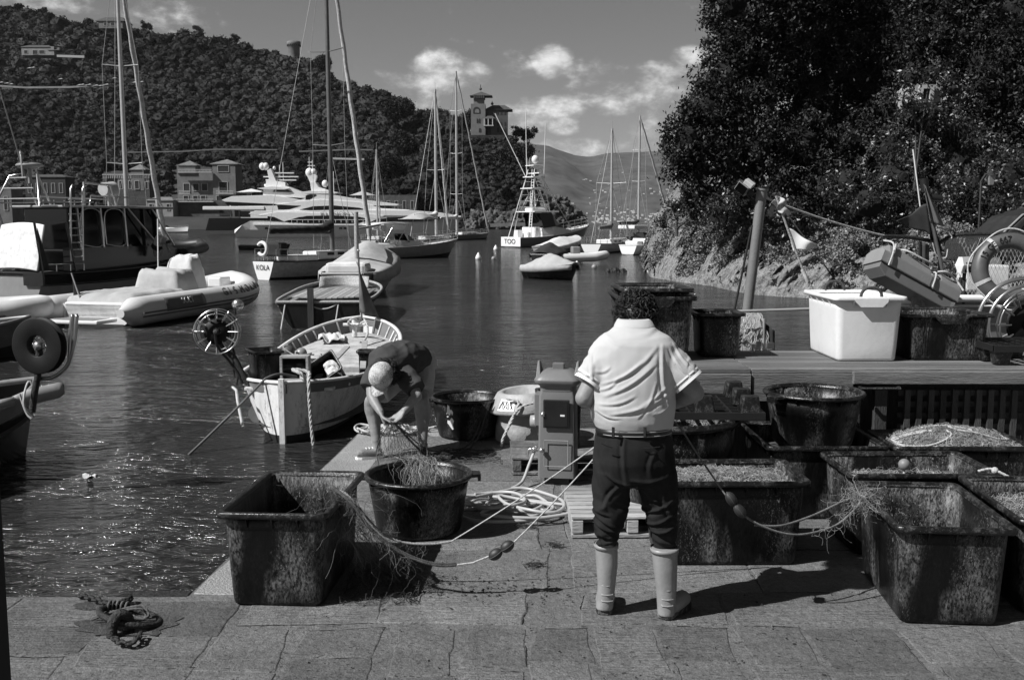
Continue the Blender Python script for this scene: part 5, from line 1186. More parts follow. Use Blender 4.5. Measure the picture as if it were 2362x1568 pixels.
def tee_fold(p):
    return .012 * (ridg(Vector((p.x + p.y * .5, p.y, p.z)), 9, 3, 7, 3) - .6) + .010 * (ridg(Vector((p.x - p.z, p.y, p.z)), 7, 4, 7, 13) - .6)
organic('tee_shirt', b, m_tee, mn, .0085, 4, tee_fold)
b = MB()
for hp_, kn in ((pel + V(-.07, 0, -.03), kL), (pel + V(.06, 0, -.03), kR)):
    e = hp_.lerp(kn, .80); b.tube([hp_, hp_.lerp(e, .5), e], [.135, .125, .112], 18)
b.ball(pel + V(.02, .02, -.02), .19, 18, 12, (1.0, .9, .85))
organic('shorts', b, m_short, mn, .009, 4, lambda p: .010 * (ridg(p, 9, 5, 3, 7) - .6))
R_ = Matrix((hf.normalized().cross(hu.normalized()), hf.normalized(), hu.normalized())).transposed()
b = MB(); cR = R_; b.ball(hc + hu.normalized() * .03, .118, 22, 14, (.90, 1.04, .95), cR)
cp = organic('cap', b, m_cap, mn, .008, 3, lambda p: .002 * noise.noise(p * 40))
f_, u_ = hf.normalized(), hu.normalized(); u_ = (u_ - f_ * u_.dot(f_)).normalized(); r_ = f_.cross(u_)
q = MB(); q.grid(lambda u, v: hc + f_ * (.095 + .10 * v * math.sin(PI * (.12 + .76 * u))) + r_ * ((u - .5) * (.165 - .02 * v)) + u_ * (.012 - .025 * (2 * u - 1) ** 2 - .010 * v), 14, 6); q.build('cap_peak', m_cap, cp, 0, 2, .005)
MB().ball(hc + u_ * .130, .008).build('cap_button', m_cap, cp)
hr = MB(); hr.ball(hc - f_ * .055 - u_ * .012, .082, 16, 10, (1.0, .8, .95), R_); hr.ball(hc + r_ * .06 - u_ * .03 - f_ * .02, .05, 12, 8); hr.ball(hc - r_ * .06 - u_ * .03 - f_ * .02, .05, 12, 8)
ho = organic('hair', hr, m_hair, mn, .01, 2, lambda p: .010 * noise.noise(p * 40)); curls('curl', hc - f_ * .03 - u_ * .01, R_, 420, .105, ho, lambda d: d.z < .15 and d.y < .25, .06, .013, 5)
for an, toe, sh_m, lb in ((aL, V(-.135, -.06, 0), m_shoe, 0), (aR, V(.06, -.115, 0), m_sole, 1)):  # right shoe given dark materials, its shade put into the colour
    b = MB(); a0 = V(an.x, an.y, .045); b.tube([a0 - toe * .3, a0, a0 + toe * .5, a0 + toe * 1.0, a0 + toe * 1.25], [.038, .046, .045, .042, .028], 14); b.tube([a0, a0 + V(0, 0, .045)], [.046, .044], 12)
    so_ = organic('shoe', b, sh_m, mn, .007, 3); d = toe.normalized(); n_ = Vector((-d.y, d.x, 0)); out = ((-.42, .02), (-.35, .036), (0, .042), (.5, .045), (1.0, .046), (1.25, .028), (1.32, .01))
    s_ = MB(); poly = [a0 + toe * u + n_ * w_ for u, w_ in out] + [a0 + toe * u - n_ * w_ for u, w_ in reversed(out)]; s_.prism([(p.x, p.y) for p in poly], 0, .02); s_.build('shoe_sole', m_white if not lb else m_sole, so_)
    s_ = MB()
    for k in (.25, .45, .65): s_.tube([a0 + toe * k + n_ * .022 + V(0, 0, .044), a0 + toe * (k + .03) + V(0, 0, .052), a0 + toe * k - n_ * .022 + V(0, 0, .044)], .004, 5)
    s_.build('shoe_lace', m_white if not lb else m_netd, so_)

# ---------------------------------------------------------------- lines and nets in use
def P5(x, y, Y=5.6): return P(x, y, Y)
hands = P5(1462, 958, 5.66)
line = thing('float_line', 'thin pale line with two dark oval floats running from the net to the standing man', 'line'); mb = MB()
mb.tube([P5(1052, 1302, 5.58), P5(1090, 1297, 5.58), P5(1130, 1281, 5.58)], .005, 6); mb.tube(sag(P5(1172, 1262, 5.58), P5(1364, 1063, 5.66), .01), .0042, 6); mb.tube([P5(1364, 1063, 5.66), hands], .005, 6); mb.build('cord', m_rope, line)
def oval(parent, a, b_, r=.032):
    a, b_ = Vector(a), Vector(b_); c = (a + b_) / 2; d = (b_ - a); R = d.to_track_quat('Z', 'Y').to_matrix()
    q = MB(); q.ball(c, r, 16, 12, (1, 1, d.length / 2 / r), R); o = q.build('oval_float', mat('float_cork', .022, .55, var=.4, vs=20, spec=.6), parent)
    q = MB(); q.tube([c + R @ Vector((r * 1.02 * math.sin(t), 0, d.length / 2 * math.cos(t) * 1.02)) for t in np.linspace(0, 2 * PI, 22)], .003, 5, False); q.build('lashing', m_netd, o)
oval(line, P5(1128, 1287, 5.58), P5(1157, 1268, 5.58)); oval(line, P5(1155, 1269, 5.58), P5(1184, 1250, 5.58))
mb = MB(); mb.tube(sag(P5(1040, 1248, 5.72), P5(1364, 1036, 5.68), .012), .0042, 6); mb.tube([P5(1364, 1036, 5.68), hands], .005, 6)
tag(mb.build('pale_line', m_rope), 'upper taut pale line from the net rope up to the standing man', 'line')
rim0 = P(785, 1145, 5.72)
ra = spline([P(770, 1128, 5.9), P(785, 1138, 5.72), P(815, 1165, 5.62), P(850, 1215, 5.60), P(905, 1262, 5.60), P(960, 1290, 5.60), P(1010, 1303, 5.58), P(1052, 1302, 5.58)], 6)
rb = spline([P(775, 1128, 5.85), P(800, 1140, 5.75), P(835, 1180, 5.72), P(880, 1228, 5.72), P(930, 1250, 5.72), P(990, 1254, 5.72), P(1040, 1248, 5.72)], 6)
t = thing('hanging_net', 'net with thick head ropes hung over the left tub rim and drooping to the paving', 'net'); mb = MB()
mb.tube(ra, .009, 7); rope3(mb, [p + V(0, 0, .010) for p in ra], .006); mb.build('head_rope', m_roped, t); mb = MB(); rope3(mb, rb, .007); mb.build('foot_rope', m_net, t)
rr = random.Random(21); mb = MB()
for i in range(230):
    k = rr.randrange(2, 30); p = Vector(ra[k] if rr.random() < .75 else rb[min(k, len(rb) - 1)]); L_ = rr.uniform(.04, .14) if rr.random() < .8 else rr.uniform(.2, .4)
    if k < 16: L_ *= 1.25
    q = [p]; d = V(rr.gauss(0, .8), rr.gauss(0, .4), rr.gauss(-.6, .7)).normalized()
    for j in range(12):
        d = (d + V(rr.gauss(0, .38), rr.gauss(0, .3), rr.gauss(-.12, .3))).normalized(); p = p + d * L_ / 10; p.z = max(p.z, .006); q.append(p.copy())
    mb.tube(q, .0009 * rr.uniform(.6, 1.5), 3, False, tone=rr.random())
for i in range(90):      # the net skirt falling from the tub rim to the ground
    k = rr.randrange(0, 12); p = Vector(ra[k]) + V(rr.uniform(-.02, .05), rr.uniform(-.1, .1), 0); q = []
    e = V(p.x + rr.uniform(.02, .5), p.y + rr.uniform(-.05, .25), .01)
    for j in range(16):
        s_ = j / 15; c = p.lerp(e, s_ ** 1.6); c.z = p.z * (1 - s_) + .01; q.append(c + V(rr.gauss(0, .012), rr.gauss(0, .012), 0))
    mb.tube(q, .0008, 3, False, tone=rr.random() * .5)
mb.build('twine', mat('brown_twine', .11, .8, var=.4, vs=20, tone=.6), t)
tg = tangle(110, lambda u, v: P(800 + 230 * u, 1330 + 65 * v - 40 * u * (1 - v), 5.72 - .25 * v) * 1.0 if False else V(-.95 + .42 * u, 5.45 + .65 * v, .012 + .04 * noise.noise(Vector((u * 5, v * 5, 1)))), .0012, 22, .05, 31)
tg.build('twine', m_netd, t)
# right hand side line with floats into the front right tub
t = thing('float_line', 'dark line with two black floats running right from the standing man', 'line'); mb = MB()
rc = spline([hands, P(1546, 965, 5.5), P(1620, 1065, 5.4), P(1680, 1150, 5.3), P(1725, 1195, 5.28), P(1790, 1225, 5.3), P(1850, 1232, 5.35), P(1925, 1212, 5.45), P(1975, 1170, 5.5), P(1990, 1150, 5.55), P(2025, 1180, 5.50)], 6)
mb.tube(rc[:24], .0045, 6); rope3(mb, rc[22:], .0065); rope3(mb, spline([P(1740, 1210, 5.3), P(1800, 1212, 5.36), P(1870, 1190, 5.5), P(1935, 1160, 5.6), P(1985, 1138, 5.66)], 6), .007); mb.build('cord', mat('mid_rope', .14, .8, var=.4, vs=40), t)
oval(t, P(1676, 1135, 5.28), P(1696, 1166, 5.28), .028); oval(t, P(1694, 1163, 5.27), P(1718, 1192, 5.27), .028)
rr = random.Random(5); mb = MB()
for i in range(150):
    p = Vector(rc[rr.randrange(38, 60)]) if rr.random() < .4 else P(1985, 1150, 5.56) + V(rr.gauss(0, .05), rr.gauss(0, .06), rr.gauss(0, .02)); q = [p]; d = V(rr.gauss(0, 1), rr.gauss(0, .6), rr.gauss(0, .6)).normalized(); L_ = rr.uniform(.05, .2)
    for j in range(11): d = (d + V(rr.gauss(0, .5), rr.gauss(0, .4), rr.gauss(-.05, .45))).normalized(); p = p + d * L_ / 10; q.append(p.copy())
    mb.tube(q, .0009, 3, False, tone=rr.random())
mb.build('twine', m_net, t)
# the net the bending man holds
t = thing('hand_net', 'fine net hanging from the bending man\'s hands and trailing to the white patched tub', 'net'); hb = P(903, 968, 8.62); mb = MB(); rr = random.Random(8)
for i in range(60):
    u = i / 59; e = G(868 + 120 * u + rr.uniform(-6, 6), 1060 + rr.uniform(-22, 12), .01); m_ = hb.lerp(e, .5) + V((u - .3) * .15, 0, -.06 + .1 * u); q = spline([hb + V(rr.uniform(-.02, .02), 0, rr.uniform(-.02, .02)), m_, e], 7)
    mb.tube([p + V(rr.gauss(0, .006), rr.gauss(0, .006), 0) for p in q], .0017, 3, False, tone=rr.random())
for k in range(9):
    s_ = .2 + k * .09; q = []
    for i in range(25): u = i / 24; e = G(868 + 120 * u, 1055, .01); q.append(hb.lerp(e, s_) + V((u - .3) * .15 * 4 * s_ * (1 - s_), rr.gauss(0, .006), rr.gauss(0, .014) - .04 * math.sin(PI * s_)))
    mb.tube(q, .0015, 3, False, tone=rr.random())
mb.build('twine', m_net, t)
mb = MB(); mb.tube(spline([hb, P(960, 1030, 8.85), P(1000, 1058, 8.95), P(1060, 1050, 9.2), P(1100, 1012, 9.5), P(1118, 960, 9.62), P(1125, 935, 9.68)], 7), .009, 6); mb.tube(spline([hb, P(940, 1002, 8.8), P(985, 1035, 8.9), P(1040, 1038, 9.2), P(1085, 1020, 9.45), P(1122, 940, 9.68)], 7), .006, 6)
mb.tube(spline([hb, P(880, 1005, 8.66), P(868, 1040, 8.7), P(875, 1080, 8.5)], 6), .005, 6); mb.build('cord', m_roped, t)
tangle(60, lambda u, v: V(-1.0 + .9 * u, 8.75 + .5 * v, .01 + .03 * abs(noise.noise(Vector((u * 5, v * 4, 4))))), .002, 20, .06, 44).build('twine', m_netd, t)
mb = MB(); rr = random.Random(2)
for i in range(26): a, c = P(1124 + rr.uniform(-7, 7), 926, 9.66), P(1085 + rr.uniform(-20, 30), 1010 + rr.uniform(-10, 20), 9.55); mb.tube([q + V(rr.gauss(0, .01), 0, 0) for q in sag(a, c, rr.uniform(-.03, .05), 8)], .0018, 3, False, tone=rr.random())
mb.build('twine', m_netd, t)
mb = MB(); rr = random.Random(14)
for i in range(9):
    q = []
    x0, x1 = 818 + rr.uniform(0, 60), 1000 + rr.uniform(-60, 10)
    for k in range(9): s_ = k / 8; q.append(G(x0 + (x1 - x0) * s_, 988 + rr.uniform(-9, 10), .02 + rr.uniform(0, .03)))
    mb.tube(spline(q, 4), .011, 7)
mb.tube(spline([G(850, 998, .02), G(825, 995, .02), G(818, 985, .02), G(832, 978, .02), G(870, 985, .02), G(900, 990, .02)], 5), .011, 7)
tag(mb.build('rope_coils', m_rope), 'heap of pale rope behind the bending man at the pier end', 'rope')
# net hung in the front round tub
t = thing('draped_net', 'pale net strands hanging into the front round tub from its far rim', 'net'); mb = MB(); rr = random.Random(19)
for i in range(80):
    x = rr.gauss(968, 20); a = V((x - CX) / FOC * 7.15, 7.16 + rr.uniform(-.03, .04), .405); e = a + V(rr.gauss(0, .05), -.10 + rr.uniform(-.08, .05), -rr.uniform(.1, .3)); m_ = a.lerp(e, .4) + V(rr.gauss(0, .03), -.05, .02); q = spline([a + V(rr.gauss(0, .05), .08, -.08 if rr.random() < .3 else .02), a, m_, e], 5)
    mb.tube([p + V(rr.gauss(0, .005), rr.gauss(0, .003), rr.gauss(0, .004)) for p in q], .0011, 3, False, tone=rr.random())
mb.build('twine', m_net, t)
# ================================================================ boats
m_hw = mat('white_gelcoat', .74, .3, var=.04, vs=2, dirt=.12)
m_hoff = mat('grey_gelcoat', .26, .35, var=.1, vs=2, dirt=.15)
m_hd = mat('dark_hull', .012, .25, var=.3, spec=.6)
m_antif = mat('antifouling', .015, .6, var=.4)
m_teak = mat('teak_deck', .20, .65, var=.35, vs=8, stretch=(.4, 4, 1), bump=.2, tone=.3)
m_glass = mat('dark_glass', .003, .10, var=.2, spec=.35)
m_canv = mat('pale_canvas', .40, .9, var=.15, vs=2, bump=1., bs=3, spec=.1)
m_canvw = mat('white_canvas', .62, .9, var=.12, vs=2, bump=1.2, bs=3, spec=.1)
m_canvd = mat('dark_canvas', .035, .85, var=.3, vs=2, bump=1., bs=3, spec=.15)
m_rubr = mat('white_tube_rubber', .62, .4, var=.06, vs=2, dirt=.15)
m_rubg = mat('grey_rubber', .09, .5, var=.2)
m_alu = mat('mast_alloy', .50, .4, metal=.5, var=.1)
m_mastd = mat('dark_mast', .10, .45, var=.2)
m_sail = mat('furled_sail', .50, .85, var=.25, vs=6, bump=1, bs=8)
m_wire = mat('rigging_wire', .42, .5)
m_wired = mat('rigging_wire_dark', .10, .6)
m_paintb = mat('old_white_boat_paint', .74, .6, var=.10, vs=3, wear=.55, ws=5, wc=.22, stretch=(1, 1, .45), bump=.3, bs=14, dirt=.4)
m_ply = mat('worn_plywood', .46, .8, var=.25, vs=3, wear=.6, ws=5, wc=.15, bump=.3, bs=20)
class Hull:
    def __init__(s, L, B, fs=.8, fm=.6, fb=1.1, sw=.7, p=2.2, rake=.5, draft=.35, q=.62, fine=1.0, n=22, k=8):
        s.L, s.B, s.fs, s.fm, s.fb, s.sw, s.p, s.rake, s.draft, s.q, s.fine, s.n, s.k = L, B, fs, fm, fb, sw, p, rake, draft, q, fine, n, k
    def hb(s, t):      # half beam along the length, 0 at the stern, 1 at the bow
        m = .42
        if t < m: u = (m - t) / m; w = 1 - (1 - s.sw) * u ** s.p
        else: u = (t - m) / (1 - m); w = max(0, 1 - u ** (s.p * s.fine + .2)) ** .9
        return s.B / 2 * max(w, .004)
    def sheer(s, t): return s.fs * (1 - t) ** 2 + s.fm * 2 * t * (1 - t) + s.fb * t * t + .0
    def pt(s, t, v, side=1, out=0.):   # v 0 keel .. 1 sheer
        h, z1 = s.hb(t), s.sheer(t); z0 = -s.draft * (1 - .6 * t ** 3)
        z = z0 + (z1 - z0) * v; w = math.sin(PI / 2 * min(1, v / .8)) ** s.q if v < .8 else 1.
        w = (v ** s.q) * (1 - t ** 3 * .35 * (1 - v)) if v > 0 else 0
        x = t * s.L - s.rake * (t ** 4) * (1 - v) * 1.0
        return Vector((x, side * (h * w + out), z))
    def shell(s, v0=0., v1=1., out=0.):
        mb = MB(); rows = []
        for i in range(s.n + 1):
            t = i / s.n; t = 1 - (1 - t) ** 1.35 if s.sw > .1 else .5 - .5 * math.cos(PI * t)
            rows.append([s.pt(t, v0 + (v1 - v0) * (1 - j / s.k), 1, out) for j in range(s.k + 1)] + [s.pt(t, v0 + (v1 - v0) * j / s.k, -1, out) for j in range(0 if v0 > 0 else 1, s.k + 1)])
        if v0 > 0:
            for sd_ in (0, 1): mb.loft([r[sd_ * (s.k + 1):(sd_ + 1) * (s.k + 1)] for r in rows], False, False)
        else: mb.loft(rows, False, False)
        if s.sw > .1: mb.add(rows[0], [tuple(range(len(rows[0])))] if v0 == 0 else [])
        return mb
    def line(s, v=1., out=0., t0=0., t1=1., side=1, n=24, dz=0.): return [s.pt(t0 + (t1 - t0) * i / n, v, side, out) + V(0, 0, dz) for i in range(n + 1)]
    def deck(s, drop=.08, t0=0., t1=.985, inset=.02, camber=.04, n=20):
        mb = MB()
        def f(u, v):
            t = t0 + (t1 - t0) * u; h = max(s.hb(t) - inset, .002); return V(t * s.L, (v - .5) * 2 * h, s.sheer(t) - drop + camber * (1 - (2 * v - 1) ** 2))
        mb.grid(f, n, 8); return mb
def place(stern, bow, z=WZ):
    a, b = G(stern[0], stern[1], z), G(bow[0], bow[1], z); d = b - a; return a, math.atan2(d.y, d.x), d.length
def stay(mb, a, b, r): mb.tube([a, b], r, 3, False)
def rig(root, hull, mast_t, H, r, lean=0., spr=(.45, .75), sw=1.1, mm=None, furl=True, boom=None, boom_m=None, wire=.014, deckz=None, back=True, furl_r=.09):
    """mast with spreaders, shrouds, furled foresail and boom with its sail cover"""
    mm = mm or m_alu; x = mast_t * hull.L; z0 = hull.sheer(mast_t) if deckz is None else deckz; top = V(x - lean, 0, H)
    mb = MB(); mb.tube([V(x, 0, z0 - .2), V(x - lean * .5, 0, H * .5), top], [r, r * .95, r * .7], 8); mb.tube([top, top + V(0, 0, .8)], .02, 4); mo_ = mb.build('mast', mm, root)
    for f in spr: sp = MB(); c = V(x - lean * f, 0, z0 + (H - z0) * f); sp.tube([c + V(-.1, sw, .08), c, c + V(-.1, -sw, .08)], .035, 5); sp.build('spreader', mm, mo_)
    w_ = MB(); b = hull.hb(mast_t)
    for s in (-1, 1):
        q = [V(x - .1, s * b, z0)] + [V(x - lean * f - .1, s * sw, z0 + (H - z0) * f + .08) for f in spr] + [top]
        for a, c in zip(q, q[1:]): stay(w_, a, c, wire)
        if spr: stay(w_, V(x + .3, s * b * .95, z0), V(x - lean * spr[0], 0, z0 + (H - z0) * spr[0]), wire)
    if back: stay(w_, V(0, 0, hull.fs), top, wire)
    if not furl: stay(w_, V(hull.L, 0, hull.fb), top, wire)
    w_.build('rigging', m_wire, root)
    if furl:
        a, c = V(hull.L - .15, 0, hull.fb + .15), top + V(.15, 0, -.3); k = 40; f = MB(); f.tube([a.lerp(c, i / k) + V(0, .025 * math.sin(i * 1.4), 0) for i in range(k + 1)], [furl_r * (1 if .03 < i / k < .96 else .3) * (1.1 - .35 * i / k) for i in range(k + 1)], 8); f.build('furled_foresail', m_sail, root)
    if boom:
        L_, zb, th = boom; f = MB(); a, c = V(x - .1, 0, zb), V(x - L_, 0, zb + .05); f.tube([a, c], .07, 8); bo = f.build('boom', mm, root)
        f = MB(); k = 18; f.tube([a.lerp(c, i / k) + V(0, .04 * math.sin(i * 2.1), .10 + th * .5 * (1 - i / k) ** 1.5 + .25 * max(0, 1 - i / 2.5)) for i in range(k + 1)], [.10 + th * (.5 * (1 - i / k) + .15) + .02 * math.sin(i * 2.7) for i in range(k + 1)], 10); f.build('sail_cover', boom_m or m_canvw, bo)
def rails(root, hull, t0, t1, h=.55, n=9, r=.016, sides=(-1, 1), mid=True, base=.0):
    for s in sides:
        mb = MB(); pts = [hull.pt(t0 + (t1 - t0) * i / n, 1, s, -.05) + V(0, 0, base) for i in range(n + 1)]
        for p in pts: mb.tube([p, p + V(0, 0, h)], r, 4, False)
        mb.tube([p + V(0, 0, h) for p in pts], r, 4, False)
        if mid: mb.tube([p + V(0, 0, h * .5) for p in pts], r * .6, 4, False)
        mb.build('guard_rail', m_steel, root)
def fender(root, p, r=.12, h=.5):
    mb = MB(); mb.rev([(.001, 0), (r * .7, .04), (r, .12), (r, h - .12), (r * .7, h - .04), (.001, h)], 10, Vector(p) - V(0, 0, h)); mb.tube([Vector(p) - V(0, 0, .05), Vector(p) + V(0, 0, .3)], .015, 4); mb.build('fender', m_hoff, root)
def basic_hull(root, h, mh, md, ml=None, boot=True, rub=.035, mrub=None, ds=.08):
    o = h.shell().build('hull', mh, root)
    if boot: h.shell(.0, (h.draft + .07) / (h.draft + h.fm), .006).build('waterline_band', m_antif, o)
    h.deck(ds).build('deck', md, root)
    mb = MB()
    for s in (-1, 1): mb.tube(h.line(1., .0, 0, 1, s), rub, 6)
    if h.sw > .1: mb.tube([h.pt(0, 1, 1), h.pt(0, 1, -1)], rub, 6)
    mb.build('rubbing_strake', mrub or ml or mh, o); return o

# ---------------------------------------------------------------- white wooden fishing boat by the pier
a, rz, L_ = V(-3.02, 13.30, WZ), math.atan2(6.3, .12), 6.4
fb = thing('fishing_boat', 'worn white wooden fishing boat moored end on beside the pier, with net reel', 'fishing boat', a, rz)
H = Hull(6.4, 2.02, .78, .62, 1.12, .03, 2.6, .12, .3, .40, 1.05, 30)
def hb_fb(t):
    u = abs(2 * t - 1); return 1.01 * max(.004, (1 - u ** 3.4)) ** .62
H.hb = hb_fb
H.sheer = lambda t: .66 + .14 * (1 - t) ** 3 + .42 * t ** 3
ho = H.shell().build('hull', m_paintb, fb); H.shell(0, .36, .006).build('waterline_band', m_antif, ho)
m_strake = mat('grey_strake', .15, .6, var=.2)
mb = MB()
for s in (-1, 1): mb.loft([[p, p2] for p, p2 in zip(H.line(.985, .012, 0, 1, s, 40), H.line(.87, .012, 0, 1, s, 40))], False, False)
mb.build('painted_strake', m_strake, ho)
mb = MB()
for s in (-1, 1): mb.tube([p + V(0, 0, .005) for p in H.line(1., .0, 0, 1, s, 44)], .036, 8, flat=.7)
mb.build('gunwale', m_paintb, ho)
inn = MB(); inn.loft([[H.pt(t, v, s, -.03) for v in (1, .75, .5)] for s in (1,) for t in np.linspace(0.02, .98, 40)], False, False); inn.loft([[H.pt(t, v, s, -.03) for v in (1, .75, .5)] for s in (-1,) for t in np.linspace(0.02, .98, 40)], False, False); inn.build('inner_planking', m_strake, ho)
for s in (-1, 1):
    for t in np.linspace(.08, .95, 19): MB().tube([H.pt(t, .99, s, -.045), H.pt(t, .80, s, -.05), H.pt(t, .62, s, -.06)], .02, 5).build('frame_rib', m_paintb, ho)
mb = MB(); mb.beam((-.04, 0, -.35), (-.05, 0, .86), .07, .07); mb.build('stem_post', m_paintb, ho)
mb = MB(); mb.beam((6.40, 0, -.2), (6.5, 0, 1.42), .08, .08); mb.build('bow_post', m_paintb, ho)
def fdeck(t0, t1, z, name, m_, ins=.07, zz=0.):
    mb = MB(); mb.grid(lambda u, v: V((t0 + (t1 - t0) * u) * 6.4, (v - .5) * 2 * max(.01, H.hb(t0 + (t1 - t0) * u) - ins), z + zz * u + .05 * (1 - (2 * v - 1) ** 2)), 16, 8); mb.build(name, m_, fb)
fdeck(.02, .98, .18, 'floor_boards', m_woodd); fdeck(.44, .96, .58, 'fore_deck', m_ply, .10, .18); 
mb = MB(); mb.box((2.78, -.15, .42), (.06, 1.5, .42)); mb.box((2.1, -.30, .53), (1.1, 1.05, .05), tone=.8); mb.build('hatch_cover', m_ply, fb, .01)
for x in (.45, .9): MB().box((x, 0, .66), (.22, 1.5 if x > .6 else 1.2, .04)).build('thwart', m_paintb, fb, .005)
mb = MB(); mb.tube([(5.55, 0, .80), (5.55, 0, 1.12)], .05, 8); mb.tube([(5.5, -.2, 1.02), (5.5, .2, 1.02)], .03, 6); mb.build('samson_post', m_paintb, fb)
mb = MB(); rope3(mb, spline([(5.5, -.12, 1.05), (5.4, 0, 1.14), (5.45, .1, 1.04), (5.5, -.05, 1.0), (5.3, -.25, 1.1), (5.0, -.33, .90), (4.7, -.3, .80), (4.6, -.25, .80)], 6), .022); mb.build('deck_rope', m_rope, fb)
MB().tube([H.pt(.07, .45, 1, .02), H.pt(.07, .45, 1, -.02)], .035, 10).build('drain', m_hd, fb)
fa = fb.matrix_basis.copy() if False else Matrix.Translation(a) @ Matrix.Rotation(rz, 4, 'Z')
def FB(x, y, z): return fa @ V(x, y, z)
# things aboard
t = rect_tub('black crate standing in the stern of the white fishing boat', .62, .42, .42, P(612, 874, 14.25), rz + .5, name='fish_crate', group='black crates aboard the white fishing boat')
t = thing('framed_viewing_box', 'square wooden box with dark glass front standing in the white fishing boat', 'box', P(682, 876, 14.0), rz - PI / 2 + .05); t.scale = (.70, .70, .66)
mb = MB()
for s in (-1, 1): mb.box((s * .255, 0, .26), (.05, .30, .52)); mb.box((0, 0, .26 + s * .237), (.46, .30, .05))
mb.build('frame', m_woodx, t, .006); MB().box((0, -.10, .26), (.45, .02, .43)).build('pane', m_glass, t); MB().box((.14, -.113, .09), (.08, .006, .10)).build('sticker', m_white, t)
t = rect_tub('tilted black crate with pale sacking over it in the white fishing boat', .62, .46, .36, P(762, 872, 14.3), 0, name='fish_crate', group='black crates aboard the white fishing boat'); t.rotation_euler = (math.radians(48), math.radians(-34), math.radians(8)); t.scale = (.85, .85, .85)
mb = MB(); mb.grid(lambda u, v: P(745 + 36 * u + 10 * v, 842 + 28 * v - 12 * math.sin(PI * u), 14.15 + .06 * noise.noise(V(u * 5, v * 5, 0)) - .12 * v), 10, 10); tag(mb.build('sacking', m_canvw, None, 0, 2, .01), 'rumpled pale sacking draped on the tilted crate', 'sack')
t = rect_tub('tall dark bin beside the hatch of the white fishing boat', .30, .34, .62, FB(2.25, -.78, .34), rz, name='fish_crate', group='black crates aboard the white fishing boat')
for i, (p0, p1, lab) in enumerate((((1.9, -.75, .72), (2.9, -.62, 1.02), 'wooden batten leaning over the hatch of the fishing boat'), ((.8, -.25, .70), (2.3, -.45, 1.0), 'loose plank end lying behind the tilted crate'))):
    mb = MB(); mb.beam(FB(*p0), FB(*p1), .09, .025); tag(mb.build('plank', m_woodx, None, .004), lab, 'plank')
t = thing('net_buoy', 'round grey ball buoy lashed to the port side of the white fishing boat', 'buoy', P(664, 812, 15.3)); MB().ball((0, 0, 0), .105, 16, 12).build('ball', m_rubg, t); MB().ball((.17, .15, -.04), .09, 14, 10).build('second_ball', m_hoff, t)
mb = MB(); rope3(mb, spline([(0, 0, .11), (-.05, -.08, .08), (.1, -.12, -.02), (.2, -.25, .0)], 6), .010); mb.build('lashing', m_rope, t)
mb = MB(); rr = random.Random(3)
for i in range(6): mb.tube(spline([FB(3.0 + rr.uniform(-.2, .2) + .25 * math.cos(q), .35 + rr.uniform(-.1, .1) + .35 * math.sin(q), .70 + rr.uniform(0, .05)) for q in np.linspace(0, 5.5, 9)], 3), .012, 5)
tag(mb.build('rope_coils', m_roped), 'dark rope coils lying on the foredeck of the fishing boat', 'rope')
mb = MB(); rope3(mb, spline([FB(.05, -.35, .80), FB(-.02, -.25, .93), FB(.12, -.12, .96), FB(.14, -.32, .92), FB(-.05, -.36, .82), FB(-.10, -.38, .5), FB(-.12, -.42, 0), FB(-.10, -.45, -.25)], 6), .026)
tag(mb.build('mooring_rope', m_rope), 'thick laid rope looped over the near end of the fishing boat into the water', 'rope')
mb = MB(); mb.tube(sag(FB(.12, .25, .84), G(412, 1051, WZ) + V(0, 0, -.1), .02), .017, 7); mb.tube(spline([FB(.12, .25, .84), FB(.25, .1, .88), FB(.4, -.1, .82)], 5), .017, 7)
tag(mb.build('mooring_rope', mat('wet_rope', .09, .6, var=.5, vs=3)), 'long mooring line from the fishing boat down into the water at the left', 'rope')
t = thing('boat_flag', 'small furled flag on a thin staff at the far end of the fishing boat', 'flag', FB(6.1, -.05, 1.0)); MB().tube([(0, 0, 0), (-.05, 0, 1.35)], .016, 6).build('staff', m_mastd, t); MB().ball((-.05, 0, 1.36), .03).build('finial', m_steel, t)
mb = MB(); mb.grid(lambda u, v: V(-.04 + (.05 + .40 * v) * u * 1.0 - .1 * u, -.03 - .12 * math.sin(u * 5) * v, 1.15 - .95 * v - .1 * u * v), 10, 12); mb.build('cloth', mat('flag_cloth', .12, .9, var=.5, vs=3), t, 0, 2, .006)
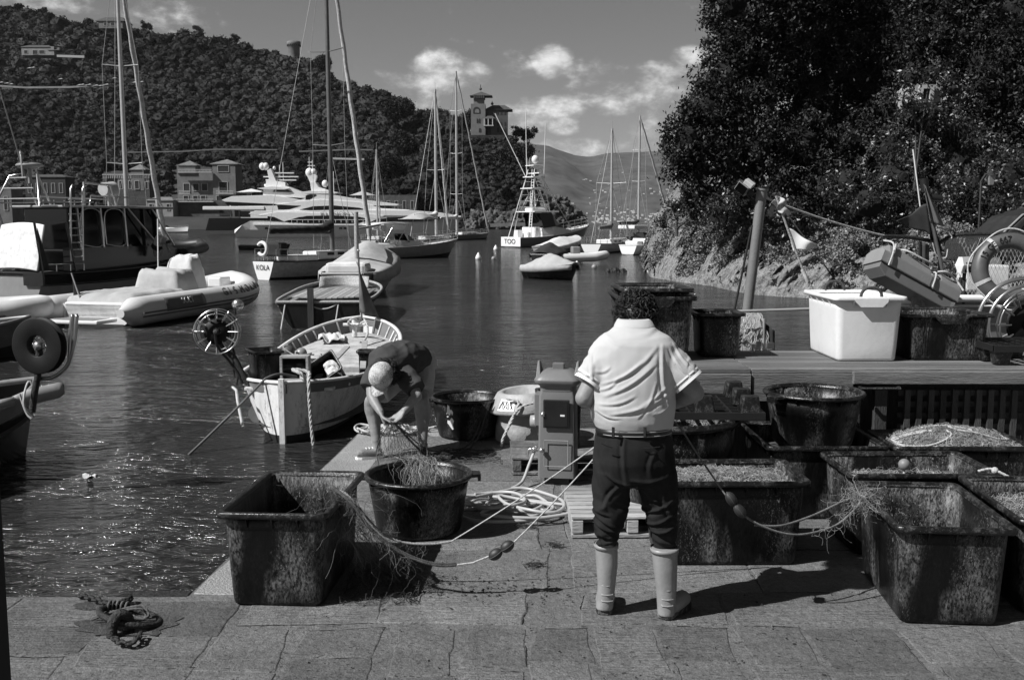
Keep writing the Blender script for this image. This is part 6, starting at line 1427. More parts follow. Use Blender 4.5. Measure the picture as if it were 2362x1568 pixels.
# net hauling reel on the fishing boat
def reel(label, root_loc, c, yaw, R, w_, post, solid, rng=2):
    t = thing('net_reel', label, 'net reel', root_loc); c = Vector(c); M3 = Matrix.Rotation(yaw, 3, 'Z') @ Matrix.Rotation(PI / 2, 3, 'X')
    q = MB()
    if solid:
        q.rev([(R * .38, -w_), (R * .40, -w_ * 1.08), (R * .97, -w_ * 1.08), (R, -w_), (R * .97, -w_ * .8), (R * .55, -w_ * .5), (R * .55, w_ * .5), (R * .97, w_ * .8), (R, w_), (R * .97, w_ * 1.08), (R * .40, w_ * 1.08), (R * .38, w_), (R * .38, -w_)], 48, c, M3); q.build('drum', m_rubd, t)
    else:
        q.rev([(R * .2, -w_ * .5), (R * .56, -w_ * .45), (R * .58, -w_ * .2), (R * .3, 0), (R * .58, w_ * .2), (R * .56, w_ * .45), (R * .2, w_ * .5)], 36, c, M3); q.build('drum', m_rubd, t)
        q = MB()
        for z, rr_ in ((-w_, R), (-w_ * .5, R * .8), (w_, R * .97), (w_ * .4, R * .82)): q.tube([c + M3 @ V(rr_ * math.cos(x), rr_ * math.sin(x), z) for x in np.linspace(0, 2 * PI, 44)], .0085, 6, False)
        for x in np.linspace(0, 2 * PI, 13)[:-1]:
            for z in (-w_, w_): q.tube([c + M3 @ V(R * .5 * math.cos(x), R * .5 * math.sin(x), z * .4), c + M3 @ V(R * math.cos(x), R * math.sin(x), z)], .010, 5)
        q.build('guard_rings', m_steel, t)
    q = MB(); q.rev([(.001, -w_ * 1.2), (R * .13, -w_ * 1.2), (R * .16, 0), (R * .13, w_ * 1.2), (.001, w_ * 1.2)], 16, c, M3)
    for x in np.linspace(0, 2 * PI, 9)[:-1]: q.tube([c + M3 @ V(R * .12 * math.cos(x), R * .12 * math.sin(x), -w_ * .5), c + M3 @ V(R * .40 * math.cos(x), R * .40 * math.sin(x), -w_ * .5)], .011 * R / .4, 5)
    q.build('hub', m_iron if not solid else m_steel, t); q = MB(); q.tube(spline(post, 6), .042 * (R / .4) ** .5, 9); q.build('post', m_iron, t); return t
m_rubd = mat('reel_rubber', .010, .55, var=.4, spec=.25)
Y_ = 13.75
rl = reel('steel net reel with wire guard rings on a curved post at the fishing boat stern', (0, 0, 0), P(500, 765, Y_), .15, .30, .09, [P(500, 768, Y_ + .08), P(515, 802, Y_ + .05), P(540, 826, Y_), P(556, 855, Y_), P(572, 886, Y_)], False)
mb = MB(); mb.tube(spline([P(496, 770, Y_ - .1), P(502, 800, Y_ - .08), P(530, 835, Y_), P(548, 860, Y_), P(560, 886, Y_)], 6), .02, 6); mb.tube(spline([P(545, 888, Y_ + .1), P(549, 850, Y_ + .1), P(532, 780, Y_ + .15), P(531, 725, Y_ + .15), P(530, 716, Y_ + .15)], 6), .012, 6); mb.build('hydraulic_hose', m_black, rl)
t = thing('deck_lamp', 'round work lamp on a thin rod above the net reel', 'lamp', P(548, 704, 13.9)); mb = MB(); mb.rev([(.001, -.06), (.05, -.05), (.08, 0), (.08, .03), (.001, .035)], 16, (0, 0, 0), Matrix.Rotation(-1.2, 3, 'X')); mb.build('lamp_head', m_steel, t)
MB().tube([(-.03, 0, -.05), (-.1, .05, -.5), (-.09, .05, -1.0)], .012, 6).build('rod', m_black, t)
# the steel spring post at left of its stern
mb = MB(); mb.tube([P(537, 893, 13.6), P(545, 900, 13.5), P(548, 925, 13.4), P(556, 965, 13.2), P(560, 985, 13.1)], .02, 6); tag(mb.build('mooring_rope', m_rope), 'short pale rope end hanging off the left side of the fishing boat', 'rope')

# ---------------------------------------------------------------- boat with net reel at the left edge
a, rz, L_ = G(120, 1010, WZ), math.radians(172), 5.
H = Hull(5.2, 1.9, .75, .62, .95, .5, 2.2, .2, .35, .45, 1.1, 24)
lb = thing('fishing_boat', 'dark hulled fishing boat cut by the left edge with an oar laid across', 'fishing boat', G(30, 1085, WZ) + V(-1.9, -3.2, 0), math.radians(68))
H2 = Hull(4.6, 1.9, .80, .66, .92, .6, 2.4, .25, .35, .45, 1.0, 24)
o = H2.shell().build('hull', m_hd, lb); mb = MB()
for s in (-1, 1): mb.loft([[p, p2] for p, p2 in zip(H2.line(1.0, .012, 0, 1, s, 30), H2.line(.80, .012, 0, 1, s, 30))], False, False)
mb.build('painted_strake', mat('grey_boat_band', .14, .5, var=.2), o); mb = MB()
for s in (-1, 1): mb.tube(H2.line(1., 0, 0, 1, s, 30), .04, 8)
mb.build('gunwale', mat('grey_gunwale', .22, .5, var=.3, vs=8), o); H2.deck(.35, inset=.05, camber=.0).build('floor_boards', m_wood, lb)
for x in (1.6, 2.8): MB().box((x, 0, .55), (.25, 1.7, .04)).build('thwart', m_wood, lb, .004)
Y_ = 10.6
mb = MB(); pa, pb_ = P(-60, 945, Y_), P(145, 898, Y_ + .35)
mb.tube([pa, pa.lerp(pb_, .45)], .035, 8); mb.grid(lambda u, v: pa.lerp(pb_, .40 + .6 * u) + V(0, .04, (v - .5) * (.09 + .08 * min(1, u * 3)) * (1 if u < .95 else .6)), 10, 2); tag(mb.build('oar', mat('oar_wood', .28, .6, var=.2), None, 0, 2, .02), 'pale wooden oar laid across the left fishing boat', 'oar')
rl = reel('big solid black net reel on a steel post at the left edge', (0, 0, 0), P(91, 797, Y_), -.22, .295, .045, [P(91, 800, Y_), P(88, 860, Y_), P(80, 905, Y_), P(74, 950, Y_)], True)
mb = MB(); 
for dx in (0, 10): mb.tube(spline([P(80, 872, Y_ + .05), P(115, 872, Y_ + .05), P(140, 858, Y_ + .05), P(158, 835, Y_ + .05), P(161 + dx, 790, Y_ + .05), P(166 + dx, 735, Y_ + .05), P(169 + dx, 728, Y_ + .05)], 6), .022, 7)
mb.build('guide_bar', m_steel, rl)
mb = MB(); mb.tube(spline([P(84, 905, Y_), P(66, 880, Y_), P(55, 930, Y_ - .1), P(78, 962, Y_)], 6), .012, 5); mb.tube(spline([P(45, 908, Y_), P(60, 950, Y_), P(72, 965, Y_)], 6), .012, 5); mb.build('lashing', m_rope, rl)
ob = thing('rowing_boat', 'grey bow of a small boat cut by the left edge behind the black reel', 'rowing boat', G(-420, 855, WZ), math.radians(38)); basic_hull(ob, Hull(3.9, 1.6, .6, .55, .85, .6, 2.2, .3, .3, .5, 1.1), mat('grey_hull', .13, .5, var=.2), m_teak, m_hoff)

# ---------------------------------------------------------------- boards decked launch behind the fishing boat
S, rz, L_ = place((735, 757), (835, 688)); L_ = 7.6
H = Hull(L_, 2.7, .72, .66, .95, .84, 2.6, .2, .4, .42, 1.25)
wb_ = thing('wooden_launch', 'dark transom wooden launch with slatted floor behind the white fishing boat', 'boat', S, rz)
basic_hull(wb_, H, m_hd, m_teak, None, False, .05, m_woodx, .12)
mb = MB()
for i in range(15):
    y = (i - 7) * .15; mb.box((3.2, y, .72 + .03), (4.6 - abs(i - 7) * .18, .13, .03), tone=random.random())
mb.build('slatted_floor', mat('pale_slats', .26, .7, var=.3, vs=8, tone=.5, stretch=(.3, 4, 1)), wb_)
mb = MB(); mb.grid(lambda u, v: V(5.6 + .7 * math.sin(PI * v) + .3 * u, (v - .5) * 1.6, .75 + .35 * u), 4, 12); mb.build('seat_back', m_woodx, wb_, 0, 2, .04)
mb = MB(); mb.beam((-.05, .2, -.3), (-.05, .2, 1.1), .16, .12); mb.build('rudder_post', m_woodd, wb_)
mb = MB()
for y in (.9, -.55): mb.tube(sag(V(0, y, .66), V(-.25, y + .1, -.1), .0), .025, 5)
mb.tube(sag(V(0, .3, .7), V(0, -.5, .66), .15), .02, 5); mb.build('rope', m_rope, wb_)
rag = MB(); rag.grid(lambda u, v: G(735 + 60 * u, 785 + 14 * v, -.1) + V(0, 0, .12 * noise.noise(V(u * 4, v * 4, 5)) + .12), 12, 6); tag(rag.build('canvas_bag', m_canvw, None, 0, 2, .02), 'crumpled pale sheet hanging between the launch and the fishing boat', 'sheet')
# ---------------------------------------------------------------- canvas covered boat
S, rz, L_ = place((790, 690), (892, 652)); 
H = Hull(9.0, 2.75, .95, .85, 1.5, .55, 2.4, .5, .5, .45, 1.2)
cb = thing('covered_boat', 'wooden boat under a pale peaked canvas cover behind the slatted launch', 'boat', S, rz); basic_hull(cb, H, m_hoff, m_teak, None, False, .06, m_canv)
def cover(root, H, t0, t1, h, m_, seed, skirt=.22, peak=None):
    def f(u, v):
        t = t0 + (t1 - t0) * u; hb = H.hb(t) + .05; s = 2 * v - 1; pk = (math.sin(PI * min(1, max(0, u))) ** .5) if peak is None else max(.15, 1 - abs(u - peak) / max(peak, 1 - peak))
        z = H.sheer(t) + .02 + h * pk * (1 - abs(s) ** 1.3) + .05 * noise.noise(V(u * 7, v * 6, seed)) + .04 * abs(math.sin(u * 13 + s * 2)) * (1 - abs(s))
        if abs(s) > .9: z = H.sheer(t) - skirt * (abs(s) - .9) / .1; return V(t * H.L, math.copysign(hb + .02, s), z)
        return V(t * H.L, s / .9 * hb, z)
    mb = MB(); mb.grid(f, 26, 20); return mb.build('canvas_cover', m_, root, 0, 2, .01)
cover(cb, H, .08, .97, .95, m_canv, 2, .35, .62)
mb = MB(); mb.tube([V(3.0, 0, .5), V(3.0, 0, 3.3)], .09, 8); mb.tube([V(3.0, 0, 2.6), V(8.5, 0, 2.75)], .06, 6); mb.build('mast', m_woodx, cb)
mb = MB(); mb.box((1.2, 0, 1.1), (1.2, 1.6, .5)); mb.build('bundled_canvas', m_canvw, cb, .15)
# ---------------------------------------------------------------- white sailing yacht with dark sail cover
S, rz, L_ = place((612, 645), (812, 630)); L_ = max(L_, 7.5)
H = Hull(8.4, 2.7, .95, .80, 1.25, .55, 2.2, 1.2, .4, .55, 1.1)
S = G(608, 646, WZ); rz = math.radians(57)
sy = thing('sailing_yacht', 'white classic sailing yacht, stern showing, with dark sail cover on the boom', 'sailing boat', S, rz); ho = basic_hull(sy, H, mat('ivory_gelcoat', .50, .3), m_teak, m_hd)
tr_ = MB(); tr_.add([H.pt(0, v, 1) + V(-.02, 0, 0) for v in np.linspace(1, .3, 8)] + [H.pt(0, v, -1) + V(-.02, 0, 0) for v in np.linspace(.3, 1, 8)], [tuple(range(16))]); tr_.build('transom', m_hw, ho)
txt('KOLA', m_hd, sy, .36, (-.05, 0, .62), (PI / 2, 0, -PI / 2))
mb = MB(); mb.box((4.7, 0, 1.15), (2.6, 1.3, .42)); mb.box((2.4, 0, 1.05), (1.6, 1.5, .3)); mb.build('coachroof', m_hw, sy, .08)
[MB().box((x, -.66, 1.22), (.5, .02, .14)).build('cabin_window', m_glass, sy) for x in (4.2, 5)]
MB().box((1.1, .2, 1.5), (.5, 1.2, .7)).build('spray_hood', m_canvd, sy, .1); mb = MB(); mb.tube([V(.15, .2 + .32 * math.cos(x), 1.55 + .32 * math.sin(x)) for x in np.linspace(0.6, 5.6, 20)], .09, 8); mb.build('horseshoe_lifebuoy', m_hw, sy)
rig(sy, H, .60, 18.5, .13, .1, (.34, .62), 1.15, m_mastd, True, (4.6, 2.3, .25), m_canvd, .015, furl_r=.13)
rails(sy, H, .02, .3, .6, 4, .02)
# ---------------------------------------------------------------- rigid inflatable
S, rz = G(206, 752, WZ), math.radians(75.5)
rb = thing('inflatable_boat', 'big rigid inflatable boat with canvas covered deck and console, lettered bow', 'inflatable boat', S, rz)
tb = MB(); Lr, Wr, R0 = 8.0, 1.36, .40
def rpt(s, side): # s 0 stern .. 1 bow
    if s < .62: return V(s * Lr, side * Wr, .42 + .05 * s)
    u = (s - .62) / .38; return V(.62 * Lr + math.sin(u * PI / 2) * .36 * Lr, side * Wr * math.cos(u * PI / 2) ** .75 if u < 1 else 0, .45 + .35 * u ** 2)
path = [rpt(s, 1) for s in np.linspace(-.06, 1, 30)] + [rpt(s, -1) for s in np.linspace(1, -.06, 30)][1:]
tb.tube(path, [.12, .24] + [R0] * (len(path) - 4) + [.24, .12], 18); tub_o = tb.build('tube', m_rubr, rb)
for side in (1, -1):
    q = MB()
    for k, zz in ((1.0, -.02), (1.0, -.12)): q.tube([rpt(s, side) + V(0, side * (R0 - abs(zz) * .1), zz) for s in np.linspace(0, .9, 24)], .025, 6)
    q.build('rubbing_band', m_rubg, tub_o)
mb = MB(); mb.loft([[V(x, y * w_, z) for y, z in ((-1, .25), (-.5, -.25), (0, -.4), (.5, -.25), (1, .25))] for x, w_ in ((.2, 1.1), (3, 1.1), (5.5, .9), (7.2, .2))], False, False); mb.add([V(.2, y * 1.1, z) for y, z in ((-1, .6), (-1, .1), (-.5, -.25), (0, -.4), (.5, -.25), (1, .1), (1, .6))], [tuple(range(7))]); mb.build('hull', m_hw, rb)
MB().box((3.6, 0, .35), (6.2, 2.0, .06)).build('deck', m_teak, rb)
mb = MB(); mb.box((-.35, 0, .18), (.9, 1.7, .10)); mb.build('swim_platform', m_hw, rb, .03); MB().box((-.35, 0, .235), (.75, 1.3, .012)).build('platform_teak', m_teak, rb)
mb = MB(); mb.box((.35, 0, .42), (.3, 1.9, .45)); mb.build('transom_board', m_hw, rb, .05)
def lump(x0, x1, w_, z0, h, m_, nm, seed, root=rb, edge=5):
    mb = MB(); mb.grid(lambda u, v: V(x0 + (x1 - x0) * u, (v - .5) * w_, z0 + h * (min(1, edge * u) * min(1, edge * (1 - u)) * min(1, edge * v) * min(1, edge * (1 - v))) ** .5 * (1 + .12 * noise.noise(V(u * 3, v * 3, seed))) + .05 * noise.noise(V(u * 8, v * 8, seed))), 22, 18); return mb.build(nm, m_, root)
lump(.4, 3.5, 2.3, .62, .26, m_canv, 'deck_cover', 3, rb, 9); lump(3.2, 4.5, 1.7, .45, .95, m_canv, 'seat_cover', 5, rb, 7); lump(4.4, 5.3, 1.25, .45, 1.35, m_canvw, 'console_cover', 8, rb, 5)
mb = MB(); mb.box((5.25, 0, .9), (.35, .95, 1.1), Matrix.Rotation(-.3, 3, 'Y')); mb.build('console', m_hw, rb, .08); mb = MB(); mb.box((7.0, 0, .85), (.7, .5, .35)); mb.build('bow_locker', m_hw, rb, .05)
mb = MB(); mb.tube([V(4.3, .6, 1.2), V(4.4, .6, 3.0)], .02, 5); mb.build('antenna', m_hw, rb)
for i, ch in enumerate('GISMONDI'):
    s = .56 + i * .036; p, p2 = rpt(s, -1), rpt(s + .01, -1); d = (p2 - p).normalized(); az = math.atan2(d.y, d.x); n_ = V(d.y, -d.x, 0).normalized(); c = p + n_ * R0 * .80 + V(0, 0, R0 * .62)
    txt(ch, m_rubg, rb, .38, c, (PI / 2 - .62, 0, az), .012)
q = MB(); q.tube([rpt(s, -1) + V(0, -.006, .006) for s in np.linspace(.16, .36, 8)], R0 + .004, 18, False); 
sol = MB(); f = lambda u, v: rpt(.14 + .26 * u, -1) + V(0, -(R0 + .012) * math.cos(-.15 + 1.0 * v), (R0 + .012) * math.sin(-.15 + 1.0 * v)); sol.grid(f, 10, 6); sol.build('name_patch', m_rubg, rb, 0, 2, .006)
txt('SOLT', m_rubr, rb, .26, rpt(.28, -1) + V(0, -(R0 + .02) * math.cos(.42), (R0 + .02) * math.sin(.42)), (PI / 2 - .42, 0, 0), .01)
fl = thing('boat_flag', 'small folded flag on the stern of the big inflatable', 'flag', S + Matrix.Rotation(rz, 3, 'Z') @ V(.5, .65, .75)); MB().tube([(0, 0, 0), (-.25, .1, .7)], .02, 5).build('staff', m_alu, fl); mb = MB(); mb.grid(lambda u, v: V(-.22 + .3 * u * v, .1, .62 - .6 * v - .1 * u), 5, 6); mb.build('cloth', m_canvd, fl, 0, 2, .01)
# second inflatable cut off at the left
r2 = thing('inflatable_boat', 'pale inflatable at the left edge, cut by the frame, before the black reel', 'inflatable boat', G(5, 757, WZ) + V(-2.2, -.3, 0), math.radians(25))
mb = MB(); mb.tube([V(0, -.9, .42), V(2.2, -.9, .44), V(3.1, -.5, .5), V(3.3, 0, .5), V(3.1, .5, .5), V(2.2, .9, .44), V(0, .9, .42)], .32, 16); mb.build('tube', m_rubr, r2); mb = MB(); mb.tube([V(0, -1.2, .36), V(2.2, -1.2, .38), V(3.3, -.6, .44), V(3.6, 0, .44)], .03, 6); mb.build('rubbing_band', m_rubg, r2)
# ---------------------------------------------------------------- dark motor launch
Yl = 37.; rzl = math.radians(66)
ml = thing('motor_launch', 'dark hulled motor launch with big wheelhouse windows, roof rails and ladders', 'motor launch', G(108, 702, WZ) + Matrix.Rotation(rzl, 3, 'Z') @ V(0, 1.45, 0), rzl); ml.scale = (.92, .95, .93)
H = Hull(10.5, 3.3, 1.15, 1.05, 1.75, .86, 2.3, .9, .5, .35, 1.3)
ho = basic_hull(ml, H, m_hoff, m_teak, None, False, .09, m_hd)
mb = MB()
for s in (-1, 1): mb.loft([[p, p2] for p, p2 in zip(H.line(.99, .015, 0, 1, s, 30), H.line(.76, .02, 0, 1, s, 30))], False, False); mb.tube(H.line(.74, .03, 0, 1, s, 30), .05, 6)
mb.build('dark_topside', m_hd, ho)
mb = MB(); prof = [(1.2, 1.2), (1.2, 2.05), (7.0, 2.05), (8.0, 1.75), (8.6, 1.5), (8.6, 1.2)]
for s, e in ((-1.25, 1.25),): mb.add([V(x, s, z) for x, z in prof] + [V(x, e, z) for x, z in prof], [tuple(range(6)), tuple(range(11, 5, -1))] + [(i, (i + 1) % 6, 6 + (i + 1) % 6, 6 + i) for i in range(6)])
mb.build('cabin_coaming', m_hd, ml, .05)
MB().box((4.2, 0, 3.72), (6.1, 2.9, .10)).build('cabin_roof', mat('roof_grey', .28, .5, var=.15), ml, .04)
wh = MB(); wh.box((4.0, 0, 2.85), (4.9, 2.3, 1.65)); wh.build('wheelhouse_glass', m_glass, ml, .05)
for x, w_ in ((2.1, .10), (3.3, .10), (4.6, .10), (5.7, .1), (6.4, .12)):
    for s in (-1, 1): MB().beam(V(x, s * 1.2, 2.0), V(x - .12, s * 1.2, 3.68), w_, .08).build('window_post', m_hd if x > 5 else m_steel, ml)
fr = MB()
for x0, x1 in ((2.2, 3.25), (3.45, 4.5)):
    fr.tube(spline([(x0, -1.22, 2.2), (x0, -1.22, 3.5), (x1 - .1, -1.22, 3.5), (x1, -1.22, 2.2), (x0, -1.22, 2.2)], 5), .03, 5)
fr.build('window_frame', m_steel, ml)
mb = MB()
for x in (1.3, 1.9): mb.tube([V(x, -1.5, 1.6), V(x + .1, -1.5, 3.7), V(x + .15, -1.5, 4.4), V(x + .3, -1.45, 4.55)], .04, 6)
for i in range(9): mb.tube([V(1.3, -1.5, 1.75 + i * .28), V(1.95, -1.5, 1.75 + i * .28)], .025, 4)
mb.build('boarding_ladder', m_steel, ml)
mb = MB()
for x0, x1, y in ((2.5, 6.6, -1.35), (2.5, 6.6, 1.35)): mb.tube([V(x0, y, 3.75), V(x0 + .1, y, 4.15), V(x1 - .3, y, 4.1), V(x1, y, 3.75)], .03, 5)
mb.tube([V(2.2, -1.4, 3.75), V(2.2, -1.4, 4.65), V(3.6, -1.4, 4.6), V(3.9, -1.4, 3.8)], .045, 6)
for y in (-1.2, 1.2): mb.tube([V(.2, y, 3.7), V(.6, y * .6, 4.9), V(.9, y * .3, 5.0), V(1.5, y * .3, 3.8)], .045, 6)
for z in (4.0, 4.4, 4.8): mb.tube([V(.35, -1.2 * (5.3 - z) / 1.4, z), V(.35, 1.2 * (5.3 - z) / 1.4, z)], .035, 5)
for i in range(5): mb.tube([V(.2 + i * .5, -1.4, 3.75), V(.2 + i * .5, -1.4, 3.95)], .03, 4)
mb.tube([V(0, -1.45, 3.85), V(2.6, -1.45, 3.9)], .035, 5); mb.tube([V(0, 1.45, 3.85), V(2.6, 1.45, 3.9)], .035, 5); mb.build('roof_rail', m_steel, ml)
mb = MB(); mb.ball((.9, 0, 5.3), .5, 16, 8, (1, 1, .25)); mb.tube([V(.9, 0, 4.6), V(.9, 0, 5.2)], .08, 6); mb.build('radar', m_hoff, ml)
mb = MB(); mb.tube([V(.5, -.1, 4.8), V(.45, -.1, 5.6), V(.6, .1, 5.8)], .05, 6); mb.tube([V(.7, 0, 4.8), V(-.7, .1, 9.8)], .025, 5); mb.build('antenna', m_hoff, ml)
for x, y in ((4.0, -.9), (6.0, 1.0)): q = MB(); q.tube([V(x - .3, y, 4.45), V(x + .3, y, 4.5)], .27, 12); q.tube([V(x, y, 3.75), V(x, y, 4.3)], .05, 6); q.build('search_light', m_canv, ml)
for a_, b_ in ((V(4.6, -1.3, 3.7), V(6.3, -1.45, 2.0)), (V(6.0, -1.3, 3.7), V(7.3, -1.3, 2.1))): MB().tube([a_, b_], .04, 5).build('grab_pole', m_steel, ml)
mb = MB(); mb.grid(lambda u, v: V(-.1 + .45 * v, -1.25 + 2.5 * u * (1 - .1 * v), 1.35 + 1.75 * v - .1 * (2 * u - 1) ** 2), 8, 8); mb.build('raised_hatch', mat('white_hatch', .70, .5), ml, .08, 3, .08)
rails(ml, H, .0, .18, .35, 3, .03, (-1, 1), False)
for i in range(2):
    p = MB(); p.tube([V(-.2 + i * 1.6, -1.62, 1.2), V(-.45 + i * 1.5, -1.6, 3.1)], .05, 6); p.build('flag_staff', m_hd, ml)
mb = MB(); mb.grid(lambda u, v: V(-.35 + .5 * u * v, -1.62, 2.9 - 1.6 * v), 5, 6); mb.build('ensign', m_canvd, ml, 0, 2, .02)
txt('VIA NUMAR', mat('faded_lettering', .12, .6), ml, .5, H.pt(.34, .42, -1, .05), (PI / 2, 0, 0), .01)
mb = MB(); mb.box((-.06, -1.0, .95), (.10, 1.0, .5)); mb.build('stern_plate', m_hd, ml)
mb = MB(); mb.tube([V(7.8, 1.4, 1.7), V(9.5, 1.1, 1.95), V(10.5, 0, 2.1), V(9.5, -1.1, 1.95), V(7.8, -1.4, 1.7)], .24, 12); tag(mb.build('dinghy_roll', mat('dark_dinghy', .03, .5)), 'dark rolled dinghy tube lying on the bow of the motor launch', 'dinghy'); bpy.data.objects['dinghy_roll'].location = ml.location; bpy.data.objects['dinghy_roll'].rotation_euler = ml.rotation_euler; bpy.data.objects['dinghy_roll'].scale = ml.scale
# person bent over on the bow
ps = thing('person', 'small distant man in pale top bending over on the bow of the dark launch', 'person', P(368, 588, 41)); k = 41 / FOC
def Q(x, y, dy=0.): return V((x - 368) * k, dy, (588 - y) * k)
b = MB(); b.tube([Q(362, 567), Q(372, 553, -.1), Q(384, 556, -.2)], [.17, .20, .15], 12); b.ball(Q(394, 563, -.2), .11); b.tube([Q(385, 558, -.15), Q(393, 573, -.2), Q(398, 584, -.2)], [.06, .05, .04], 8); b.tube([Q(382, 560, .1), Q(386, 574, .1), Q(390, 585, 0)], [.06, .05, .04], 8)
b.tube([Q(362, 567), Q(372, 580), Q(366, 590)], [.13, .10, .07], 8); b.tube([Q(360, 569, .1), Q(356, 582, .1), Q(358, 592, .1)], [.13, .10, .07], 8); organic('body', b, m_skin, ps, .03, 4)
b = MB(); b.tube([Q(364, 565), Q(372, 552, -.1), Q(383, 555, -.2)], [.19, .215, .17], 12); organic('vest', b, m_shirt, ps, .03, 4); b = MB(); b.ball(Q(362, 568), .20, 12, 8, (1.1, 1, .9)); b.tube([Q(362, 568), Q(371, 578)], [.16, .13], 10); organic('trousers', b, m_trous, ps, .03, 4)
b = MB(); b.ball(Q(393.5, 560, -.2), .105); b.build('hair', m_hair, ps)
# ---------------------------------------------------------------- sailing boats hidden behind, tall masts left
def mast_at(S, rz, L, x, ytop):
    best = min(np.linspace(.25, .72, 95), key=lambda t: abs(proj(Vector(S) + V(math.cos(rz) * t * L, math.sin(rz) * t * L, 1))[0] - x))
    p = Vector(S) + V(math.cos(rz) * best * L, math.sin(rz) * best * L, 0); return float(best), P(x, ytop, p.y).z - WZ
def sailboat(label, stern, bow, L, B, mpx, mt=.55, spr=(.35, .65), mh=None, boom=None, bm=None, dark=None, r=.11, furl=True, wire=.02, lean=0., cabin=True, fr=.10, sw=1.1, name='sailing_boat', fs=.9, fb=1.2, sc_=1.):
    S, rz, Lp = place(stern, bow); L = L or Lp; H = Hull(L, B, fs, fs * .85, fb, .6, 2.2, .9, .4, .5, 1.1); mt, Hm = mast_at(S, rz, L, *mpx)
    t = thing(name, label, 'sailing boat', S, rz); basic_hull(t, H, mh or m_hw, m_teak, dark)
    if cabin: mb = MB(); mb.box((L * .52, 0, fs + .1), (L * .32, B * .5, .45)); mb.build('coachroof', m_hw, t, .08); [MB().box((L * .52 + dx, s * (B * .25 + .01), fs + .15), (L * .08, .02, .16)).build('cabin_window', m_glass, t) for dx in (-.7, .7) for s in (-1, 1)]
    rig(t, H, mt, Hm, r, lean, spr, sw, None, furl, boom, bm, wire, furl_r=fr); rails(t, H, .0, 1., .6, 10, .022); return t, H
D = 58.
t, H = sailboat('white sailing yacht mostly hidden behind the dark launch, tallest left mast', (265, 622), (420, 600), 11.5, 3.2, (274, -120), .42, (.30, .62), m_hw, None, None, m_hd, .15, True, .022, .1, fr=.18)
t, H = sailboat('sailing boat hidden beyond the left edge, only its leaning forestay in view', (-260, 625), (70, 605), 11, 3.2, (-120, -60), .3, (.35, .65), m_hw, None, None, m_hd, .15, True, .02, fr=.17)
# motorboat with bimini, mid harbour
def motorboat(label, stern, bow, B, mh, fb=1.3, bim=True, L=None, rz=None, canopy=None):
    S, rz_, Lp = place(stern, bow); rz_ = rz if rz is not None else rz_; L = L or Lp; H = Hull(L, B, .85, .85, fb, .85, 2.3, 1.0, .4, .45, 1.2)
    t = thing('motorboat', label, 'motorboat', S, rz_); basic_hull(t, H, mh, m_hw)
    q = MB(); q.loft([[V(x, -w_, z0), V(x, -w_ * .8, z1), V(x, w_ * .8, z1), V(x, w_, z0)] for x, w_, z0, z1 in ((L * .35, B * .36, 1., 1.45), (L * .55, B * .36, 1., 1.4), (L * .68, B * .28, 1.05, 1.1))], True, True, False); q.build('cuddy', m_hw, t, .04)
    q = MB(); q.loft([[V(L * .42, -B * .36, 1.3), V(L * .38, -B * .33, 1.95)], [V(L * .56, 0, 1.3), V(L * .47, 0, 1.95)], [V(L * .42, B * .36, 1.3), V(L * .38, B * .33, 1.95)]], False, False, False); q.build('windscreen', m_glass, t, 0, 2, .03)
    if bim:
        q = MB(); q.grid(lambda u, v: V(L * .08 + L * .34 * u, (v - .5) * B * .8, 2.65 + .18 * math.sin(PI * u)), 8, 4); q.build('bimini', canopy or m_canvw, t, 0, 2, .06); q = MB()
        for s in (-1, 1):
            for x in (.1, .25, .4): q.tube([V(L * .28, s * B * .4, 1.0), V(L * x, s * B * .4, 2.65)], .03, 4)
        q.build('bimini_frame', m_steel, t)
    q = MB(); q.box((L * .2, 0, 1.05), (L * .2, B * .6, .35)); q.build('seat', m_canvw, t, .1); rails(t, H, .55, 1, .5, 6, .022); return t, H
motorboat('dark sided motorboat with pale bimini behind the covered boat', (832, 598), (962, 586), 2.9, m_hoff, 1.5, True, 8.8, math.radians(34))
motorboat('white motorboat with windscreen moored near the left villas', (345, 536), (435, 538), 3.4, m_hw, 1.6, False)
t = thing('dinghy', 'low dark dinghy floating left of the yacht stern', 'dinghy', G(552, 577, WZ), .1); H = Hull(5.2, 1.7, .5, .45, .6, .8, 2, .3); basic_hull(t, H, m_hd, m_rubr)
t, H = sailboat('small sailboat whose slim mast stands before the long yacht', (850, 572), (930, 560), 9, 2.8, (896, 345), .55, (.22,), m_hw, (3.5, 2.0, .15), m_canvw, m_hd, .13, True, .02, fr=.09)
t, H = sailboat('white sailing yacht with masthead against the sky, left of the tall slim mast', (945, 572), (1075, 563), 14, 3.6, (1006, 207), .48, (.46,), m_hw, (5.5, 3.4, .35), m_canvw, m_hd, .20, True, .035, fr=.13)
for x in (3, 5, 8): fender(t, H.pt(x / 14, .9, -1, .15), .18, .8)
q = MB(); q.grid(lambda u, v: V(.3 + 6 * u, (v - .5) * 3.0, 3.2 + .8 * math.sin(PI * u) * math.sin(PI * v)), 12, 8); q.build('cockpit_awning', m_canv, t, 0, 2, .05)
t, H = sailboat('dark hulled sailing yacht with the tallest slim mast right of centre', (1020, 555), (1118, 552), 15, 3.8, (1054, 165), .42, (.25, .5, .76), m_hoff, (5, 3.4, .25), m_canvw, m_hd, .22, True, .04, fr=.13)
t, H = sailboat('white sailing yacht stern on, moored by the rocky bank with sail bundled', (1362, 585), (1447, 578), 10.5, 3.3, (1409, 297), .42, (.52,), m_hw, (3.6, 2.2, .3), mat('grey_sail_cover', .16, .9), m_hd, .14, False, .03, sw=1.5)
mb = MB(); mb.box((6.3, -1.72, .55), (.9, .06, .5)); 
for x in (7.6, 8.1): fender(t, H.pt(x / 10.5, .85, -1, .12), .16, .6)
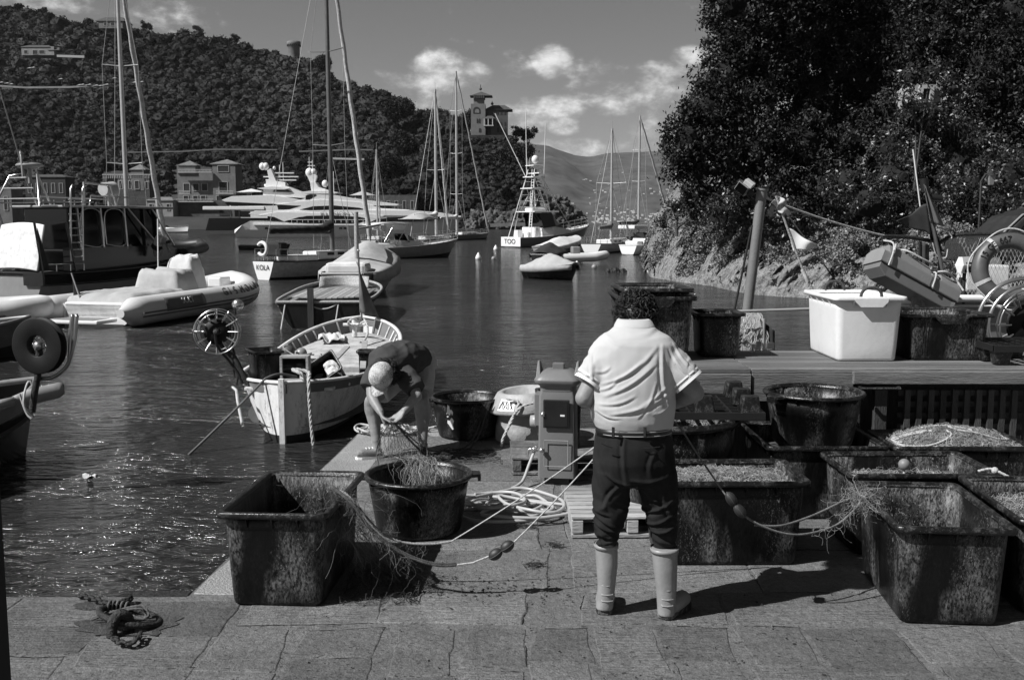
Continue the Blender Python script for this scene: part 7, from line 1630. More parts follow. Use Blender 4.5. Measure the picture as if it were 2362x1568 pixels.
t, H = sailboat('larger dark sailing yacht behind it with white doghouse and tall mast', (1428, 562), (1505, 560), 13, 3.6, (1472, 268), .38, (.46, .72), m_hoff, (4.5, 2.6, .2), m_canvd, m_hd, .19, True, .035, fr=.15)
q = MB(); q.box((3.2, 0, 2.2), (3.4, 2.8, .5)); q.build('hard_top', m_hw, t, .1)
t, H = sailboat('sailing yacht hidden behind the rocky bank, only mast and spreader showing', (1512, 556), (1575, 556), 12, 3.5, (1543, 375), .42, (.5,), m_hw, None, None, m_hd, .22, False, .035, sw=2.0)
t, H = sailboat('second sailing yacht behind the rocky bank with bare mast', (1530, 555), (1590, 555), 12, 3.5, (1558, 378), .38, (), m_hw, None, None, m_hd, .20, False, .035)
motorboat('white covered motorboat half hidden by the rocky bank', (1447, 588), (1520, 586), 2.6, m_hw, 1.0, False)
# ---------------------------------------------------------------- small moored boats, centre right
def covered(label, stern, bow, B, mh, mc, h=.6, L=None, rz=None, fb=.9):
    S, rz_, Lp = place(stern, bow); H = Hull(L or Lp, B, .62, .58, fb, .7, 2.3, .4, .35, .42, 1.15); t = thing('covered_boat', label, 'boat', S, rz if rz is not None else rz_); basic_hull(t, H, mh, m_teak, None, False, .05)
    cover(t, H, .04, .97, h, mc, 7, .25, .45); return t, H
t, H = covered('small dark boat under a pale pyramid cover moored mid channel', (1222, 640), (1292, 646), 2.0, m_hd, m_canv, .65, 3.7, math.radians(-52), .8)
t, H = covered('longer boat under a pale cover moored before the sportfishing boat', (1250, 586), (1332, 578), 2.8, m_hoff, m_canvw, .7, None, None, 1.5)
t, H = covered('black covered dinghy beside the small inflatable', (1246, 608), (1290, 604), 2.2, m_hd, m_canvd, .8)
t = thing('inflatable_boat', 'small white inflatable tender moored mid channel right of the black dinghy', 'inflatable boat', G(1283, 606, WZ), math.radians(12)); q = MB(); q.tube([V(0, -.85, .35), V(2.6, -.85, .38), V(3.5, -.4, .5), V(3.65, 0, .55), V(3.5, .4, .5), V(2.6, .85, .38), V(0, .85, .35)], .3, 12); q.build('tube', m_rubr, t); q = MB(); q.box((1.4, 0, .8), (.6, .6, .7)); q.box((.1, 0, .7), (.4, .4, .7)); q.build('console', m_hoff, t, .08)
def buoy(x, y, s, label, m_=None, cone=True):
    t = thing('mooring_buoy', label, 'buoy', G(x, y, WZ)); q = MB()
    if cone: q.rev([(.001, -.1), (.20 * s, -.05), (.25 * s, .10 * s), (.20 * s, .24 * s), (.09 * s, .42 * s), (.05 * s, .52 * s), (.001, .54 * s)], 14)
    else: q.ball((0, 0, .05), .22 * s, 14, 10)
    q.build('float', m_ or m_hw, t); q = MB(); q.tube([V(.05 * math.cos(x) * s, 0, .54 * s + .05 * math.sin(x) * s) for x in np.linspace(0, 6.28, 9)], .012 * s, 4, False); q.build('eye', m_iron, t)
buoy(1103, 598, 1.0, 'white round topped buoy in open water right of the yachts'); buoy(1330, 622, 1.0, 'white cone buoy right of the pyramid covered boat'); buoy(1143, 577, 1.0, 'tiny pale buoy at the stern corner of the sportfishing boat')
buoy(1138, 598, .8, 'small grey ball buoy near the sportfishing boat', m_hoff, False); buoy(1370, 618, .8, 'grey ball buoy floating before the stern on yacht', m_hoff, False)
struct(rocks('seaweed_rock', [(1405, 629, 9, 60), (1420, 630, 12, 60), (1436, 629, 9, 60)], m_antif, 5, .3), 'structure')
q = MB(); q.grid(lambda u, v: G(190 + 30 * u, 1094 + 6 * v, WZ + .015) + V(0, 0, .02 * math.sin(u * 7 + v * 3)), 8, 3); tag(q.build('floating_scrap', m_white), 'white scrap of litter floating in the harbour at left', 'litter')
# ---------------------------------------------------------------- sportfishing boat
S = G(1178, 571, WZ); sf = thing('sportfishing_boat', 'white sportfishing boat lettered TOO with tall tubular tuna tower', 'sportfishing boat', S + V(0, 0, 0), math.radians(36)); k = S.y / FOC
H = Hull(11.5, 4.3, 1.15, 1.1, 2.6, .9, 2.3, 1.3, .5, .4, 1.25); ho = basic_hull(sf, H, mat('sport_hull_grey', .20, .35, var=.05), m_hw, m_hw)
q = MB(); q.box((-.03, 0, .62), (.05, 3.75, 1.0)); q.build('transom', m_hw, ho, .02); txt('TOO', m_hd, sf, .78, (-.08, .1, .66), (PI / 2, 0, -PI / 2), .01, sx=1.25)
q = MB(); q.loft([[V(x, -w_, z0), V(x, -w_ * .85, z1), V(x, w_ * .85, z1), V(x, w_, z0)] for x, w_, z0, z1 in ((3.2, 1.8, 1.2, 2.2), (5.2, 1.8, 1.3, 2.4), (8.6, 1.1, 1.6, 1.9))], True, True, False); q.build('deckhouse', m_hw, sf, .06)
q = MB(); q.loft([[V(x, -w_, z0), V(x - .5, -w_ * .9, z1), V(x - .5, w_ * .9, z1), V(x, w_, z0)] for x, w_, z0, z1 in ((3.4, 1.7, 2.2, 3.9), (5.2, 1.7, 2.4, 3.9), (6.7, 1.2, 2.2, 2.6))], True, True, False); q.build('windscreen', m_glass, sf)
q = MB(); q.box((3.8, 0, 4.05), (3.6, 3.6, .14)); q.build('hard_top', m_hw, sf, .05); q = MB(); q.box((3.5, 0, 4.3), (2.0, 1.6, .4)); q.build('life_raft', m_hw, sf, .15)
q = MB(); q.box((1.8, 1.0, 1.5), (.8, .7, .9)); q.box((1.6, -1.1, 1.4), (.7, .7, .7)); q.box((2.9, 0, 1.7), (.8, 2.6, 1.2)); q.build('cockpit_seat', m_hw, sf, .1)
tw = MB(); top = 8.9
for s in (-1, 1):
    for x0, x1 in ((1.6, 2.9), (5.0, 3.7)): tw.tube([V(x0, s * 1.7, 1.2), V((x0 * .45 + x1 * .55), s * 1.15, 5.8), V(x1, s * .62, top)], .055, 6)
    tw.tube([V(1.0, s * 1.9, 1.1), V(2.6, s * .9, 7.4)], .05, 6); tw.tube([V(7.5, s * 1.6, 2.2), V(3.9, s * .7, 8.0)], .05, 6)
    for z in (4.6, 5.3, 6.0, 6.8, 7.5): f = (z - 1.2) / (top - 1.2); tw.tube([V(1.6 + 1.3 * f, s * (1.7 - 1.05 * f), z), V(5 - 1.3 * f, s * (1.7 - 1.05 * f), z)], .04, 5)
    tw.tube([V(2.3, s * 1.3, 4.2), V(3.7, s * .9, 6.8)], .035, 5); tw.tube([V(4.2, s * 1.3, 4.2), V(2.9, s * .9, 6.8)], .035, 5)
for z in np.arange(1.6, 8.6, .32): f = (z - 1.2) / (top - 1.2); x = 1.6 + 1.3 * f; tw.tube([V(x, -(1.7 - 1.05 * f), z), V(x, -(1.7 - 1.05 * f) + .5, z)], .03, 4); 
tw.tube([V(1.6, -1.2, 1.2), V(2.9, -.15, top)], .04, 5)
for z in np.arange(4.3, 8.6, .32): f = (z - 1.2) / (top - 1.2); x = 5 - 1.3 * f; tw.tube([V(x, -.25, z), V(x, .25, z)], .03, 4)
tw.build('tuna_tower', m_steel if False else m_hw, sf)
for z, w_, l_ in ((6.7, 2.3, 2.3), (8.0, 2.0, 1.8), (9.3, 1.6, 1.4), (8.45, 2.2, .3)): q = MB(); q.box((3.3, 0, z), (l_, w_, .12)); q.build('tower_platform', m_hw, sf, .04)
q = MB(); q.ball((3.3, -.2, 10.0), .42, 14, 10, (1, 1, 1.15)); q.build('radar_dome', m_hw, sf); q = MB()
for x, y in ((3.0, .45), (3.2, .65), (2.9, .8)): q.tube([V(x, y, 9.3), V(x, y, 10.2)], .06, 6)
q.build('tower_light', m_hoff, sf); q = MB(); q.tube([V(2.9, .9, 8.4), V(2.9, 1.1, 15.5)], .05, 5); q.tube([V(4.0, -.9, 7), V(4.0, -1.2, 14)], .05, 5); q.tube([V(2.8, .9, 8.0), V(.2, 3.4, 15.3)], .05, 5); q.tube([V(1.9, 1.4, 10.2), V(2.5, 1.9, 10.0)], .04, 4); q.build('outrigger', m_hw, sf); rails(sf, H, .62, 1, .8, 7, .03)
# ---------------------------------------------------------------- the big motor yachts
def profile_boat(root, sc, ox, oy, parts, Wf):
    for nm, m_, pts, w_, bev in parts:
        q = MB(); n_ = len(pts); L = [V((x - ox) * sc, 0, (oy - y) * sc) for x, y in pts]
        a_ = [p + V(0, -w_ / 2, 0) for p in L]; c_ = [p + V(0, w_ / 2, 0) for p in L]
        q.add(a_ + c_, [tuple(range(n_)), tuple(range(2 * n_ - 1, n_ - 1, -1))] + [(i, i + n_, (i + 1) % n_ + n_, (i + 1) % n_) for i in range(n_)]); q.build(nm, m_, root, bev)
Yy = G(800, 547, WZ).y; sc = Yy / FOC
def Z(*pts): return [((500 + x / 3.374) * .9444, (360 + y / 3.374) * .9444) for x, y in pts]
my = thing('motor_yacht', 'long white motor yacht with swooping decks lettered ILLUSION V', 'motor yacht', V((560 - CX) / FOC * Yy, Yy, WZ), .02)
ox, oy = 560, 536 + 9
hullp = Z((320, 735), (322, 690), (385, 602), (500, 600), (960, 630), (1500, 632), (1800, 612), (2118, 572), (2080, 640), (2000, 700), (1980, 730))
q = MB(); px = lambda x, y: V((x - ox) * sc, 0, (oy - y) * sc); rings = []
up = [(320, 690), (385, 602), (500, 600), (960, 630), (1500, 632), (1800, 612), (2000, 588), (2118, 572)]; 
for x in np.linspace(300, 2118, 30):
    zt = np.interp(x, [300, 330, 385, 500, 960, 1500, 1800, 2118], [700, 680, 602, 600, 628, 630, 612, 572]); u = max(0, (x - 1350) / 768); w_ = 4.1 * (1 - u ** 2.2) ** .8 if u < 1 else .02
    xx = Z((x, 0))[0][0]; yt = Z((0, zt))[0][1]; xb = Z((x - 130 * u ** 2, 0))[0][0]
    rings.append([px(xx, yt) + V(0, -w_, 0), px(.5 * (xx + xb), 528) + V(0, -w_ * .93, 0), px(xb, 552) + V(0, -w_ * .7, 0), px(xb, 552) + V(0, w_ * .7, 0), px(.5 * (xx + xb), 528) + V(0, w_ * .93, 0), px(xx, yt) + V(0, w_, 0)])
q.loft(rings, True, True, False); yh = q.build('hull', m_hw, my)
q = MB(); q.loft([[px(x, 546) + V(0, -4.12, 0), px(x, 556) + V(0, -4.1, 0), px(x, 556) + V(0, 4.1, 0), px(x, 546) + V(0, 4.12, 0)] for x in (562, 700, 860)], True, True, False); q.build('boot_stripe', m_antif, yh)
W8 = 8.4
parts = [
 ('bulwark', m_hw, Z((415, 545), (470, 520), (700, 522), (1100, 515), (1700, 515), (1950, 535), (2118, 562), (2118, 574), (1700, 562), (1400, 556), (900, 545), (600, 562), (500, 562)), 7.9, .05),
 ('main_deck_house', m_hw, Z((600, 560), (900, 540), (1950, 545), (2000, 590), (1700, 618), (1500, 634), (700, 634), (480, 636), (455, 622), (700, 618)), 6.4, .05),
 ('side_panel', m_hw, Z((450, 622), (1500, 626), (1500, 636), (455, 634)), 8.5, .0),
 ('swoosh_panel', m_hw, Z((500, 556), (640, 530), (860, 534), (1000, 540), (1400, 545), (1500, 560), (1340, 632), (1280, 620), (1390, 588), (1290, 568), (1000, 560), (880, 562), (760, 590), (700, 606), (620, 570)), 8.2, .03),
 ('upper_deck', m_hw, Z((640, 470), (790, 448), (1000, 430), (1300, 450), (1480, 500), (1700, 512), (1700, 522), (650, 522), (560, 530), (740, 508), (830, 484)), 7.0, .05),
 ('bridge_deck', m_hw, Z((560, 452), (760, 455), (960, 392), (1100, 395), (1250, 420), (1400, 440), (1620, 468), (1600, 480), (1300, 478), (1000, 470), (660, 478)), 6.6, .05),
 ('sun_roof', m_hw, Z((815, 372), (900, 362), (1050, 360), (1135, 374), (1100, 384), (860, 386)), 6.0, .05),
 ('roof_support', m_hw, Z((890, 384), (930, 384), (980, 430), (900, 430)), 4.6, .0),
 ('radar_arch', m_hw, Z((895, 290), (940, 290), (965, 330), (1000, 340), (1060, 362), (905, 364)), 3.4, .05),
 ('radar_arch_wing', m_hw, Z((860, 228), (935, 226), (945, 240), (925, 300), (960, 350), (920, 350), (885, 285)), 1.2, .02)]
profile_boat(my, sc, ox, oy, parts, 8)
wins = [Z((705, 605), (820, 570), (960, 560), (1100, 558), (1290, 570), (1388, 590), (1285, 622), (740, 614)), Z((1398, 606), (1480, 575), (1900, 562), (2050, 572), (1900, 600), (1700, 610)), Z((820, 512), (930, 484), (1100, 478), (1300, 496), (1400, 522), (1000, 524)), Z((640, 474), (830, 480), (740, 508), (650, 512)), Z((560, 562), (600, 558), (700, 572), (660, 592), (560, 592)), Z((870, 400), (890, 392), (960, 396), (900, 432), (868, 432)), Z((1000, 440), (1200, 444), (1260, 462), (1000, 460)), Z((1320, 480), (1560, 486), (1500, 505), (1400, 500))]
profile_boat(my, sc, ox, oy, [('window_band', m_glass, w_, 8.28 if i < 1 else (6.45 if i in (1, 4) else (7.06 if i in (2, 3) else 6.66)), 0) for i, w_ in enumerate(wins)], 8)
q = MB()
for x in (1035, 1070, 1150, 1185, 1300, 555): p = Z((x, 660)); q.box(px(p[0][0], p[0][1]) + V(0, -3.96, 0), (.55, .1, .35))
q.build('porthole', m_glass, my)
for x, y, r_ in ((880, 210, 30), (912, 210, 26), (1005, 300, 24)): p = Z((x, y))[0]; q = MB(); q.ball(px(*p), r_ / 3.374 * .944 * sc * 1.1, 16, 10, (1, 1, 1.15)); q.build('radar_dome', m_hw, my)
q = MB(); [q.tube([px(*Z((x, y0))[0]), px(*Z((x, y1))[0])], .06, 5) for x, y0, y1 in ((880, 190, 85), (1075, 365, 200), (905, 190, 110))]; [q.tube([px(*Z((x0, y))[0]), px(*Z((x1, y))[0])], .08, 5) for x0, x1, y in ((868, 905, 128), (866, 925, 155))]; q.build('antenna', m_hw, my)
txt('ILLUSION V', m_hoff, my, .95, px(*Z((1130, 545))[0]) + V(0, -4.18, 0), (PI / 2, 0, 0), .02, sx=1.35)
q = MB(); rr = random.Random(2)
for i in range(26): q.box(px(*Z((1240 + i * 8, 428))[0]) + V(0, rr.uniform(-2, 2), 0), (.3, .3, rr.uniform(.4, 1.0)))
q.build('deck_furniture', m_canvw, my)
q = MB(); p0, p1 = px(*Z((1310, 375))[0]), px(*Z((1310, 425))[0]); q.tube([p0, p1], .06, 5); q.rev([(.001, .5), (2.6, -.35)], 8, p0 - V(0, 0, .1)); q.build('parasol', m_canv, my)
rl_ = MB(); rl_.tube([px(*Z((740, 592))[0]) + V(0, -4.2, 0), px(*Z((1380, 592))[0]) + V(0, -4.2, 0)], .04, 4); [rl_.tube([px(*Z((x, 592))[0]) + V(0, -4.2, 0), px(*Z((x, 616))[0]) + V(0, -4.2, 0)], .04, 4) for x in range(760, 1380, 44)]; rl_.build('guard_rail', m_hw, my)
# second yacht behind
Y2 = Yy + 40; sc2 = Y2 / FOC
m2 = thing('motor_yacht', 'white tiered motor yacht with tall radar mast behind the lettered yacht', 'motor yacht', V((520 - CX) / FOC * Y2, Y2, WZ), 0)
parts = [('hull', m_glass, Z((60, 700), (90, 600), (340, 598), (700, 600), (1300, 600), (1500, 560), (1450, 690)), 7.5, 0), ('main_deck', m_hw, Z((180, 522), (200, 508), (330, 505), (700, 500), (900, 520), (900, 600), (345, 600), (345, 540)), 7., .05), ('upper_deck', m_hw, Z((195, 455), (280, 425), (590, 415), (700, 430), (860, 460), (860, 500), (220, 468)), 7., .05),
         ('bridge', m_hw, Z((520, 400), (530, 355), (700, 340), (880, 410), (880, 440), (520, 420)), 5., .05), ('bridge_wing', m_hw, Z((475, 362), (600, 345), (740, 362), (700, 372), (520, 370)), 6, .03), ('radar_mast', m_hw, Z((535, 300), (560, 300), (545, 215), (575, 200), (615, 300), (690, 310), (690, 350), (530, 350)), 1.8, .03)]
ox, oy = 520, oy; profile_boat(m2, sc2, 520, oy, parts, 7); px2 = lambda x, y: V((x - 520) * sc2, 0, (oy - y) * sc2)
profile_boat(m2, sc2, 520, oy, [('window_band', m_glass, Z((230, 472), (560, 474), (560, 498), (360, 500), (260, 500)), 6.4, 0), ('window_band', m_glass, Z((345, 545), (420, 545), (420, 590), (345, 590)), 7.1, 0), ('window_band', m_glass, Z((620, 368), (720, 372), (760, 392), (600, 388)), 5.1, 0)], 7)
q = MB(); q.box(px2(*Z((290, 520))[0]) + V(0, 0, 0), (14, 7.4, .8)); q.build('deck_edge', m_hw, m2, .1)
for x, y, r_ in ((500, 182, 24), (528, 182, 24), (597, 195, 12), (697, 335, 12), (520, 335, 10)): q = MB(); q.ball(px2(*Z((x, y))[0]), r_ / 3.374 * .944 * sc2 * 1.1, 14, 10, (1, 1, 1.15)); q.build('radar_dome', m_hw, m2)
q = MB(); [q.box(px2(*Z((650, y))[0]), (w_, .5, .25)) for y, w_ in ((235, 6), (265, 8), (292, 7))]; q.tube([px2(*Z((640, 300))[0]), px2(*Z((640, 170))[0])], .1, 5); q.tube([px2(*Z((668, 300))[0]), px2(*Z((668, 150))[0])], .08, 5); q.build('antenna', m_hw, m2)
q = MB(); p0 = px2(*Z((405, 372))[0]); q.tube([p0, p0 - V(0, 0, 3.5)], .08, 5); q.rev([(.001, .3), (3.6, -.5)], 8, p0); q.build('parasol', m_canvw, m2)
q = MB(); [q.tube([px2(*Z((x, 598))[0]), px2(*Z((x, 478))[0])], .12, 5) for x in (230, 300, 600)]; q.build('deck_pillar', m_hw, m2)
# ================================================================ pole, pennants and the fishing boat at the right
Yp = 10.5
t = thing('mooring_pole', 'leaning steel mooring pole behind the wooden bench carrying a floodlight', 'pole', P(1704, 830, Yp)); o = Vector(t.location)
m_pole = mat('pole_paint', .17, .5, var=.1, vs=6, bump=.15, bs=40, dirt=.2)
a, b = P(1700, 905, Yp) - o, P(1757, 440, Yp) - o; d = (b - a).normalized(); MB().tube([a, b], .052, 20).build('post', m_pole, t); MB().tube([b, b + d * .02], .062, 20).build('pole_cap', m_pole, t)
MB().tube([P(1687, 745, Yp) - o, P(1734, 520, Yp) - o], .012, 6).build('cable', m_black, t)
q = MB(); q.tube([P(1745, 470, Yp) - o, P(1728, 458, Yp) - o, P(1724, 450, Yp) - o], .012, 6); q.build('lamp_arm', m_black, t)
fl = thing('floodlight', 'square floodlight tilted on the top of the mooring pole', 'floodlight', P(1712, 434, Yp - .02), rot=(math.radians(20), math.radians(38), math.radians(-25)))
MB().box((0, 0, 0), (.13, .06, .11)).build('lamp_housing', m_steel, fl, .008); MB().box((-.0, -.034, 0), (.11, .006, .09)).build('lamp_glass', m_glass, fl); MB().box((.09, .03, 0), (.07, .05, .05)).build('ballast_box', m_black, fl, .005); MB().box((.03, .01, .08), (.10, .07, .05)).build('sensor', mat('sensor_white', .5, .4), fl, .006)
# bundle of twine and floats hanging on the pole
t = thing('twine_bundle', 'bundle of pale twine and floats hanging from the foot of the leaning pole', 'net'); q = MB(); rr = random.Random(41)
for i in range(46): x0, x1 = rr.gauss(1738, 9), rr.gauss(1730, 20); q.tube([p + V(rr.gauss(0, .008), 0, 0) for p in spline([P(x0, 722, Yp - .25), P((x0 + x1) / 2 + rr.gauss(0, 8), 765, Yp - .3), P(x1, 812, Yp - .3)], 5)], .0045, 4, False, tone=rr.random())
for i in range(8): c = P(rr.gauss(1722, 14), rr.uniform(735, 790), Yp - .35); q.tube([c + V(.04 * math.cos(s), 0, .06 * math.sin(s)) for s in np.linspace(0, 6.3, 12)], .005, 4, False)
q.build('twine', m_rope, t); q = MB()
for k in range(5): q.ball(P(1700 + k * 1.5, 808 - k * 9, Yp - .4), .03, 10, 8, (1, 1, .75))
q.build('float_string', m_rubg, t); q = MB(); q.tube([P(1760, 812, Yp - .3), P(1762, 735, Yp - .3)], .014, 6); q.build('dan_stick', m_alu, t)
q = MB(); q.grid(lambda u, v: P(1764 + 22 * u, 745 + 45 * v + 18 * u, Yp - .3 + .03 * math.sin(u * 6)), 5, 6); q.build('dark_pennant', m_canvd, t, 0, 2, .004); MB().box(P(1776, 797, Yp - .35), (.07, .04, .06)).build('reflector', m_steel, t)
tag(MB().tube([P(1590, 722, 9.9), P(1700, 718, 9.9), P(1885, 712, 9.9)], .014, 8).build('handrail', m_alu), 'pale horizontal rope rail behind the bench between the tubs', 'rail')
# white pennant pole
Yw = 10.2
t = thing('pennant_pole', 'thin leaning dan pole flying a white pennant behind the white tub', 'flag pole', P(1913, 672, Yw)); o = Vector(t.location); W = lambda x, y, d=0.: P(x, y, Yw + d) - o
MB().tube([W(1789, 452), W(1822, 545), W(1850, 620), W(1880, 680), W(1900, 740)], .012, 7).build('staff', m_woodx, t); MB().tube([W(1850, 622), W(1862, 650)], .020, 7).build('ballast', m_sail, t)
def tri(A, B, C, wav=.05, n=12):
    q = MB(); A, B, C = Vector(A), Vector(B), Vector(C); q.grid(lambda u, v: (A.lerp(B, v)).lerp(C, u) + V(0, wav * math.sin(u * 7 + v * 2.5) * u, .02 * math.sin(u * 8) * (1 - u)), n, n); return q
tri(W(1815, 526), W(1830, 582), W(1892, 570), .06).build('pennant', mat('white_pennant', .72, .9, var=.05), t, 0, 2, .003)
q = MB(); q.grid(lambda u, v: W(1792 + 16 * u + 4 * v + 4 * math.sin(v * 6), 452 + 38 * v + 6 * u, .04 * math.sin(v * 9 + u * 4)), 6, 12); q.build('torn_pennant', mat('grey_pennant', .40, .9, var=.2), t, 0, 2, .003); q = MB(); q.grid(lambda u, v: W(1778 + 40 * v + 8 * u, 468 + 30 * v - 8 * u, .03 * math.sin(v * 7)), 5, 8); q.build('ribbon', m_canv, t, 0, 2, .003)
tag(MB().tube([P(1812, 490, Yw + .3), P(1945, 672, Yw + .3)], .008, 5).build('dark_line', m_roped), 'thin dark line slanting down behind the white pennant', 'line')
tag(MB().tube(sag(P(1762, 455, Yp), P(2040, 544, 11.2), .03), .011, 6).build('stay_rope', m_rope), 'pale rope from the mooring pole top to the boat guard rail', 'rope')
# ---- fishing boat moored behind the bench
Yb = 11.2
fb2 = thing('fishing_boat', 'working fishing boat behind the bench at right with net fence and reel', 'fishing boat', P(2040, 700, Yb)); o = Vector(fb2.location); B_ = lambda x, y, d=0.: P(x, y, Yb + d) - o
q = MB(); q.loft([[B_(x, yt, d0), B_(x, yt, 2.6), B_(x + 10, 900, 2.4), B_(x + 10, 900, d0 + .2)] for x, yt, d0 in ((1990, 705, .6), (2060, 698, 0), (2200, 692, -.1), (2500, 690, -.1), (3000, 700, 0))], True, True, False); q.build('hull', m_hoff, fb2)
q = MB(); q.tube([B_(1990, 702, .5), B_(2060, 695, -.05), B_(2200, 688, -.15), (B_(3000, 694, 0))], .04, 8); q.tube([B_(2060, 705, -.08), B_(2400, 706, -.18)], .012, 5); q.build('gunwale', m_hw, fb2)
q = MB(); 
for p in ([B_(2035, 545), B_(2100, 548, .1), B_(2165, 560, .2)], [B_(2165, 560, .2), B_(2200, 545, .2), B_(2260, 540, .2), B_(2700, 540, .2)], [B_(2165, 560, .2), B_(2172, 700, .2)], [B_(2120, 640, -.2), B_(2135, 628, -.2), B_(2165, 628, -.2), B_(2178, 645, -.2), B_(2182, 692, -.2)], [B_(2215, 700, .0), B_(2215, 640, .0)]): q.tube(spline(p, 5), .022, 7)
q.build('guard_frame', m_iron, fb2)
net = MB()
for i in range(64):
    for s in (-1, 1):
        x0 = 2172 + i * 9 - (60 if s > 0 else 0); x1 = x0 + s * 62 * 1.0 if s > 0 else x0 - 62
        ya, yb = 548, 690
        if x1 < 2168 or x0 < 2168:
            if s < 0: f = min(1, (x0 - 2168) / 62); x1 = x0 - 62 * f; yb = ya + 142 * f
            else: f = max(0, (2168 - x0) / 62); x0 = x0 + 62 * f; ya = ya + 142 * f
            if f <= 0.01 or f >= 1: 
                if not (s < 0 and f >= 1): continue
        net.tube([B_(x0, ya, .2 + .03 * math.sin(i)), B_((x0 + x1) / 2, (ya + yb) / 2, .26), B_(x1, yb, .2)], .0035, 3, False)
net.build('net_fence', m_rope, fb2)
tag(MB().box((0, 0, 0), (.5, .3, .3)).build('fish_box', mat('white_fish_box', .6, .5, dirt=.3), None, .02), 'white fish box behind the net fence of the right boat', 'box', loc=P(2265, 640, Yb + .9))
# orange (mid grey in the picture) life raft case
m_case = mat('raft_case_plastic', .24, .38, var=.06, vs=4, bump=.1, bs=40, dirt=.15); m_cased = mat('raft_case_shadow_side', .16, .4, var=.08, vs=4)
ctr = P(2105, 634, Yb - .35); cs = thing('float_case', 'large tilted plastic float case lashed with white rope on the right boat', 'float case', ctr, rot=(math.radians(-12), math.radians(27), math.radians(8)))
q = MB(); Lc, Wc = .98, .34
for x0, x1 in ((-Lc / 2, .12), (.17, Lc / 2)):
    q.loft([[V(x, -Wc / 2, -.10), V(x, Wc / 2, -.10), V(x, Wc / 2, .02), V(x, Wc / 2 - .08, z), V(x, -Wc / 2 + .08, z), V(x, -Wc / 2, .02)] for x, z in ((x0, .06), (x0 + .07, .13), (x1 - .03, .13), (x1, .09))], True, True, False)
q.box((.145, 0, -.02), (.08, Wc * .96, .14)); q.build('shell', m_case, cs, .012, 3)
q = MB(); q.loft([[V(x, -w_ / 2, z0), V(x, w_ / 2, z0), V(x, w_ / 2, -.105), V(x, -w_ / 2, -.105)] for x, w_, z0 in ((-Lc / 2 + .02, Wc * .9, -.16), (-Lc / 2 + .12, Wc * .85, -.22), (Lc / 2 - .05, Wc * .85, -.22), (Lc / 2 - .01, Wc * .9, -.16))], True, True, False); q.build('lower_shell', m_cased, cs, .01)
q = MB(); q.tube(spline([(-.40, -.19, .05), (-.36, -.1, .16), (-.30, -.02, .15), (-.22, -.12, .15), (-.05, -.15, .14), (.10, -.12, .15), (.15, -.05, .10), (.25, -.15, .14), (.42, -.10, .14), (.52, -.15, .05)], 6), .011, 7); q.tube(spline([(.15, -.19, -.1), (.15, -.16, .07), (.15, 0, .08), (.15, .18, .0)], 4), .010, 6); q.tube(spline([(-.40, -.19, -.12), (-.40, -.18, .04), (-.39, -.08, .17), (-.43, .05, .20)], 4), .010, 6); q.build('lashing', m_rope, cs)
# mast with dark pennants
t = thing('pennant_mast', 'leaning mast with furled dark pennants on the right boat', 'flag pole', P(2170, 700, Yb + .1)); o = Vector(t.location); W = lambda x, y, d=0.: P(x, y, Yb + .1 + d) - o
MB().tube([W(2185, 680), W(2155, 540), W(2135, 440), W(2133, 415)], .020, 8).build('staff', m_mastd, t); MB().tube([W(2133, 440), W(2130, 412)], .045, 10).build('beacon', m_black, t); MB().tube([W(2140, 455), W(2172, 458)], .035, 8).build('lantern', m_black, t)
m_dp = mat('dark_pennant_cloth', .035, .85, var=.5, vs=4); m_dp2 = mat('mid_pennant_cloth', .13, .9, var=.3, vs=4)
tri(W(2138, 470), W(2148, 545), W(2070, 510), .05).build('dark_pennant', m_dp, t, 0, 2, .004); q = MB(); q.grid(lambda u, v: W(2132 + 26 * v * .9 + (6 + 26 * v) * (u - .3), 425 + 90 * v + 8 * u, -.06 + .05 * math.sin(u * 8)), 8, 12); q.build('furled_pennant', m_dp2, t, 0, 2, .004)
q = MB(); q.grid(lambda u, v: W(2142 + 20 * v + (14 + 8 * v) * (u - .5), 500 + 80 * v, .03 + .04 * math.sin(u * 9)), 8, 10); q.build('hanging_pennant', m_dp, t, 0, 2, .004); q = MB(); q.grid(lambda u, v: W(2118 + 24 * u, 555 + 70 * v + 10 * u, .05 * math.sin(u * 8)), 6, 8); q.build('lower_pennant', m_dp, t, 0, 2, .004)
q = MB(); q.tube(spline([W(2160, 525), W(2180, 530), W(2190, 540), W(2195, 548), W(2188, 552)], 5), .008, 5); q.tube(spline([W(2150, 560), W(2160, 590), W(2180, 595), W(2185, 575)], 5), .007, 5); q.build('cord', m_rope, t)
tag(MB().tube([P(2105, 345, Yb + .5), P(2122, 480, Yb + .5)], .008, 5).build('whip_antenna', m_hw), 'thin white whip antenna left of the dark pennants', 'antenna')
t = thing('work_light', 'square white work light on a post above the net fence', 'lamp', P(2228, 612, Yb - .1), rot=(0, 0, math.radians(25))); q = MB(); q.loft([rrect(.20, .05, .01, -.08), rrect(.22, .12, .01, 0), rrect(.20, .05, .01, .09)], True, True, False); q.build('lamp_housing', m_hw, t, .006); MB().box((.02, -.045, -.02), (.16, .02, .11)).build('lamp_glass', m_glass, t); MB().tube([(0, .02, -.08), (0, .02, -.42)], .02, 6).build('post', m_iron, t)
t = thing('rope_lashing', 'short knotted rope hanging from the guard bow beside the float case', 'rope'); q = MB(); rope3(q, spline([P(2160, 672, Yb - .3), P(2175, 662, Yb - .35), P(2184, 655, Yb - .3), P(2172, 668, Yb - .4), P(2150, 688, Yb - .4)], 5), .014); q.build('cord', m_rope, t)
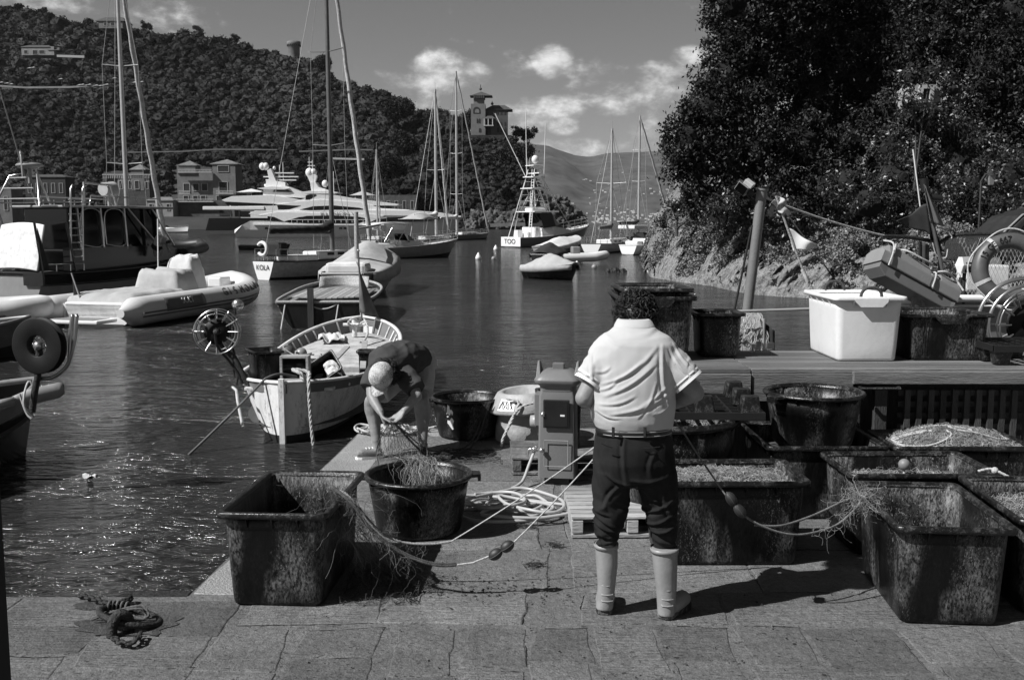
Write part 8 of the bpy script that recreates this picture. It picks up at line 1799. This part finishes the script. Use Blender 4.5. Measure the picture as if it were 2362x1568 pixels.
# lifebuoy and the reel behind the low black tub
lc = P(2330, 622, 10.6); t = thing('lifebuoy', 'thick ring lifebuoy with registration letters on the right boat', 'lifebuoy', lc, rot=(math.radians(90 - 12), 0, math.radians(-10)))
R1, R2 = .30, .085; m_buoy = mat('lifebuoy_skin', .085, .45, var=.2, vs=6, dirt=.3)
q = MB(); q.tube([V(R1 * math.cos(s), R1 * math.sin(s), 0) for s in np.linspace(0, 2 * PI, 49)], R2, 16, False); q.build('ring', m_buoy, t)
for s0 in (2.2, 3.6, .6, 5.2): q = MB(); q.tube([V(R1 * math.cos(s), R1 * math.sin(s), 0) for s in np.linspace(s0 - .06, s0 + .06, 4)], R2 + .005, 16, False); q.build('strap', m_rope, t)
for i, ch in enumerate('15 GE 667'):
    s = 2.75 - i * .135
    if ch != ' ': txt(ch, m_black, t, .085, (R1 * 1.02 * math.cos(s), R1 * 1.02 * math.sin(s), R2 + .002), (0, 0, s - PI / 2), .003)
q = MB(); q.tube([V((R1 + R2 + .02 + .02 * math.cos(s * 4)) * math.cos(s), (R1 + R2 + .02 + .02 * math.cos(s * 4)) * math.sin(s), .03) for s in np.linspace(0, 2 * PI, 60)], .009, 5, False); q.build('grab_line', m_rope, t)
t = reel('big steel net reel cut by the right edge behind the low tub', (0, 0, 0), P(2368, 748, 9.9), .1, .36, .07, [P(2368, 755, 9.95), P(2368, 860, 9.95)], False)
q = MB(); c = P(2368, 748, 9.75); q.tube([c + V(.37 * math.cos(s), 0, .37 * math.sin(s)) for s in np.linspace(0, 6.29, 50)], .018, 8, False); q.tube([c + V(.43 * math.cos(s), .1, .43 * math.sin(s)) for s in np.linspace(1.2, 3.4, 24)], .020, 8, False); q.build('rim_ring', m_steel, t)
t = thing('trestle_leg', 'pair of dark crossed props under the float case', 'prop', P(2110, 700, Yb - .4)); q = MB(); q.beam((-.05, 0, -.1), (.03, 0, .20), .05, .03); q.beam((.10, 0, -.1), (.03, 0, .22), .05, .03); q.build('prop', m_pole, t)
# van parked on the bank behind
cx = P(2340, 560, 33); v = thing('parked_van', 'dark van roof and side window showing behind the net fence', 'van', cx, .12); m_van = mat('van_paint', .035, .3, spec=.6)
q = MB(); prof = [(-1.9, -.6), (-1.9, .1), (-1.0, .25), (-.35, .85), (.6, 1.1), (3.2, 1.1), (3.4, -.6)]
for_ = [V(x, -.9, z) for x, z in prof]; bk = [V(x, .9, z) for x, z in prof]; q.add(for_ + bk, [tuple(range(7)), tuple(range(13, 6, -1))] + [(i, i + 7, (i + 1) % 7 + 7, (i + 1) % 7) for i in range(7)]); q.build('body', m_van, v, .12, 3)
q = MB(); q.prism([(0, 0), (1, 0), (1, 1)], 0, .01) if False else q.add([V(-.55, -.915, .3), V(.5, -.915, .3), V(.5, -.915, .8), V(-.1, -.915, .8)], [(0, 1, 2, 3)]); q.build('side_window', m_glass, v, 0, 2, .01); q = MB(); q.tube([V(-1.0, -.85, .28), V(-.35, -.85, .88), V(.6, -.85, 1.12)], .035, 6); q.build('door_pillar', m_hoff, v)
for x in (-1.2, 2.4): q = MB(); q.tube([V(x, -.92, -.6), V(x, -.7, -.6)], .33, 20); wo_ = q.build('wheel', m_rubd, v); q = MB(); q.tube([V(x, -.94, -.6), V(x, -.9, -.6)], .18, 14); q.build('rim', m_alu, wo_)
scene.cycles.use_denoising = True
scene.cycles.max_bounces = 6; scene.cycles.transparent_max_bounces = 8
# the air of the bay
hz = bpy.data.materials.new('air_haze'); hz.use_nodes = True; N = hz.node_tree.nodes; N.remove(N['Principled BSDF'])
pv = N.new('ShaderNodeVolumePrincipled'); pv.inputs['Color'].default_value = (.9, .9, .9, 1); pv.inputs['Density'].default_value = .00003; pv.inputs['Anisotropy'].default_value = .3
hz.node_tree.links.new(pv.outputs['Volume'], N['Material Output'].inputs['Volume'])
hb_ = MB(); hb_.box((0, 4400, 230), (12400, 9300, 500)); ho_ = struct(hb_.build('haze', hz), 'stuff', 'thin sea haze over the bay')
scene.cycles.volume_bounces = 0
